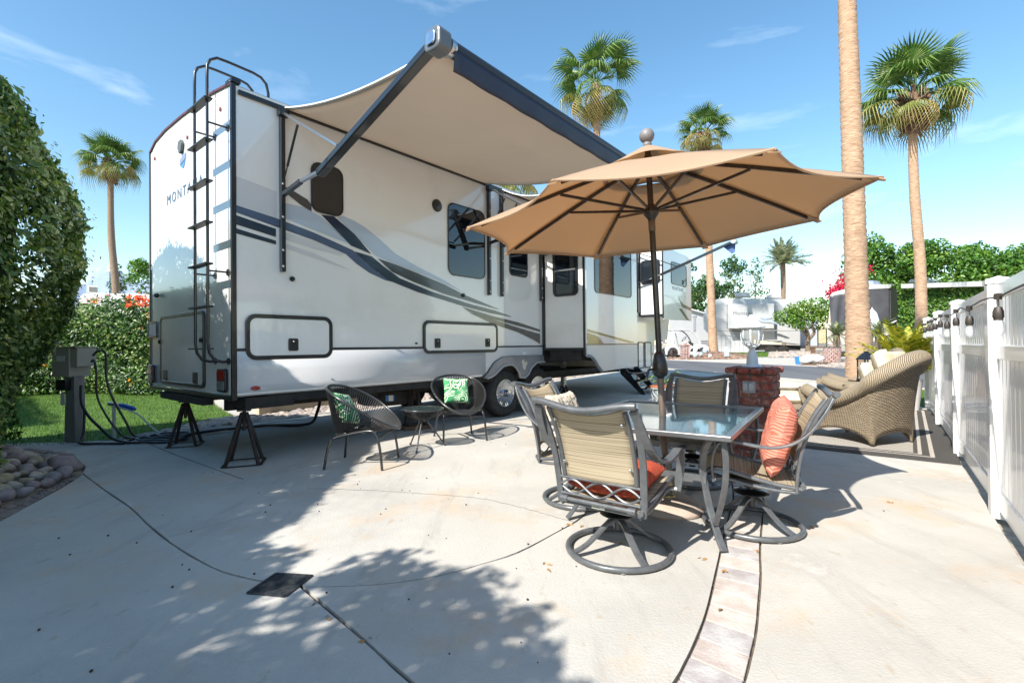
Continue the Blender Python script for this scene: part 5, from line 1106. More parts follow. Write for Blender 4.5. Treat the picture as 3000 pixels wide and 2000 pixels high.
text_mesh('lettering', 'WEATHERPROOF', .0105, M_char, pl_, (-.0135,.258,.770), (0,-1,0), (0,0,1), .0006, 1)
lp = thing('post_lamp', 'white lantern style lamp with ribbed clear globe standing on the brick pillar', 'lamp', (2.545,5.15,.925))
M_lw = mat('lamp_white', (.62,.65,.68), .35, coat=.4)
MB().lathe([(.0,.0),(.095,.0),(.09,.012),(.062,.022),(.056,.05),(.054,.10),(.042,.145),(.028,.175),(.03,.19),(.045,.205),(.055,.22),(.0,.222)], 24).build('pedestal', M_lw, lp, smooth=True)
MB().lathe([(.052,.22),(.085,.245),(.101,.29),(.105,.335),(.098,.38),(.085,.412)], 24).build('globe', mat('globe_glass', (.75,.8,.8), .03, alpha=.22, coat=1), lp, smooth=True)
b = MB()
for k in range(8):
    t = 2*pi*k/8+.2; b.strap([(cos(t)*r, sin(t)*r, z) for r, z in ((.054,.218),(.087,.243),(.104,.29),(.108,.335),(.101,.38),(.09,.412))], .012, .006, (-sin(t),cos(t),0))
b.lathe([(.05,.212),(.062,.212),(.062,.226),(.05,.226)], 24); b.lathe([(.085,.405),(.10,.405),(.10,.42),(.085,.42)], 24); b.build('globe_cage', M_lw, lp)
MB().lathe([(.128,.412),(.130,.422),(.10,.445),(.062,.48),(.035,.525),(.018,.55),(.0,.553)], 24).build('lamp_roof', M_lw, lp, smooth=True)
MB().ball((0,0,.32), .03, 10, (1,1,1.4)).build('bulb', mat('amber_bulb', (.55,.35,.12), .3), lp, smooth=True)
# ---- white vinyl fence
M_vin = mat('white_vinyl_fence', (.80,.80,.79), .32, coat=.35, col2=(.77,.765,.75), nscale=1.5, dirt=(.66,.64,.60), dscale=3)
fdir = np.array([.609,.793]); fn = np.array([.793,-.609]); F0 = np.array([3.21,3.275])
fence = thing('vinyl_fence', 'tall white vinyl privacy fence with posts running along the right edge of the patio', 'fence', (F0[0],F0[1],0), math.atan2(fdir[1],fdir[0]))
# local x along the fence (away from the camera), local y = towards the patio
PSP = 2.26; ks = [-2,-1,0,1,2,3]
for k in ks:
    x = k*PSP; p_ = MB().box2((x,0,-.02), (x+.125,-.125,1.555)).build('post', M_vin, fence, bevel=.006)
    b = MB(); b.add([(x-.008,.008,1.556),(x+.133,.008,1.556),(x+.133,-.133,1.556),(x-.008,-.133,1.556),(x-.008,.008,1.585),(x+.133,.008,1.585),(x+.133,-.133,1.585),(x-.008,-.133,1.585),(x+.0625,-.0625,1.612)],
        [(3,2,1,0),(0,1,5,4),(1,2,6,5),(2,3,7,6),(3,0,4,7),(4,5,8),(5,6,8),(6,7,8),(7,4,8)]); b.build('post_cap', M_vin, p_)
for k in ks[:-1]:
    x0, x1 = k*PSP+.126, (k+1)*PSP-.001
    for z0, z1 in ((1.455,1.548),(1.052,1.141),(.035,.165)): MB().box2((x0,-.040,z0), (x1,-.090,z1)).build('rail', M_vin, fence, bevel=.004)
    n_ = 17; w_ = (x1-x0)/n_
    for i in range(n_): MB().box2((x0+i*w_+.005,-.050,.166), (x0+(i+1)*w_-.007,-.078,1.051)).build('board', M_vin, fence, bevel=.003)
    n_ = 19; w_ = (x1-x0)/n_
    for i in range(n_): MB().box2((x0+i*w_+.012,-.056,1.142), (x0+(i+1)*w_-.012,-.074,1.454)).build('picket', M_vin, fence, bevel=.002)
def FW(s_, y, z): p = F0+fdir*s_-fn*y; return (float(p[0]), float(p[1]), z)
M_wire = mat('light_string_wire', (.035,.028,.022), .5); M_sock = mat('bulb_socket', (.06,.05,.042), .5); M_bulb = mat('bulb_glass', (.8,.82,.82), .02, alpha=.38, coat=1, spec=.8)
sl_ = thing('string_lights', 'string of outdoor light bulbs sagging along the top of the white fence', 'string lights', FW(0,.03,1.4))
base_ = np.array(FW(0,.03,1.4))
wp = [(-3.2,1.44),(-2.2,1.41),(-1.4,1.43),(-.9,1.425),(-.72,1.42),(-.34,1.437),(.0,1.442),(.26,1.434),(.37,1.434),(.56,1.402),(.80,1.43),(1.09,1.458),(1.30,1.442),(1.9,1.43),(2.63,1.452),(2.97,1.47),(3.53,1.455),(4.2,1.45),(4.61,1.47),(5.3,1.44),(6.02,1.46),(6.8,1.45)]
W_ = smooth_path([np.array(FW(s_,.035,z))-base_ for s_, z in wp], 5); MB().tube(W_, .0055, 6).build('wire', M_wire, sl_, smooth=True)
for s_ in (-2.9,-1.75,-.73,.44,1.31,2.10,2.86,3.55,4.20,4.85,5.55,6.3):
    zt_ = min(W_, key=lambda p: abs(np.dot(p[:2]+base_[:2]-F0, fdir)-s_))[2]+1.4; o_ = np.array(FW(s_,.045,0))-base_; o_[2] = -1.4
    zb = zt_-.055
    bl_ = MB().tube([tuple(o_+np.array([0,0,zt_])), tuple(o_+np.array([.004,0,zb]))], .004, 5).lathe([(.0,0),(.016,-.004),(.024,-.028),(.025,-.062),(.021,-.066),(.021,-.078),(.0,-.078)], 14, tuple(o_+np.array([0,0,zb]))).build('socket', M_sock, sl_, smooth=True)
    MB().box(tuple(o_+np.array([0,0,zt_])), (.03,.022,.034)).build('clip', M_sock, bl_)
    MB().lathe([(.018,-.078),(.026,-.10),(.030,-.125),(.026,-.15),(.012,-.165),(.0,-.168)], 14, tuple(o_+np.array([0,0,zb]))).build('bulb', M_bulb, bl_, smooth=True)
for k in (-1,0,1,2,3): 
    pass
# ---- potted plant on wire stand
pt = thing('potted_plant', 'green strap-leaved plant in a terracotta rimmed pot on a white wire stand', 'potted plant', (1.90,6.15,0))
b = MB()
for k in range(3): t = 2*pi*k/3; b.tube([(cos(t)*.14,sin(t)*.14,.45),(cos(t)*.10,sin(t)*.10,.2),(cos(t)*.16,sin(t)*.16,.01)], .005, 6)
for z, r in ((.62,.145),(.45,.13)): b.tube([(cos(2*pi*k/24)*r, sin(2*pi*k/24)*r, z) for k in range(24)], .005, 6, closed=True)
for k in range(12): t = 2*pi*k/12; b.tube([(cos(t+.25*sin(j*pi/4))*(.13+.015*j/8), sin(t+.25*sin(j*pi/4))*(.13+.015*j/8), .45+.17*j/8) for j in range(9)], .0035, 5)
b.build('wire_stand', mat('wire_white', (.6,.6,.58), .5), pt)
MB().lathe([(.0,.46),(.10,.46),(.125,.62),(.14,.625),(.145,.65),(.13,.655),(.12,.63),(.0,.63)], 24).build('pot', mat('grey_blue_pot', (.20,.26,.27), .5), pt, smooth=True); MB().lathe([(.14,.63),(.155,.632),(.157,.652),(.14,.656)], 24).build('pot_rim', mat('terracotta', (.45,.16,.07), .7, col2=(.36,.12,.05), nscale=9), pt, smooth=True)
M_strap = mat('strap_leaf', (.10,.24,.03), .45, col2=(.22,.34,.05), nscale=9)
for k in range(13):
    t = random.uniform(0,6.28); L_ = random.uniform(.18,.34); up = random.uniform(.06,.22); w_ = random.uniform(.028,.045)
    P = [(cos(t)*L_*s_, sin(t)*L_*s_, .64+up*sin(s_*2.3)) for s_ in np.linspace(0,1,8)]; b = MB(); vs = []
    for i, p in enumerate(P): ww = w_*sin(pi*min(.98,(i+.8)/8))**.7; vs += [(p[0]-sin(t)*ww/2, p[1]+cos(t)*ww/2, p[2]+.006), (p[0], p[1], p[2]-.003), (p[0]+sin(t)*ww/2, p[1]-cos(t)*ww/2, p[2]+.006)]
    b.add(vs, [(i*3+j, i*3+j+1, i*3+j+4, i*3+j+3) for i in range(7) for j in (0,1)]).build('leaf', M_strap, pt, smooth=True, recalc=False)
# ---- utility pedestal with cables and hoses
M_box = mat('taupe_enclosure', (.42,.39,.33), .5, col2=(.46,.42,.36), nscale=4); M_gpost = mat('galvanised_post', (.30,.29,.27), .55, metal=.3, col2=(.22,.21,.20), nscale=5, stretch=(3,3,.6))
up_ = thing('utility_pedestal', 'taupe electrical hook-up box on a weathered square post with cables beside the hedge', 'utility pedestal', (-5.66,6.28,0), R_(-12))
b = MB(); b.prism([(-.09,.0),(.09,.0),(.075,.84),(-.06,.84)], (0,-.06,0), (1,0,0), (0,0,1), (0,.13,0)); b.build('post', M_gpost, up_, bevel=.004)
MB().box2((-.23,-.10,.83), (.05,.16,1.205)).build('enclosure', M_box, up_, bevel=.006); MB().box2((.052,-.085,.96), (.16,.15,1.20)).build('side_housing', M_box, up_, bevel=.006)
MB().box2((-.15,-.104,1.03), (-.02,-.100,1.10)).build('label_plate', M_white, up_); MB().box2((-.24,-.11,1.205), (.165,.17,1.215)).build('lid', M_box, up_)
MB().box2((-.13,-.13,.66), (.03,-.03,.80)).build('breaker', M_blk, up_, bevel=.008)
MB().box2((-.11,-.085,.47), (-.045,-.08,.62)).build('tag', M_white, up_)
M_cab = mat('black_cable', (.012,.012,.014), .4, coat=.3); M_hose = mat('white_hose', (.55,.56,.56), .45); M_bhose = mat('dark_blue_hose', (.035,.05,.07), .35, coat=.3)
def cable(name, pts, r, m, lab, cat, grp=None): 
    o = MB().tube(smooth_path([np.array(p) for p in pts], 6), r, 8).build(name, m, smooth=True); return tag(o, lab, cat, grp)
cable('power_cable', [(-5.42,6.28,1.10),(-5.33,6.26,1.16),(-5.24,6.26,1.12),(-5.22,6.25,.8),(-5.16,6.27,.55),(-5.02,6.3,.25),(-4.95,6.35,.05),(-4.85,6.42,.02)], .014, M_cab, 'black power cable arching out of the hook-up box and down to the coil, outermost', 'cable')
cable('power_cable', [(-5.42,6.26,1.02),(-5.36,6.22,1.04),(-5.31,6.2,.92),(-5.30,6.2,.6),(-5.24,6.22,.4),(-5.1,6.25,.15),(-5.0,6.3,.03),(-4.7,6.3,.02)], .013, M_cab, 'black cable hanging straight down beside the hook-up post', 'cable')
cable('power_cable', [(-5.52,6.22,.72),(-5.48,6.18,.5),(-5.36,6.15,.33),(-5.18,6.12,.18),(-5.0,6.08,.06),(-4.75,6.02,.018)], .017, M_cab, 'thick black cord sloping from the breaker to the ground', 'cable')
cable('power_cable', [(-5.46,6.2,.42),(-5.44,6.16,.12),(-5.40,6.05,.02),(-5.1,6.02,.015),(-4.8,6.0,.015)], .014, M_cab, 'black cord looping low at the foot of the hook-up post', 'cable')
for k in range(4):
    r0 = .30-.04*k; c0_ = (-4.55+.05*k, 6.22+.04*k); tag(MB().tube([(c0_[0]+cos(2*pi*i/36)*r0*1.25, c0_[1]+sin(2*pi*i/36)*r0*.62, .018+.017*k+.006*sin(i)) for i in range(36)], .0145, 8, closed=True).build('coiled_hose', M_bhose if k % 2 else M_cab, smooth=True), ['widest black loop of the hose coil on the concrete','second loop of the hose coil, dark blue','third loop of the hose coil, black','smallest top loop of the hose coil, dark blue'][k], 'hose')
cable('water_hose', [(-5.28,6.45,.42),(-5.14,6.45,.38),(-5.0,6.5,.30),(-4.88,6.55,.14),(-4.76,6.6,.04),(-4.5,6.75,.02),(-4.0,7.6,.02),(-3.6,8.3,.02),(-3.2,8.7,.02)], .011, M_hose, 'white water hose running from the blue filter along the grass edge', 'hose')
cable('water_hose', [(-4.3,6.35,.02),(-3.95,7.0,.02),(-3.7,7.5,.03),(-3.3,7.9,.025),(-2.9,8.6,.03)], .008, M_hose, 'thin pale hose lying on the pebble strip', 'hose')
cable('sewer_hose', [(-4.4,6.5,.03),(-4.0,6.9,.035),(-3.6,7.2,.03),(-3.05,7.25,.04),(-2.85,7.1,.25),(-2.75,7.0,.55)], .022, M_cab, 'thick black hose rising to the trailer underside', 'hose')
vf = thing('water_filter', 'blue water filter and valve on a white standpipe beside the hook-up post', 'water filter', (-5.33,6.50,0))
MB().tube([(0,0,0),(0,0,.44)], .020, 10).build('standpipe', M_hose, vf, smooth=True); MB().tube([(-.07,0,.45),(.05,0,.44)], .024, 10).build('valve', M_alu, vf, smooth=True)
MB().tube([(.07,.0,.44),(.11,.0,.425),(.24,.01,.385),(.28,.01,.37)], [.018,.032,.032,.018], 12).build('filter_body', mat('filter_blue', (.02,.10,.42), .3, coat=.5), vf, smooth=True)
# ================================================================= VEGETATION
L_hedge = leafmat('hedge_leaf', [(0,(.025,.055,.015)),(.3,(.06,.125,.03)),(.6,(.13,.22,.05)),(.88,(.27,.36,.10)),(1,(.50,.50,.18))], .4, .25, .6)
L_cit = leafmat('citrus_leaf', [(0,(.03,.085,.012)),(.4,(.06,.16,.02)),(.75,(.12,.25,.03)),(1,(.26,.36,.06))], .4, .3, .5)
L_dark = leafmat('dark_tree_leaf', [(0,(.02,.05,.012)),(.5,(.04,.10,.02)),(.85,(.09,.16,.03)),(1,(.20,.16,.05))], .5, .25, .4)
L_flower = leafmat('bougainvillea', [(0,(.35,.008,.05)),(.6,(.62,.015,.09)),(1,(.75,.05,.05))], .6, .3, .2)
M_bark = mat('bark', (.12,.085,.06), .9, col2=(.22,.17,.12), nscale=6, stretch=(4,4,1), bump=.5, bscale=20); M_core = mat('core_shade', (.010,.018,.006), .95)  # near-black core colour stands in for the shade deep inside hedges
# -- big clipped hedge at the left
hg = thing('clipped_hedge', 'tall dense clipped ficus hedge filling the left edge above the stones', 'hedge', (0,0,0))
HP = [(.0,-.25,-4.02),(.0,1.0,-4.04),(.0,2.4,-4.06),(.0,3.4,-4.16),(.0,4.4,-4.50),(.0,5.2,-4.98),(.0,5.75,-5.42)]
def hx_at(y):
    ys = [p[1] for p in HP]; xs = [p[2] for p in HP]; return np.interp(y, ys, xs)
def hedge_face(n):
    y = RNG.uniform(-.3, 6.0, n); z = RNG.uniform(.02, 3.78, n)
    top = 3.85-.0*y; zz = z/top
    bul = (.10+.30*np.clip((y-4.2)/1.2,0,1))*np.sin(pi*np.clip((z-.3)/3.3, 0, 1))-.55*np.clip((z-3.1)/.8, 0, 1)**2+.07*np.sin(y*2.1+z*1.7)+.05*np.sin(z*4.1-y*3)-.78*np.clip((2.0-z)/1.7, 0, 1)*np.clip((y-3.9)/1.5, 0, 1)
    end = -1.3*np.clip((y-5.0)/1.0, 0, 1)**2.2; hgt = 3.76-.9*np.clip((y-4.4)/1.5, 0, 1)**2; z = np.minimum(z, hgt)
    x = hx_at(y)+bul+end*.5+RNG.normal(0, .035, n); nr = np.stack([np.ones(n)*1.0, .35+np.clip((y-4.8), 0, 1)*1.2, .15+1.1*np.clip((z-3.2)/.6, 0, 1)], 1)
    return np.stack([x, y, z], 1), nr
P, Nn = hedge_face(64000)
t = RNG.uniform(0,1,9000); yy = RNG.uniform(-.3,5.8,9000); xt = hx_at(yy)-.35-t*1.2; P2 = np.stack([xt, yy, 3.74-.95*np.clip((yy-4.6)/1.4,0,1)**2+.06*np.sin(yy*3)+RNG.normal(0,.05,9000)], 1); N2 = np.tile([.1,0,1.], (9000,1))
yy = RNG.uniform(5.5,6.5,7000); x3 = RNG.uniform(-7.4,-6.3,7000); z3 = RNG.uniform(.05,3.0,7000); P3 = np.stack([x3, 5.95+.25*np.sin((x3+7)*2)-.25*np.clip((z3-2.2),0,1), z3], 1); N3 = np.tile([.3,1.,.1], (7000,1))
PP = np.concatenate([P, P2, P3]); NN_ = np.concatenate([Nn, N2, N3])
gp = np.sin(PP[:,1]*7.1+1.3*np.sin(PP[:,2]*4.3))*np.sin(PP[:,2]*8.3+1.7*np.sin(PP[:,1]*5.1)); kp = (gp < .72) | (RNG.uniform(0,1,len(PP)) < .3); PP = PP[kp]+np.stack([.05*gp[kp],0*gp[kp],0*gp[kp]],1); NN_ = NN_[kp]
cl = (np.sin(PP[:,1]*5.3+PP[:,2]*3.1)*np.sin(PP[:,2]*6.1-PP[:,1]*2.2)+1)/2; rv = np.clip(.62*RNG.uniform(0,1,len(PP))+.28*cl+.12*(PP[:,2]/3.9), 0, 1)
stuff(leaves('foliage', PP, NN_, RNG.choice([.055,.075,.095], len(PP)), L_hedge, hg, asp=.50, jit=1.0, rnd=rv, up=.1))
P4, N4 = hedge_face(2600); P4[:,0] += RNG.uniform(.02,.16,2600); sh = leaves('young_shoots', P4, N4+np.array([0,0,.8]), .055, leafmat('young_leaf', [(0,(.16,.24,.03)),(1,(.38,.38,.08))], .45, .35), hg, asp=.4); stuff(sh)
b = MB()
pr = [np.interp(y, [p[1] for p in HP], [p[2] for p in HP]) for y in np.linspace(-.25,5.55,9)]
vs = []
for i, y in enumerate(np.linspace(-.25,5.55,9)):
    hh = 3.62-.9*max(0,(y-4.6)/1.4)**2; x = pr[i]-.10-(.35 if y > 5.2 else 0)
    vs += [(x-.15-.85*max(0,min(1,(y-3.9)/1.5)),y,0),(x-.42*max(0,min(1,(y-3.9)/1.5)),y,1.1),(x,y,2.8),(x-.35,y,hh-.15),(x-.6,y,hh),(x-1.7,y,hh),(x-1.8,y,0)]
b.add(vs, [(i*7+j, i*7+j+1, (i+1)*7+j+1, (i+1)*7+j) for i in range(8) for j in range(6)]+[tuple(range(7)), tuple(8*7+j for j in range(7))[::-1]]); b.build('dark_core', M_core, hg)  # solid filler, coloured as the deep shade behind the leaves
# -- flowering shrub hedge beyond the lawn
fs = thing('flowering_shrub', 'leafy flowering shrub hedge dotted with orange blossoms behind the lawn', 'shrub', (0,0,0))
n = 36000; x = RNG.uniform(-13.6,-4.6,n); hgt = 2.10+.12*np.sin(x*1.7)+.12*np.sin(x*4.3)+.30*np.clip((x+8)/2,0,1); z = RNG.uniform(.02,1,n)*hgt; y = 11.95+.16*np.sin(x*2.3+z*2)+.12*np.sin(z*5+x)+RNG.normal(0,.10,n)+.35*np.clip((z-1.9)/.8,0,1)+.12*(x+9)*0
tp = RNG.uniform(0,1,n) < .15; y = np.where(tp, y+RNG.uniform(0,1,n), y); z = np.where(tp, hgt+RNG.normal(0,.09,n), z)
P = np.stack([x,y,z+.08],1); Nn = np.tile([.25,-1.,.35],(n,1)); rv = np.clip(.7*RNG.uniform(0,1,n)+.3*(np.sin(x*3+z*4)*.5+.5),0,1)
stuff(leaves('foliage', P, Nn, RNG.choice([.06,.085,.11], n), leafmat('shrub_leaf', [(0,(.02,.05,.012)),(.4,(.05,.12,.02)),(.75,(.12,.22,.03)),(1,(.36,.40,.12))], .4, .25, .5), fs, asp=.5, rnd=rv))
MB().box2((-13.4,12.15,0),(-4.7,12.9,2.1)).build('dark_core', M_core, fs)  # filler block in the painted shade colour, closes gaps in the shrub
k = RNG.choice(n, 28, replace=False); fl = MB()
L_or = leafmat('orange_petal', [(0,(.75,.10,.01)),(.5,(.85,.30,.02)),(1,(.85,.50,.03))], .6, .3, .2)
Pf = P[k]+np.array([0,-.12,0]); Pf = np.repeat(Pf, 7, 0)+RNG.normal(0,.045,(28*7,3)); leaves('blossoms', Pf, np.tile([0,-1.,.3],(len(Pf),1)), .07, L_or, fs, asp=.8)
Pf = np.array([(-10.1+RNG.normal(0,.1),11.8,2.62) for _ in range(1)]); 
for (cx, cz) in ((-9.3,2.38),(-8.85,2.30),(-8.35,2.36)):
    pf = np.array([cx,12.0,cz])+RNG.normal(0,1,(60,3))*np.array([.13,.1,.09]); leaves('red_blossoms', pf, np.tile([0,-1.,.5],(60,1)), .09, leafmat('red_petal', [(0,(.55,.03,.01)),(1,(.85,.14,.03))], .6, .3, .2), fs, asp=.8)
# -- palms
M_ptr = mat('palm_trunk', (.26,.15,.085), .9, col2=(.52,.36,.24), nscale=3, stretch=(2.5,2.5,26), bump=.9, bscale=7, dirt=(.17,.10,.06), dscale=1.6); M_ptr2 = mat('palm_trunk_grey', (.16,.11,.075), .9, col2=(.29,.215,.15), nscale=5, stretch=(4,4,12), bump=.6, bscale=10)
M_boot = mat('palm_boots', (.13,.075,.05), .9, col2=(.25,.15,.10), nscale=9)
def fan_mesh(name, pl, br, droop, nseg=26, span=2.35, mcols=None):
    b = MB(); tr = []; rd = []
    def V_(p): b.v.append(tuple(p)); return len(b.v)-1
    pp = [(pl*s, 0, -.10*pl*s*s) for s in np.linspace(0,1,5)]; b.tube(pp, [.028,.022,.018,.014,.011], 4); nf0 = len(b.f); rd += [.45]*nf0
    hub = np.array(pp[-1]); 
    for i in range(nseg):
        th = -span+2*span*(i+.5)/nseg; dth = span/nseg*1.02; L_ = br*(.62+.38*cos(th*.62))*random.uniform(.92,1.05)
        def pt(r, t, up=0): 
            x = hub[0]+cos(t)*r*(1 if abs(t) < 1.57 else .8); y = sin(t)*r; q = r/br; z = hub[2]-droop*br*(q**2.2)-.10*abs(sin(t))*q+up; sh = 1-.35*droop*q**3; return (hub[0]+(x-hub[0])*sh, y*sh, z)
        m0 = pt(L_*.40, th, .018); l0 = pt(L_*.38, th-dth, -.012); r0 = pt(L_*.38, th+dth, -.012); m1 = pt(L_*.72, th, .006); l1 = pt(L_*.70, th-dth*.36, -.012-.02*random.random()); r1 = pt(L_*.70, th+dth*.36, -.012)
        tp_ = np.array(pt(L_, th)); tp_[2] -= (.06+droop*.55)*br*random.uniform(.3,1.3); tp_[0] -= .10*droop*br*random.random()
        h_ = V_(hub); a = V_(m0); l_ = V_(l0); r_ = V_(r0); a1 = V_(m1); l2 = V_(l1); r2 = V_(r1); t_ = V_(tp_)
        for f in ((h_,l_,a),(h_,a,r_),(l_,l2,a1,a),(a,a1,r2,r_),(l2,t_,a1),(a1,t_,r2)): b.f.append(f); b.uv.append(None); b.mi.append(0); rd.append(min(1,max(0,random.gauss(.5,.14)+(.22 if len(f) == 3 and t_ in f else 0))))
    me = bpy.data.meshes.new(name); me.from_pydata(b.v, [], b.f); at_ = me.attributes.new('rnd','FLOAT','FACE'); at_.data.foreach_set('value', rd); return me
LF_g = leafmat('fan_frond_green', [(0,(.025,.07,.012)),(.5,(.06,.14,.025)),(1,(.28,.33,.09))], .42, .25, .5)
LF_y = leafmat('fan_frond_olive', [(0,(.06,.11,.02)),(.5,(.17,.20,.05)),(1,(.46,.38,.14))], .5, .25, .4)
LF_o = leafmat('fan_frond_dry', [(0,(.14,.15,.04)),(.5,(.36,.28,.09)),(1,(.52,.40,.20))], .6, .25, .3)
FM = {}
for kind, (dr_p, m_) in {'up': (.22, LF_g), 'mid': (.50, LF_g), 'low': (.72, LF_y), 'old': (.85, LF_o), 'dark': (.85, LF_g)}.items():
    FM[kind] = [fan_mesh('fan_frond_'+kind, 1.15, 1.12, dr_p, span=2.0 if kind in ('low','old','dark') else 2.3) for _ in range(4)]
    for me in FM[kind]: me.materials.append(m_)
def trunk_mesh(pts, r, m, parent, n=16, ring=.16, name='trunk'):
    P = smooth_path([np.array(p, float) for p in pts], 8); d = arclen(P); N_ = max(20, int(d[-1]/ring*2)); Q = [along(P, d, d[-1]*i/N_) for i in range(N_+1)]
    rs = [np.interp(i/N_, np.linspace(0,1,len(r)), r)*(1+(.05 if i % 2 else -.025)+random.uniform(-.025,.025)) for i in range(N_+1)]
    return MB().tube(Q, rs, n).build(name, m, parent, smooth=True, autosm=False)
def fan_palm(x, y, z0, zc, r0, r1, s_, label, lean=(0,0), m=None, skirt=True, nf=34, grp='tall fan palms', seed=1, crown=True, off=(0,0)):
    random.seed(seed); m = m or M_ptr; c = thing('fan_palm', label, 'palm tree', (x, y, z0), 0, grp); H_ = zc-z0
    trunk_mesh([(0,0,-.2),(lean[0]*.30+off[0],lean[1]*.3,H_*.33),(lean[0]*.62-off[0]*.5,lean[1]*.6,H_*.66),(lean[0],lean[1],H_)], [r0*1.25,r0,r0*.95,(r0+r1)/2,r1,r1], m, c)
    if not crown: return c
    if skirt:
        b = MB()
        for i in range(190):
            t = random.uniform(0,6.28); zz = random.uniform(-1.35,.15)*s_; rr = (.34+.20*sin(pi*min(1,max(0,(zz/s_+1.35)/1.5))))*s_; p = np.array([lean[0]+cos(t)*rr*.75, lean[1]+sin(t)*rr*.75, H_+zz]); q = p+np.array([cos(t)*.16, sin(t)*.16, .20 if random.random() > .35 else -.2])*s_
            b.bar(p, q, .10*s_, .03*s_, (cos(t+1.57), sin(t+1.57), 0))
        b.lathe([(r1,-1.5*s_),(.28*s_,-1.2*s_),(.40*s_,-.5*s_),(.3*s_,.1*s_),(.0,.3*s_)], 12, (lean[0],lean[1],H_)); b.build('leaf_base_skirt', M_boot, c)
    for i in range(nf):
        f = i/nf; az = i*2.39996+random.uniform(-.25,.25); el = 84-(116 if skirt else 158)*f**.9+random.uniform(-14,14)
        kind = 'up' if el > 35 else ('mid' if el > -2 else ('low' if random.random() < .55 else ('old' if random.random() < .4 else 'dark')))
        o = bpy.data.objects.new('frond', random.choice(FM[kind])); COL.objects.link(o); o.parent = c; k = s_*random.uniform(.85,1.1)*(1 if el > -20 else .88); o.scale = (k,k,k)
        e_ = R_(el); o.location = (lean[0]+cos(az)*.1*s_, lean[1]+sin(az)*.1*s_, H_+.1*s_*sin(e_)); o.rotation_euler = (Matrix.Rotation(az,3,'Z') @ Matrix.Rotation(-e_,3,'Y') @ Matrix.Rotation(random.uniform(-.5,.5),3,'X')).to_euler()
    random.seed(seed+99); return c
def at(px, py, Y):   # the place seen at photo pixel (px,py) of 3000x2000 at distance Y (used once, to read off positions)
    d = RC.T @ np.array([(px-1500)/1422.4, (py-1000)/1422.4, 1.0]); t = Y/d[1]; return np.array([0,0,EYE])+t*d
def top(px, py, Y): p = at(px, py, Y); return p
p = at(337,478,28); fan_palm(p[0],28,0,p[2],.20,.15,.78,'fan palm at the far left with full round crown, beyond the hedge', lean=(-.25,0), m=M_ptr2, seed=3, nf=40, off=(.15,0))
p = at(1752,245,24); fan_palm(at(1757,700,24)[0],24,.4,p[2],.19,.16,1.06,'fan palm rising behind the awning roller, tallest crown at the centre', seed=5, skirt=False, nf=36, lean=(-.1,0))
p = at(2062,395,26.2); q = at(2090,1030,26.2); fan_palm(q[0],26.2,.55,p[2],.20,.13,.72,'slender fan palm with its crown just above the tan parasol', lean=(p[0]-q[0],0), seed=8, nf=34)
p = at(2468,-350,11.5); q = at(2519,1110,11.5); fan_palm(q[0],11.5,.05,p[2],.235,.175,1.0,'nearest palm trunk, crown above the picture, rising behind the wicker armchairs', lean=(p[0]-q[0],0), seed=11, nf=30)
p = at(2672,285,21); q = at(2697,980,21); fan_palm(q[0],21,.36,p[2],.21,.165,1.10,'fan palm with large open crown and brown skirt at the right', lean=(p[0]-q[0],0), seed=14, nf=40, off=(.1,0))
p = at(1478,548,20); fan_palm(p[0],20,.3,p[2]+.4,.2,.17,.85,'palm mostly hidden behind the trailer roof, only brown skirt and one frond tip seen', seed=17, nf=26)
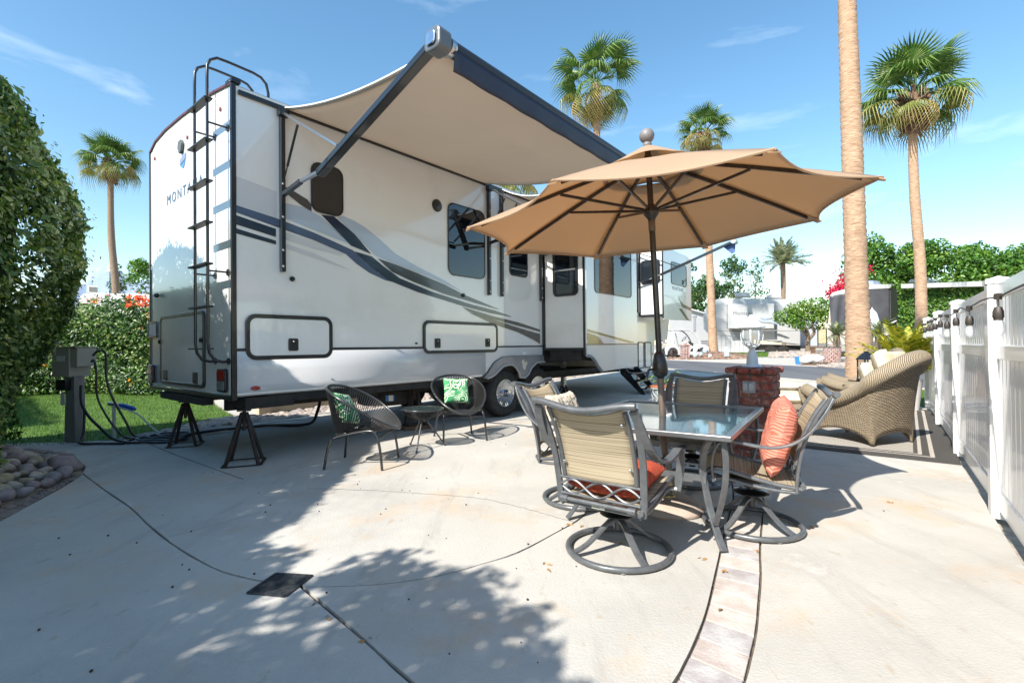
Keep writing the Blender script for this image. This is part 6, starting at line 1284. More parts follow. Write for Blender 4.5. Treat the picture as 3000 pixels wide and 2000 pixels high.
# date palm
def date_palm(x, y, z0, zc, s_, label, nf=44, r=.3, frond=2.6, kind='date_palm', cols=None, seed=4, el0=80, el1=-25, trunkm=None, tr=True, cat='palm tree'):
    random.seed(seed); c = thing(kind, label, cat, (x,y,z0)); H_ = zc-z0
    if tr: trunk_mesh([(0,0,-.2),(0,0,H_*.5),(0,0,H_)], [r,r*.95,r*1.0,r*1.25,r*1.2], trunkm or M_ptr2, c)
    mm = leafmat(*cols) if cols else leafmat('date_frond', [(0,(.05,.08,.03)),(.6,(.13,.17,.07)),(1,(.34,.34,.17))], .5, .2, .4)
    meshes = []
    for v in range(3):
        vs, fs, rd = [], [], []; L_ = frond; n_ = 34; bend = random.uniform(.15,.34); 
        C_ = [np.array([L_*s*(1-.12*s*s), 0, -bend*L_*s**2.2]) for s in np.linspace(0,1,n_+1)]
        for i in range(2, n_+1):
            s = i/n_; ll = .42*L_*.4*sin(pi*min(.97,.12+s*.86))**.6*(1.15-.5*s)
            for sd_ in (-1,1):
                b0 = C_[i-1]; T = unit(C_[i]-C_[i-1]); out_ = unit(np.array([0,sd_,0])*.86+T*.62+np.array([0,0,.22 if random.random() > .4 else -.1])); tip = b0+out_*ll+np.array([0,0,-.10*ll]); w_ = T*.028*L_/2.2
                o = len(vs); vs += [b0-w_, b0+w_, (b0+tip)/2+w_*1.1, tip, (b0+tip)/2-w_*1.1]; fs += [(o,o+1,o+2,o+4),(o+4,o+2,o+3)]; k = random.random(); rd += [k,k]
        o = len(vs)
        for i in range(n_+1): vs += [C_[i]+np.array([0,.022*(1-i/n_)+.004,0]), C_[i]-np.array([0,.022*(1-i/n_)+.004,0])]
        for i in range(n_): fs.append((o+2*i,o+2*i+1,o+2*i+3,o+2*i+2)); rd.append(.95)
        me = bpy.data.meshes.new('pinnate_frond'); me.from_pydata([tuple(p) for p in vs], [], fs); a_ = me.attributes.new('rnd','FLOAT','FACE'); a_.data.foreach_set('value', rd); me.materials.append(mm); meshes.append(me)
    for i in range(nf):
        f = i/nf; az = i*2.39996; el = R_(el0+(el1-el0)*f+random.uniform(-7,7)); o = bpy.data.objects.new('frond', random.choice(meshes)); COL.objects.link(o); o.parent = c; k = s_*random.uniform(.85,1.08); o.scale = (k,k,k); o.location = (0,0,H_)
        o.rotation_euler = (Matrix.Rotation(az,3,'Z') @ Matrix.Rotation(-el,3,'Y') @ Matrix.Rotation(random.uniform(-.4,.4),3,'X')).to_euler()
    random.seed(seed+50); return c
q = at(2295,870,50); p = at(2293,772,50); date_palm(q[0],50,.6,p[2],1.0,'feathery date palm with thick trunk standing beyond the white trailer', r=.20, nf=56, el0=84, el1=4, cols=('date_frond_pale', [(0,(.10,.13,.07)),(.6,(.20,.24,.13)),(1,(.50,.50,.32))], .5, .3, .3), frond=3.0)
ACOL = ('areca_frond', [(0,(.10,.15,.015)),(.5,(.30,.32,.03)),(1,(.55,.46,.06))], .45, .35, .5)
q = at(2664,1190,8.35); tag(MB().lathe([(.0,0),(.13,0),(.19,.5),(.20,.52),(.17,.52),(.16,.45),(.0,.45)], 28, (q[0],8.35,.012)).build('planter_pot', mat('white_glaze', (.62,.60,.58), .35, coat=.4), smooth=True), 'tall white tapered plant pot at the end of the rug by the fence', 'plant pot')
date_palm(q[0],8.35,.45,.56,.54,'bushy yellow-green areca palm growing in the white pot beside the fence', nf=40, frond=2.2, kind='areca_palm', cols=ACOL, seed=21, el0=86, el1=32, tr=False, cat='shrub')
q = at(2452,1050,25); date_palm(q[0],25,.5,1.55,.42,'small dark pygmy palm growing next to the round brick planter', nf=26, r=.12, frond=2.2, kind='pygmy_palm', seed=23)
q = at(2575,1050,24); date_palm(q[0],24,.5,1.6,.5,'dark pygmy palm behind the nearest palm trunk', nf=26, r=.12, frond=2.2, kind='pygmy_palm', seed=24)
# -- broadleaf trees
def tree(name, label, x, y, z0, blobs, size, lm, dens=60, trunk=None, cat='tree', grp=None, inner=.5):
    c = thing(name, label, cat, (x,y,z0), 0, grp); P, Nn = blob_pts(blobs, dens, inner); 
    h = P[:,2]; rv = np.clip(.75*RNG.uniform(0,1,len(P))+.25*(np.sin(P[:,0]*2.1/size*.12+P[:,2]*3)*.5+.5), 0, 1)
    stuff(leaves('crown', P, Nn, size, lm, c, asp=.55, rnd=rv, jit=1.1))
    for i, (pts, r) in enumerate(trunk or []): MB().tube(smooth_path([np.array(p) for p in pts], 4), [r*(1-.55*k/((len(pts)-1)*4)) for k in range((len(pts)-1)*4+1)], 8).build('trunk' if i == 0 else 'limb', M_bark, c, smooth=True)
    return c
def far_tree(label, px, pytop, pybot, Y, wpx, lm, n=9, size=.30, dens=26, seed=1, z0=.6, cat='tree', name='broadleaf_tree', grp='trees beyond the street'):
    random.seed(seed); c = at(px, pytop, Y); zt_ = c[2]; zb = at(px, pybot, Y)[2]; W_ = wpx/1422*Y; bl = []
    for i in range(n):
        f = random.random(); zz = zb+(zt_-zb)*(.12+.80*f); rr = W_*.5*(.34+.14*random.random()); k = (1-.55*f)*(W_*.5-rr*.6); t = random.uniform(0,6.28); bl.append((cos(t)*k, sin(t)*k*.8, min(zz, zt_-rr*.7)-z0, rr, rr*.9, rr*random.uniform(.55,.85)))
    bl.append((0,0,zt_-z0-W_*.12,W_*.14,W_*.14,W_*.14)); bl.append((0,0,(zt_+zb)/2-z0,W_*.3,W_*.3,(zt_-zb)*.33))
    return tree(name, label, c[0], Y, z0, bl, size, lm, dens, [([(0,0,-.2),(.1,0,(zb-z0)*.6+.5),(0,.1,(zt_-z0)*.7)], max(.12,W_*.03))], cat, grp)
L_mid = leafmat('mid_tree_leaf', [(0,(.02,.06,.015)),(.45,(.045,.11,.03)),(.8,(.10,.18,.05)),(1,(.30,.24,.08))], .5, .25, .4)
far_tree('dense green tree directly behind the slender palm trunk', 2075, 800, 960, 46, 130, L_mid, 10, .32, 26, 3)
far_tree('taller ragged green tree right of the slender palm trunk', 2148, 748, 950, 47, 105, L_mid, 12, .30, 24, 4)
far_tree('thin open-crowned tree with gaps, nearest the date palm', 2212, 752, 930, 47, 75, L_mid, 11, .28, 12, 6)
far_tree('dark green tree whose crown peeps out beside the trailer front', 2020, 770, 950, 48, 70, L_mid, 8, .32, 26, 7)
far_tree('large green tree behind the grey covered motorhome, left part', 2560, 685, 860, 40, 190, L_cit, 14, .30, 30, 9)
far_tree('large green tree right of the covered motorhome', 2700, 705, 860, 38, 200, L_cit, 14, .30, 32, 10)
far_tree('broad green tree at the right edge above the fence', 2860, 712, 850, 36, 220, L_cit, 14, .30, 32, 12)
far_tree('broad green tree farthest right, behind the fence', 3010, 715, 860, 34, 220, L_cit, 14, .30, 32, 13)
far_tree('green tree behind the left palm trunk beside the trailer', 410, 758, 880, 34, 90, L_cit, 12, .24, 34, 15, 0)
far_tree('green tree left of the left palm trunk', 345, 775, 880, 36, 60, L_dark, 9, .24, 34, 16, 0)
bz = thing('bougainvillea', 'crimson bougainvillea climbing beside the covered motorhome', 'shrub', (0,0,0)); Pb = []
for (px, py, s_) in ((2455,850,.35),(2478,828,.42),(2500,808,.40),(2515,790,.35),(2440,862,.25),(2470,845,.4)):
    c = at(px,py,33); Pb.append(c+RNG.normal(0,1,(230,3))*np.array([s_,s_,s_*.75]))
Pb = np.concatenate(Pb); leaves('blossoms', Pb, RNG.normal(0,1,(len(Pb),3)), .15, L_flower, bz, asp=.8)
MB().tube([tuple(at(2500,1000,33.2)), tuple(at(2490,860,33.2)), tuple(at(2470,845,33.2))], .06, 6).build('stem', M_bark, bz)
# small round-headed tree across the street
c = at(2370,1038,30); cz = lambda px, py: tuple((at(px,py,30)-np.array([c[0],30,c[2]])))
bl = []
for (px, py, r) in ((2310,925,.75),(2340,905,.8),(2375,895,.85),(2410,905,.8),(2300,940,.6),(2345,935,.75),(2395,930,.8),(2420,925,.6),(2360,915,.9),(2325,955,.5),(2405,955,.45)): q = cz(px,py); bl.append((q[0], q[1]+random.uniform(-.6,.6), q[2], r, r, r*.62))
T0 = [((0,0,0), cz(2366,1015), cz(2368,990), cz(2362,965), cz(2345,940)), (cz(2368,995), cz(2385,975), cz(2380,955), cz(2385,930)), (cz(2365,985), cz(2350,965), cz(2330,945))]
tree('small_tree', 'small round-headed green tree with forked trunk in front of the white trailer', c[0], 30, c[2], bl, .17, leafmat('lime_leaf', [(0,(.03,.08,.012)),(.45,(.09,.20,.02)),(.8,(.20,.32,.04)),(1,(.42,.42,.16))], .45, .3), 70, [(t, r) for t, r in zip(T0, (.17,.11,.09))])
# clipped hedge on the right behind the near fence
def box_hedge(label, pts, zb, zt_, th, n, size, lm):
    c = thing('box_hedge', label, 'hedge', (0,0,0)); (x0,y0),(x1,y1) = pts; d = np.array([x1-x0,y1-y0]); L_ = np.linalg.norm(d); d /= L_; nn = np.array([d[1],-d[0]]); 
    s = RNG.uniform(0,L_,n); z = RNG.uniform(zb,zt_,n); k = RNG.uniform(0,1,n); dep = np.where(k < .3, RNG.uniform(0,th,n), RNG.normal(0,.07,n)); z = np.where(k < .3, zt_+RNG.normal(0,.07,n), z)
    x = x0+d[0]*s-nn[0]*dep; y = y0+d[1]*s-nn[1]*dep; Nn = np.where(k[:,None] < .3, np.array([0,0,1.]), np.array([nn[0],nn[1],.2])); stuff(leaves('foliage', np.stack([x,y,z],1), Nn, size, lm, c))
    m_ = MB(); o = np.array([x0,y0]); q = [o-nn*.12, np.array([x1,y1])-nn*.12, np.array([x1,y1])-nn*(th-.1), o-nn*(th-.1)]; m_.add([(a[0],a[1],zb) for a in q]+[(a[0],a[1],zt_-.08) for a in q], [(0,1,2,3),(4,5,6,7),(0,1,5,4),(1,2,6,5),(2,3,7,6),(3,0,4,7)]); m_.build('dark_core', M_core, c); return c  # inner block carries the painted shade colour
q0 = at(2634,950,25.3); q1 = at(3100,950,25)
box_hedge('trimmed bright green hedge behind the fence and under the white roof edge', ((q0[0],25.3),(q1[0],25)), .4, at(2700,834,25.1)[2], 1.6, 30000, .16, L_cit)
box_hedge('ragged tall hedge out of frame on the left, mirrored in the trailer rear wall', ((-9.6,5.2),(-17.5,12.5)), .0, 3.1, 1.4, 14000, .15, L_dark)
# -- trees behind the camera that throw the dappled shade on the concrete
random.seed(5)
def shade_tree(x, y, blobs, label, dens):
    tree('shade_tree', label, x, y, 0, blobs, .115, L_dark, dens, [([(0,0,0),(.1,.05,1.2),(0,0,2.4),(.2,.1,3.3)], .12), ([(0,0,1.8),(.4,.3,2.6),(.8,.6,3.2)], .05), ([(0,0,1.6),(-.3,.5,2.5),(-.4,.9,3.2)], .05)], 'tree', 'trees casting shade from behind the camera', inner=.7)
# shadow of a point at height h lands (0.725h, 0.841h) further on
def lobes(L): return [(gx-.725*h, gy-.841*h, h, r, r, r*.55) for gx, gy, h, r in L]
S1 = lobes([(-.72,2.42,3.2,.34),(-.40,2.25,3.3,.36),(-.16,1.92,3.1,.32),(-.05,1.55,3.3,.30),(-.62,1.95,3.4,.36),(-.42,1.6,3.2,.38),(-.80,1.55,3.3,.36),(-.1,1.25,3.2,.34),(-.5,1.15,3.3,.40),(-.9,1.1,3.2,.4),(-.35,.8,3.3,.45)])
S2 = lobes([(-1.48,2.62,3.2,.30),(-1.62,2.22,3.4,.34),(-1.30,1.72,3.2,.26),(-1.2,2.12,3.4,.16),(-1.95,1.95,3.5,.36),(-2.15,2.45,3.3,.42),(-1.75,1.5,3.3,.34),(-2.4,2.0,3.4,.40),(-2.7,2.5,3.2,.42),(-2.2,1.5,3.4,.36),(-1.4,1.2,3.3,.36),(-2.9,1.9,3.3,.42),(-2.6,1.3,3.3,.45),(-3.2,2.4,3.2,.45),(-1.9,.95,3.3,.4),(-1.85,2.85,3.2,.32),(-2.5,2.95,3.2,.35),(-3.1,2.95,3.2,.35),(-1.62,1.85,3.0,.30),(-1.32,2.35,3.1,.17),(-1.05,1.75,3.2,.26),(-1.1,1.3,3.1,.3),(-2.0,2.2,3.1,.3),(-2.45,2.25,3.0,.3)])
def rebase(B, x, y): return [(b[0]-x, b[1]-y, *b[2:]) for b in B]
shade_tree(-3.4,-1.6, rebase(S1,-3.4,-1.6), 'leafy tree out of frame behind the camera', 330)
shade_tree(-5.0,-1.4, rebase(S2,-5.0,-1.4), 'wider leafy tree out of frame behind the hedge', 400)
# trees past the fence on the right, seen only as reflections in the dark windows
for i, (x, y, r, h) in enumerate(((17,2,2.6,7.0),(21,-1,3.0,8.5),(14,-3.5,2.3,6.0),(24,5,2.6,6.5),(13,5.5,1.7,4.2))):
    bl = [(random.uniform(-r*.5,r*.5), random.uniform(-r*.5,r*.5), h-random.uniform(.1,.6)*h, r*.6, r*.6, r*.5) for _ in range(8)]+[(0,0,h-r*.3,r*.4,r*.4,r*.4)]
    tree('reflected_tree', ['tall green tree beyond the fence, seen only in the dark window','taller conifer-like tree beyond the fence, seen in the window','round green tree beyond the fence on the right','broad green tree farther along beyond the fence','low bushy tree just beyond the fence'][i], x, y, 0, bl, .26, L_dark, 30, [([(0,0,0),(.1,0,h*.4),(0,0,h*.8)], .2)], 'tree', 'trees beyond the fence')
# ================================================================= ACROSS THE STREET AND BACKGROUND
def PX_(px, py, Y): p = at(px, py, Y); return float(p[0]), float(p[2])
def slab(b, pts, Y, depth):  # outline given at distance Y, extruded away
    q = [PX_(x, y, Y) for x, y in pts]; k = sum(a for a, c in q)/len(q)/Y; return b.prism([(a, c) for a, c in q], (0,Y,0), (1,0,0), (0,0,1), (k*depth,depth,0))
M_w2 = mat('white_siding', (.50,.50,.495), .5, coat=.2, col2=(.46,.46,.455), nscale=1, dirt=(.45,.44,.42), dscale=.5); M_panel_shade = mat('panel_shade_grey', (.28,.29,.30), .5); M_lgrey = mat('pale_blue_grey', (.40,.46,.55), .5)  # the grey colours seams and railings, and one painted shade wedge
Y = 33
r2 = thing('white_fifth_wheel', 'older white fifth wheel trailer across the street behind the small round tree', 'travel trailer', (0,0,0))
b = MB(); slab(b, [(2060,925),(2061,962),(2070,973),(2088,978),(2345,1010),(2345,877),(2120,873),(2092,878),(2076,889),(2066,905)], Y, 2.5); b.build('body', M_w2, r2, bevel=.05)
b = MB(); slab(b, [(2092,975),(2090,1038),(2205,1038),(2205,985)], Y+.05, 2.3); b.build('skirting', M_w2, r2)
for px in range(2100,2205,13): b = MB(); slab(b, [(px,980),(px+1,980),(px+1,1037),(px,1037)], Y+.03, .02); b.build('skirt_seam', M_panel_shade, r2)
b = MB(); slab(b, [(2133,891),(2268,889),(2268,962),(2133,962)], Y-.65, .66); s2 = b.build('slide_out', M_w2, r2, bevel=.03)
b = MB(); slab(b, [(2129,890),(2132,890),(2132,962),(2129,962)], Y-.02, .02); b.build('slide_seal', M_panel_shade, r2); b = MB(); slab(b, [(2270,915),(2276,915),(2276,990),(2270,990)], Y-.02,.02); b.build('slide_seal', M_panel_shade, r2)
b = MB(); slab(b, [(2140,963),(2160,992),(2187,992),(2187,963)], Y-.01, .01); b.build('slide_shade_wedge', M_panel_shade, r2)  # grey wedge paints the shade that falls below the slide-out
b = MB(); b.box2((PX_(2190,990,Y)[0],Y-.62,PX_(0,992,Y)[1]-.0),(PX_(2268,990,Y)[0],Y-.60,PX_(2200,968,Y)[1])); b.build('slide_underpanel', M_panel_shade, r2)
for P in ([(2150,857),(2155,868),(2198,870),(2196,857),(2170,856)], [(2245,866),(2262,860),(2280,861),(2290,869),(2290,873),(2245,873)]): b = MB(); slab(b, P, Y+.6, .8); b.build('air_conditioner', M_w2, r2, bevel=.04)
x, z = PX_(2147,922,Y-.66); text_mesh('lettering', 'Montana', .34, mat('faded_grey', (.22,.22,.22), .5), s2, (x, Y-.665, z), (1,0,0), (0,0,1), .004, 1.15)
for P, m_ in (([(2222,938),(2245,936),(2275,941),(2305,953),(2300,956),(2262,946),(2230,943)], M_lgrey), ([(2225,930),(2250,926),(2262,932),(2240,935)], mat('faded_blue', (.45,.55,.70), .5))): b = MB(); slab(b, P, Y-.69 if P[0][0] < 2268 and P[-1][0] < 2245 else Y-.012, .008); b.build('decal_swoosh', m_, r2)
b = MB(); slab(b, [(2205,1008),(2345,1012),(2345,1026),(2205,1026)], Y+.3, 1.6); b.build('underbody', M_under, r2)
for px in (2262,2300): MB().lathe([(.0,0),(.33,0),(.33,.22),(.0,.22)], 20, (PX_(px,1022,Y)[0], Y+.1, PX_(px,1026,Y)[1]), ((1,0,0),(0,0,1),(0,1,0))).build('wheel', M_tire, r2)
b = MB(); slab(b, [(2298,985),(2304,985),(2304,991),(2298,991)], Y-.02, .02); b.build('outlet_box', M_panel_shade, r2)
b = MB(); slab(b, [(2085,968),(2345,968),(2345,969.5),(2085,969.5)], Y-.01, .01); b.build('trim_line', M_panel_shade, r2)
Y = 40
ph_ = thing('park_model_home', 'white sided park model home behind the golf cart', 'house', (0,0,0))
b = MB(); slab(b, [(1960,905),(2020,905),(2092,926),(2092,1036),(1960,1036)], Y, 4); b.build('wall', M_w2, ph_)
for i in range(22): py = 915+i*5.5; b = MB(); slab(b, [(1962,py),(2090,py),(2090,py+.8),(1962,py+.8)], Y-.015, .012) if py > 926 else slab(b, [(1962,py),(2010,py),(2010,py+.8),(1962,py+.8)], Y-.015, .012); b.build('siding_joint', M_panel_shade, ph_)
b = MB(); slab(b, [(2031,927),(2038,927),(2038,970),(2031,970)], Y-.05, .05); slab(b, [(2028,924),(2041,924),(2041,927),(2028,927)], Y-.06, .05); b.build('window', M_panel_shade, ph_)
b = MB(); slab(b, [(1958,902),(2020,902),(2096,924),(2096,928),(2020,906),(1958,906)], Y-.3, 4.6); b.build('roof', M_w2, ph_)
b = MB()
for k in range(9): x, z0 = PX_(2056+k*3,1036,36); b.box2((x,36,z0-.2),(x+.03,36.03,z0+.95))
x0, z0 = PX_(2054,1036,36); x1, _ = PX_(2084,1036,36); b.box2((x0,36,z0+.93),(x1,36.04,z0+.98)); tag(b.build('porch_railing', M_panel_shade), 'thin porch railing next to the slender palm trunk', 'railing')
# golf cart
Yc = 25.5; k_ = Yc/1422.4
gc = thing('golf_cart', 'white street-legal golf cart with curved canopy parked across the street', 'golf cart', (0,0,0))
def cp_(px, py): return PX_(px, py, Yc)
b = MB(); slab(b, [(1947,1024),(1950,1015),(1960,1012),(1976,1012),(1990,1018),(1997,1032),(1998,1040),(1987,1040),(1984,1026),(1976,1018),(1964,1020),(1957,1030),(1956,1040),(1950,1040)], Yc, 1.3); slab(b, [(1986,1030),(2048,1030),(2048,1040),(1986,1040)], Yc+.02, 1.25)
slab(b, [(2030,1012),(2048,1008),(2068,1010),(2078,1018),(2079,1040),(2070,1026),(2058,1018),(2046,1022),(2041,1032),(2030,1036)], Yc, 1.3); b.build('body', M_w2, gc, bevel=.03)
b = MB(); slab(b, [(1966,966),(1975,966),(1975,1013),(1966,1013)], Yc+.02, .08); slab(b, [(1966,966),(1975,966),(1975,1013),(1966,1013)], Yc+1.2, .08); b.build('pillar', M_w2, gc)
for dy in (.0, 1.2):
    P = [(1944,967),(1975,964),(2005,963),(2020,967),(2034,976),(2046,993),(2052,1010)]; MB().tube(smooth_path([(cp_(x,y)[0], Yc+dy+.05, cp_(x,y)[1]) for x, y in P], 3), .035, 6).build('canopy_frame', M_panel_shade if dy else M_w2, gc, smooth=True)
b = MB(); slab(b, [(1944,965),(1975,962),(2008,962),(2018,966),(2008,967),(1975,967),(1944,970)], Yc, 1.3); b.build('canopy', M_w2, gc)
b = MB(); slab(b, [(1978,1022),(2000,1022),(2000,1032),(1978,1032)], Yc+.1, 1.0); slab(b, [(1976,1000),(1981,998),(1986,1023),(1979,1024)], Yc+.1, 1.0); b.build('seat', mat('seat_cream', (.5,.48,.44), .7), gc, bevel=.03)
MB().bar((cp_(1984,975)[0],Yc+.3,cp_(1984,975)[1]), (cp_(1995,1018)[0],Yc+.3,cp_(1995,1018)[1]), .05, .03).build('seat_belt_post', M_panel_shade, gc)
MB().tube([(cp_(2013,998)[0]+cos(t)*.10, Yc+.45+sin(t)*.17, cp_(2013,993)[1]+cos(t)*.13) for t in np.linspace(0,6.28,16)[:-1]], .016, 6, closed=True).build('steering_wheel', M_blk, gc)
b = MB(); slab(b, [(2016,998),(2032,1006),(2030,1014),(2018,1006)], Yc+.2, .9); b.build('dashboard', M_blk, gc)
for px, r in ((1972,13.5),(2062,13.5)):
    w_ = MB().lathe([(.0,0),(r*k_,0),(r*k_,.2),(.0,.2)], 24, (cp_(px,1032)[0], Yc-.03, cp_(px,1032)[1]), ((1,0,0),(0,0,1),(0,1,0))).build('wheel', M_tire, gc, bevel=.02)
    b = MB()
    for j in range(7): t = 2*pi*j/7; b.bar((cp_(px,1032)[0],Yc-.045,cp_(px,1032)[1]), (cp_(px,1032)[0]+cos(t)*.14,Yc-.045,cp_(px,1032)[1]+sin(t)*.14), .04, .02, (0,1,0))
    b.lathe([(.15,0),(.15,.02),(.12,.02),(.12,0)], 20, (cp_(px,1032)[0], Yc-.05, cp_(px,1032)[1]), ((1,0,0),(0,0,1),(0,1,0))); b.build('rim', M_chrome, w_)
    MB().lathe([(.0,0),(r*k_,0),(r*k_,.2),(.0,.2)], 20, (cp_(px,1032)[0], Yc+1.1, cp_(px,1032)[1]), ((1,0,0),(0,0,1),(0,1,0))).build('wheel', M_tire, gc)
b = MB(); 
for q in ((1950,1005),(1955,998),(1948,995),(1960,1003)): c = cp_(*q); b.ball((c[0],Yc+.6,c[1]), .09, 8)
b.build('golf_bags', mat('bag_dark', (.06,.05,.07), .7, col2=(.4,.4,.42), nscale=9), gc)
# lot number pillar, mound, painted stones
def bricks_round(c, x, y, z0, r, h, n, rows, m, name='brick_courses'):
    b = MB()
    for i in range(rows):
        for k in range(n):
            t = 2*pi*(k+(.5 if i % 2 else 0))/n; b.cur = random.randrange(4); b.box((x+cos(t)*r, y+sin(t)*r, z0+(i+.5)*h/rows), (.10, 2*pi*r/n*.93, h/rows*.86), ((cos(t),sin(t),0),(-sin(t),cos(t),0),(0,0,1)))
    b.cur = 2; b.lathe([(.0,0),(r-.02,0),(r-.02,h),(.0,h)], 20, (x,y,z0)); return stuff(b.build(name, m, c))
M_pbr = [mat('pink_brick_%d' % i, c, .9, col2=(.42,.36,.33), nscale=10) for i, c in enumerate([(.36,.15,.12),(.42,.21,.17),(.33,.17,.15),(.30,.10,.08)])]
Yp = 24.4; fp = thing('brick_lot_pillar', 'short brick marker pillar in front of the golf cart', 'pillar', (0,0,0)); x0, z1 = PX_(1999,1012,Yp); x1, z0 = PX_(2021,1048,Yp); b = MB(); nrow = 10; z0 -= .05
for i in range(nrow):
    for j in range(3): b.cur = random.randrange(4); o_ = (x1-x0)/3; b.box2((x0+j*o_+(.03 if i % 2 else 0)+.006, Yp, z0+i*(z1-z0)/nrow), (x0+(j+1)*o_-.006, Yp+.38, z0+(i+.88)*(z1-z0)/nrow))
stuff(b.build('brick_courses', M_pbr, fp)); b = MB(); b.box2((x0-.04,Yp-.04,z1-.02),(x1+.04,Yp+.42,z1+.05)); b.build('cap', M_pbr[3], fp)
c_ = at(2022,1000,Yp); b = MB(); b.ball((c_[0]-.2,Yp+.2,z1+.14), .10, 8, (1.2,1,1)); b.build('ornament', mat('pale_ceramic', (.55,.48,.42), .6), fp)
bm_pts = []
for i in range(2400):
    px = random.gauss(2085,48); Ym = random.uniform(23.8,29); p = at(px, 1040, Ym); g_ = hz(Ym)-.02+.26*math.exp(-((px-2085)/55)**2-((Ym-26.2)/1.6)**2); bm_pts.append((p[0], Ym, g_))
b = MB()
for (x, y, z) in bm_pts: b.cur = random.randrange(3); r = random.uniform(.04,.09); b.ball((x,y,z), r, 5, (1.2,1,.6))
stuff(b.build('bark_mulch', [mat('mulch_a', (.22,.13,.09), .95), mat('mulch_b', (.32,.21,.15), .95), mat('mulch_c', (.13,.08,.06), .95)]), 'brown bark mulch mound round the slender palm trunk', 'mulch')
b = MB(); xm = at(2085,1040,26.2)[0]; b.grid(lambda u, v: (xm+(u-.5)*5.4, 23.6+v*5.0, hz(23.6+v*5.0)-.05+.26*math.exp(-((u-.5)*5.4/1.1)**2-((v-.5)*5.0/1.6)**2)), 20, 16); struct(b.build('mound', mat('mulch_b', (.3,.2,.15)), smooth=True, recalc=False))
M_ps = mat('painted_blue_stone', (.25,.38,.46), .6, col2=(.62,.66,.66), nscale=14, nlo=.45, nhi=.52)
for (px, py, r, lab) in ((2037,1040,.12,'painted blue and white stone, lower left of the group'),(2066,1027,.13,'painted blue and white stone next to the cart wheel'),(2080,1043,.10,'small painted stone in front of the palm foot'),(2053,1037,.10,'plain pale stone between the painted ones')):
    c = at(px, py, 24.3); o = MB().ball((0,0,0), r, 10, (1,1,1.15)).build('painted_stone', M_ps if 'painted' in lab else M_peb[2], smooth=True, autosm=False); o.location = (c[0],24.3,c[2]); tag(o, lab, 'garden stone')
c = at(2129,1042,24.3); b = MB(); b.prism([(-.11,0),(.11,0),(.115,.33),(.08,.45),(0,.50),(-.08,.45),(-.115,.33)], (0,0,0), (1,0,0), (0,0,1), (0,.05,0)); o = b.build('garden_marker', mat('marker_grey', (.42,.46,.50), .6)); o.location = (c[0],24.3,c[2]-.03); tag(o, 'pale round-topped garden marker board beside the mulch mound', 'garden marker')
# covered motorhome
Y = 26
mh = thing('motorhome', 'large pale motorhome with dark grey windscreen cover and long white awning roof', 'motorhome', (0,0,0))
b = MB(); slab(b, [(2424,1012),(2425,960),(2432,880),(2440,862),(2470,850),(2545,836),(2640,836),(2640,1012)], Y, 6); b.build('body', mat('beige_coach', (.62,.57,.50), .4, coat=.3), mh, bevel=.05)
b = MB(); slab(b, [(2430,868),(2438,857),(2480,845),(2545,833),(2641,832),(2641,843),(2545,847),(2440,868),(2431,874)], Y-.12, .5); b.build('roof_edge', M_w2, mh); b = MB(); slab(b, [(2640,832),(2892,823),(2892,838),(2640,844)], 24.7, .3); b.build('awning_roller', M_w2, mh)
M_cov = mat('cover_fabric', (.055,.055,.062), .7, col2=(.075,.075,.083), nscale=2, bump=.2, bscale=4)
def cov(u, v):
    px = 2428+u*112+(1-v)*8*(1-u); py = 965-(965-868+ (868-849)*u)*v-(0 if v < 1 else 0)-14*u*(1-v); x, z = PX_(px, py, Y-.14); return (x, Y-.14-.05*sin(u*11+v*3)*(1-v)-.03*sin(u*23-v*4), z)
MB().grid(cov, 30, 14).build('windscreen_cover', M_cov, mh, smooth=True, recalc=False, solid=.01)
b = MB(); slab(b, [(2541,849),(2604,849),(2604,938),(2541,945)], Y-.16, .03); slab(b, [(2606,850),(2628,851),(2626,938),(2606,938)], Y-.15, .02); b.build('window_cover', M_cov, mh)
b = MB(); P = [PX_(q[0],q[1],Y-.25) for q in ((2432,966),(2455,958),(2480,968),(2500,963))]; b.tube([(p[0], Y-.25, p[1]) for p in P], .03, 6); b.build('strap', M_blk, mh)
c = at(2582,832,Y); b = MB(); b.lathe([(.0,.30),(.25,.28),(.42,.18),(.50,.0),(.0,.0)], 20, (c[0],Y+.8,c[2])); b.build('satellite_dome', mat('dome_grey', (.25,.28,.32), .3, coat=.5), mh, smooth=True)
b = MB(); slab(b, [(2660,827),(2668,818),(2745,818),(2752,827)], Y+.6, .8); b.build('air_conditioner', M_w2, mh)
b = MB(); p, q = PX_(2572,966,Y-.5), PX_(2632,936,Y-.5); b.bar((p[0],Y-.5,p[1]), (q[0],Y-.5,q[1]), .05, .10, (0,1,0)); tag(b.build('white_beam', M_w2), 'slanting white beam in front of the covered motorhome', 'beam')
c = at(2556,975,24.6); cu_ = thing('closed_parasol', 'closed white patio parasol behind the nearest palm trunk', 'parasol', (c[0],24.6,.45)); zz = c[2]-.45
MB().lathe([(.0,zz+1.25),(.05,zz+1.2),(.20,zz+1.0),(.30,zz+.6),(.33,zz+.1),(.28,zz-.05),(.0,zz)], 9).build('canopy', mat('white_canvas', (.6,.64,.68), .8), cu_, smooth=True); MB().tube([(0,0,0),(0,0,zz+1.3)], .03, 6).build('pole', M_w2, cu_)
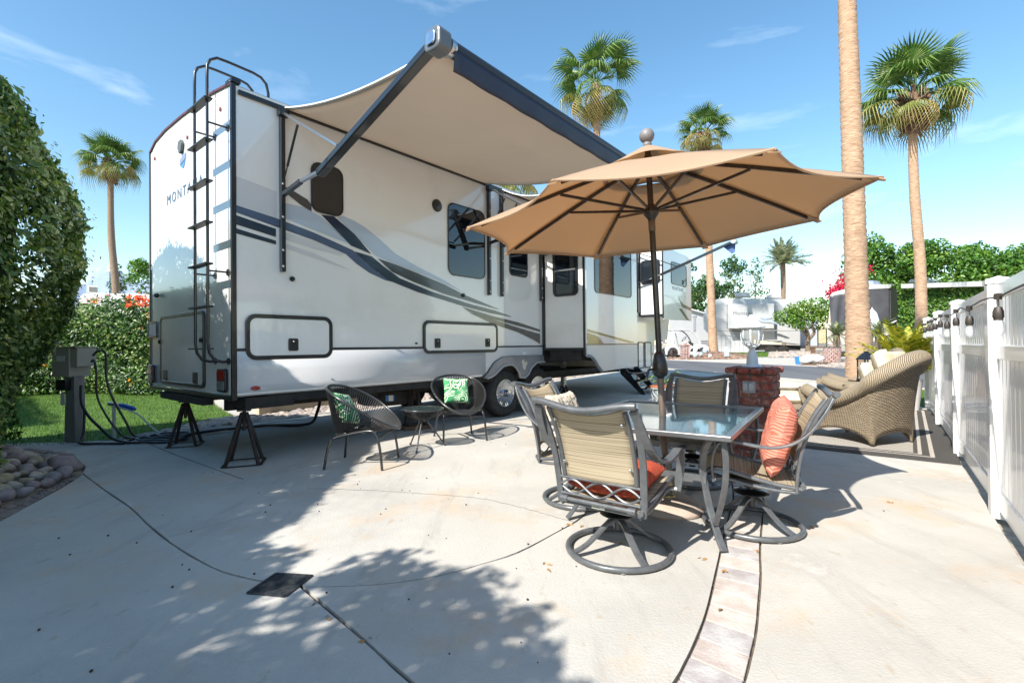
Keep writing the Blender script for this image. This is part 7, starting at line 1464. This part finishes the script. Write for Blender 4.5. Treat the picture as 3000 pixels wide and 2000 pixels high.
# shed wall with louvres, lattice gate
sw = thing('white_shed', 'white shed wall with dark louvres behind the small tree', 'shed', (0,0,0)); Ys = 36
b = MB(); slab(b, [(2344,935),(2398,935),(2398,1012),(2344,1012)], Ys, 2); b.build('wall', mat('shed_grey', (.45,.49,.55), .5), sw)
for py in (962,968,973): b = MB(); slab(b, [(2354,py),(2368,py),(2368,py+1.6),(2354,py+1.6)], Ys-.03, .03); b.build('louvre', M_char, sw)
lg = thing('lattice_gate', 'white diagonal lattice gate next to the covered motorhome', 'gate', (0,0,0)); x0, z0 = PX_(2396,1018,31); x1, z1 = PX_(2423,962,31)
b = MB(); b.ring([(x0,z0),(x1,z0),(x1,z1),(x0,z1)], [(x0+.05,z0+.05),(x1-.05,z0+.05),(x1-.05,z1-.05),(x0+.05,z1-.05)], (0,31,0), (1,0,0), (0,0,1), (0,.05,0)); b.build('gate_frame', M_panel_shade, lg); b = MB(); d = z1-z0; w_ = x1-x0
for i in range(-6, 12):
    for s_ in (1,-1):
        x = x0+i*.10; p = [x, z0] if s_ > 0 else [x, z1]; q = [x+w_, z0+w_] if s_ > 0 else [x+w_, z1-w_]
        for zoff in (0, w_): 
            pa = (max(x0,min(x1,p[0])), p[1]+s_*(max(x0,min(x1,p[0]))-p[0])+s_*zoff); qa = (max(x0,min(x1,q[0])), p[1]+s_*(max(x0,min(x1,q[0]))-p[0])+s_*zoff)
            if qa[0]-pa[0] > .05 and z0-.05 < pa[1] < z1+.05 and z0-.05 < qa[1] < z1+.05: b.bar((pa[0],31.02+.012*s_,pa[1]), (qa[0],31.02+.012*s_,qa[1]), .008, .028, (0,1,0))
stuff(b.build('lattice', M_panel_shade, lg))
b = MB(); slab(b, [(2395,1012),(2342,1012),(2342,1020),(2395,1020)], 35.5, .5); tag(b.build('stone_curb', M_peb[3]), 'dark low edging under the shed wall', 'edging')
# brick planter, white wrapped bundle, bench
bp = thing('brick_planter', 'round pink brick planter with white weathering across the street', 'planter', (0,0,0)); c = at(2438,1062,20.4); bricks_round(bp, c[0], 20.4, hz(20.4)-.05, .27, .70, 14, 9, M_pbr); MB().lathe([(.20,.62),(.33,.62),(.33,.67),(.2,.67)], 20, (c[0],20.4,hz(20.4))).build('planter_rim', M_char, bp)
date_palm(c[0], 20.4, hz(20.4)+.6, .1, .2, 'spiky small yucca sprouting from the brick planter', nf=24, frond=2.2, kind='yucca', seed=31, el0=85, el1=10, tr=False, cat='plant')
def bun(u, v):
    t = 2*pi*v; s = sin(pi*min(1,max(0,u)))**.5; return ((u-.5)*1.0, cos(t)*.26*s+.03*sin(9*u+t), .20+sin(t)*.20*s*(1-.25*u)+.03*sin(13*u+2*t)*s)
c = at(2378,1066,19.6); o = MB().grid(bun, 26, 20).build('wrapped_bundle', mat('white_tarp', (.72,.74,.76), .5, bump=.6, bscale=7), smooth=True, recalc=False); o.location = (c[0],19.6,hz(19.6)); o.rotation_euler = (0,R_(-6),R_(-8)); tag(o, 'white tarp wrapped bundle lying on the driveway across the street', 'wrapped bundle')
MB().box2((-.52,-.10,.02),(-.47,.22,.36)).build('blue_end', M_blue, o); MB().box2((-.5,-.3,.0),(.6,.1,.03)).build('flat_board', M_wood, o)
bn = thing('garden_bench', 'low wooden garden bench between the small tree and the brick planter', 'bench', (at(2402,1030,27)[0],27,hz(27))); MB().box2((-.45,-.18,.36),(.45,.18,.42)).build('seat', M_wood, bn)
for x in (-.38,.38): MB().box2((x-.04,-.16,0),(x+.04,.16,.36)).build('leg', M_wood, bn)
pebbles('far_gravel', [(at(random.uniform(2250,2360),1045,30)[0]*1.0, random.uniform(27.5,32), 0) for _ in range(1)]+[(lambda px, Yq: (at(px,1040,Yq)[0], Yq, hz(Yq)-.02))(random.uniform(2255,2395), random.uniform(24.5,30)) for _ in range(900)], 'pale river rock bed across the street', .05, .11)
pebbles('planter_gravel', [(lambda px, Yq: (at(px,1060,Yq)[0], Yq, hz(Yq)-.02))(random.uniform(2395,2475), random.uniform(18.3,22)) for _ in range(500)], 'pale gravel round the brick planter', .03, .07)
# trailer and shed roof seen over the shrub at the far left
Y = 22; lt = thing('neighbour_trailer', 'white trailer roof with red marker light showing above the flowering shrub', 'travel trailer', (0,0,0))
b = MB(); slab(b, [(225,884),(240,862),(265,857),(440,862),(440,960),(225,960)], Y, 2.4); b.build('body', M_w2, lt, bevel=.05)
b = MB(); slab(b, [(250,872),(296,868),(300,886),(250,890)], Y-.03, .03); b.build('awning_bag', mat('dusty_pink', (.45,.33,.33), .6), lt); b = MB(); slab(b, [(312,862),(321,862),(321,866),(312,866)], Y-.05, .05); b.build('marker_light', M_red, lt); b = MB(); slab(b, [(303,861),(306,861),(310,890),(305,890)], Y-.04, .04); b.build('corner_trim', M_lgrey, lt)
sr = thing('roof_unit', 'grey louvred cooler unit above the neighbouring trailer', 'cooler', (0,0,0)); b = MB(); slab(b, [(256,836),(287,838),(287,856),(256,856)], 27, 1); b.build('housing', M_w2, sr)
for k in range(5): b = MB(); slab(b, [(260,840+k*3),(285,841+k*3),(285,842+k*3),(260,841+k*3)], 26.97, .03); b.build('louvre', M_char, sr)
# low beige slatted wall behind the trailer
lw = thing('low_slat_wall', 'low beige wall with vertical slots seen under the trailer', 'wall', (0,0,0)); M_bei = mat('beige_stucco', (.48,.40,.30), .85, col2=(.42,.35,.27), nscale=5, bump=.2)
E1 = (e1[0],e1[1],0); E2_ = (e2[0],e2[1],0)
for a_ in np.arange(2.0, 13.1, 2.2):
    p = XY(a_, -3.95); MB().box((p[0],p[1],.38), (.22,.22,.80), (E1,E2_,(0,0,1))).build('post', M_bei, lw)
    if a_ < 12:
        p = XY(a_+1.1, -3.95); MB().box((p[0],p[1],.10), (1.98,.12,.20), (E1,E2_,(0,0,1))).build('rail', M_bei, lw); MB().box((p[0],p[1],.70), (1.98,.12,.10), (E1,E2_,(0,0,1))).build('rail', M_bei, lw)
        for k in range(14): q = XY(a_+.18+k*.141, -3.95); MB().box((q[0],q[1],.425), (.10,.06,.45), (E1,E2_,(0,0,1))).build('slat', M_bei, lw)
# trolley jack by the wheel
tj = thing('trolley_jack', 'low floor jack with orange cap lying between the trailer wheels and the swivel chair', 'floor jack', XY(5.0,.02,0), math.atan2(e1[1],e1[0]))
MB().box2((-.30,-.05,.06),(.30,.05,.10)).build('beam', M_gpost, tj); MB().box2((.20,.05,0),(.30,.12,.05)).build('cap', mat('orange_plastic', (.75,.13,.02), .4), tj); MB().tube([(-.1,0,.10),(.1,.05,.22),(.28,.02,.10)], .012, 6).build('handle', M_blk, tj); MB().tube([(-.25,-.07,.03),(-.25,.07,.03)], .03, 8).build('wheel', M_blk, tj)
# distant snow mountain
mt = MB(); nn_ = 60
def ridge(px): return 785+70*abs(px-325)/180-16*sin(px*.045)-9*sin(px*.11+1)+ (40 if px > 420 else 0)*((px-420)/400)
RG = [(px, min(ridge(px), 1000)) for px in np.linspace(-900, 1100, nn_)]; vs = []
for (px, py) in RG:
    t_ = at(px, py, 6000); m1 = at(px, (py*.6+1010*.4)+6*sin(px*.2), 5600+120*sin(px*.13)); vs += [tuple(t_), tuple(m1), (m1[0], 5000+200*sin(px*.09), -30)]
mt.add(vs, [(i*3+j, i*3+j+1, i*3+j+4, i*3+j+3) for i in range(nn_-1) for j in (0,1)])
M_mt = mat('mountain_rock_haze', (.17,.23,.34), .9, col2=(.24,.30,.40), nscale=.004, det=8); t_, n_, l_, b_ = nodes_of(M_mt); ge = n_('ShaderNodeNewGeometry'); sx_ = n_('ShaderNodeSeparateXYZ'); l_(ge.outputs['Position'], sx_.inputs[0]); nz = n_('ShaderNodeTexNoise'); nz.inputs['Scale'].default_value = .006; nz.inputs['Detail'].default_value = 9; l_(ge.outputs['Position'], nz.inputs['Vector'])  # blue of the distance haze is mixed into the rock colour
ma = n_('ShaderNodeMath'); ma.operation = 'MULTIPLY_ADD'; ma.inputs[1].default_value = 900; l_(nz.outputs['Fac'], ma.inputs[0]); l_(sx_.outputs[2], ma.inputs[2]); mr = n_('ShaderNodeMapRange'); mr.inputs[1].default_value = 1440; mr.inputs[2].default_value = 1540; l_(ma.outputs[0], mr.inputs[0]); mm = n_('ShaderNodeMixRGB'); l_(mr.outputs[0], mm.inputs[0]); l_(b_.inputs['Base Color'].links[0].from_socket, mm.inputs[1]); mm.inputs[2].default_value = (.82,.84,.88,1); l_(mm.outputs[0], b_.inputs['Base Color'])
struct(mt.build('mountain', M_mt, smooth=True, recalc=False))
for o in bpy.data.objects:
    if o.parent is None and o.type in ('MESH','EMPTY') and 'kind' not in o and 'label' not in o: print('UNTAGGED', o.name)
print('objects', len(bpy.data.objects), 'slabs', nslab)
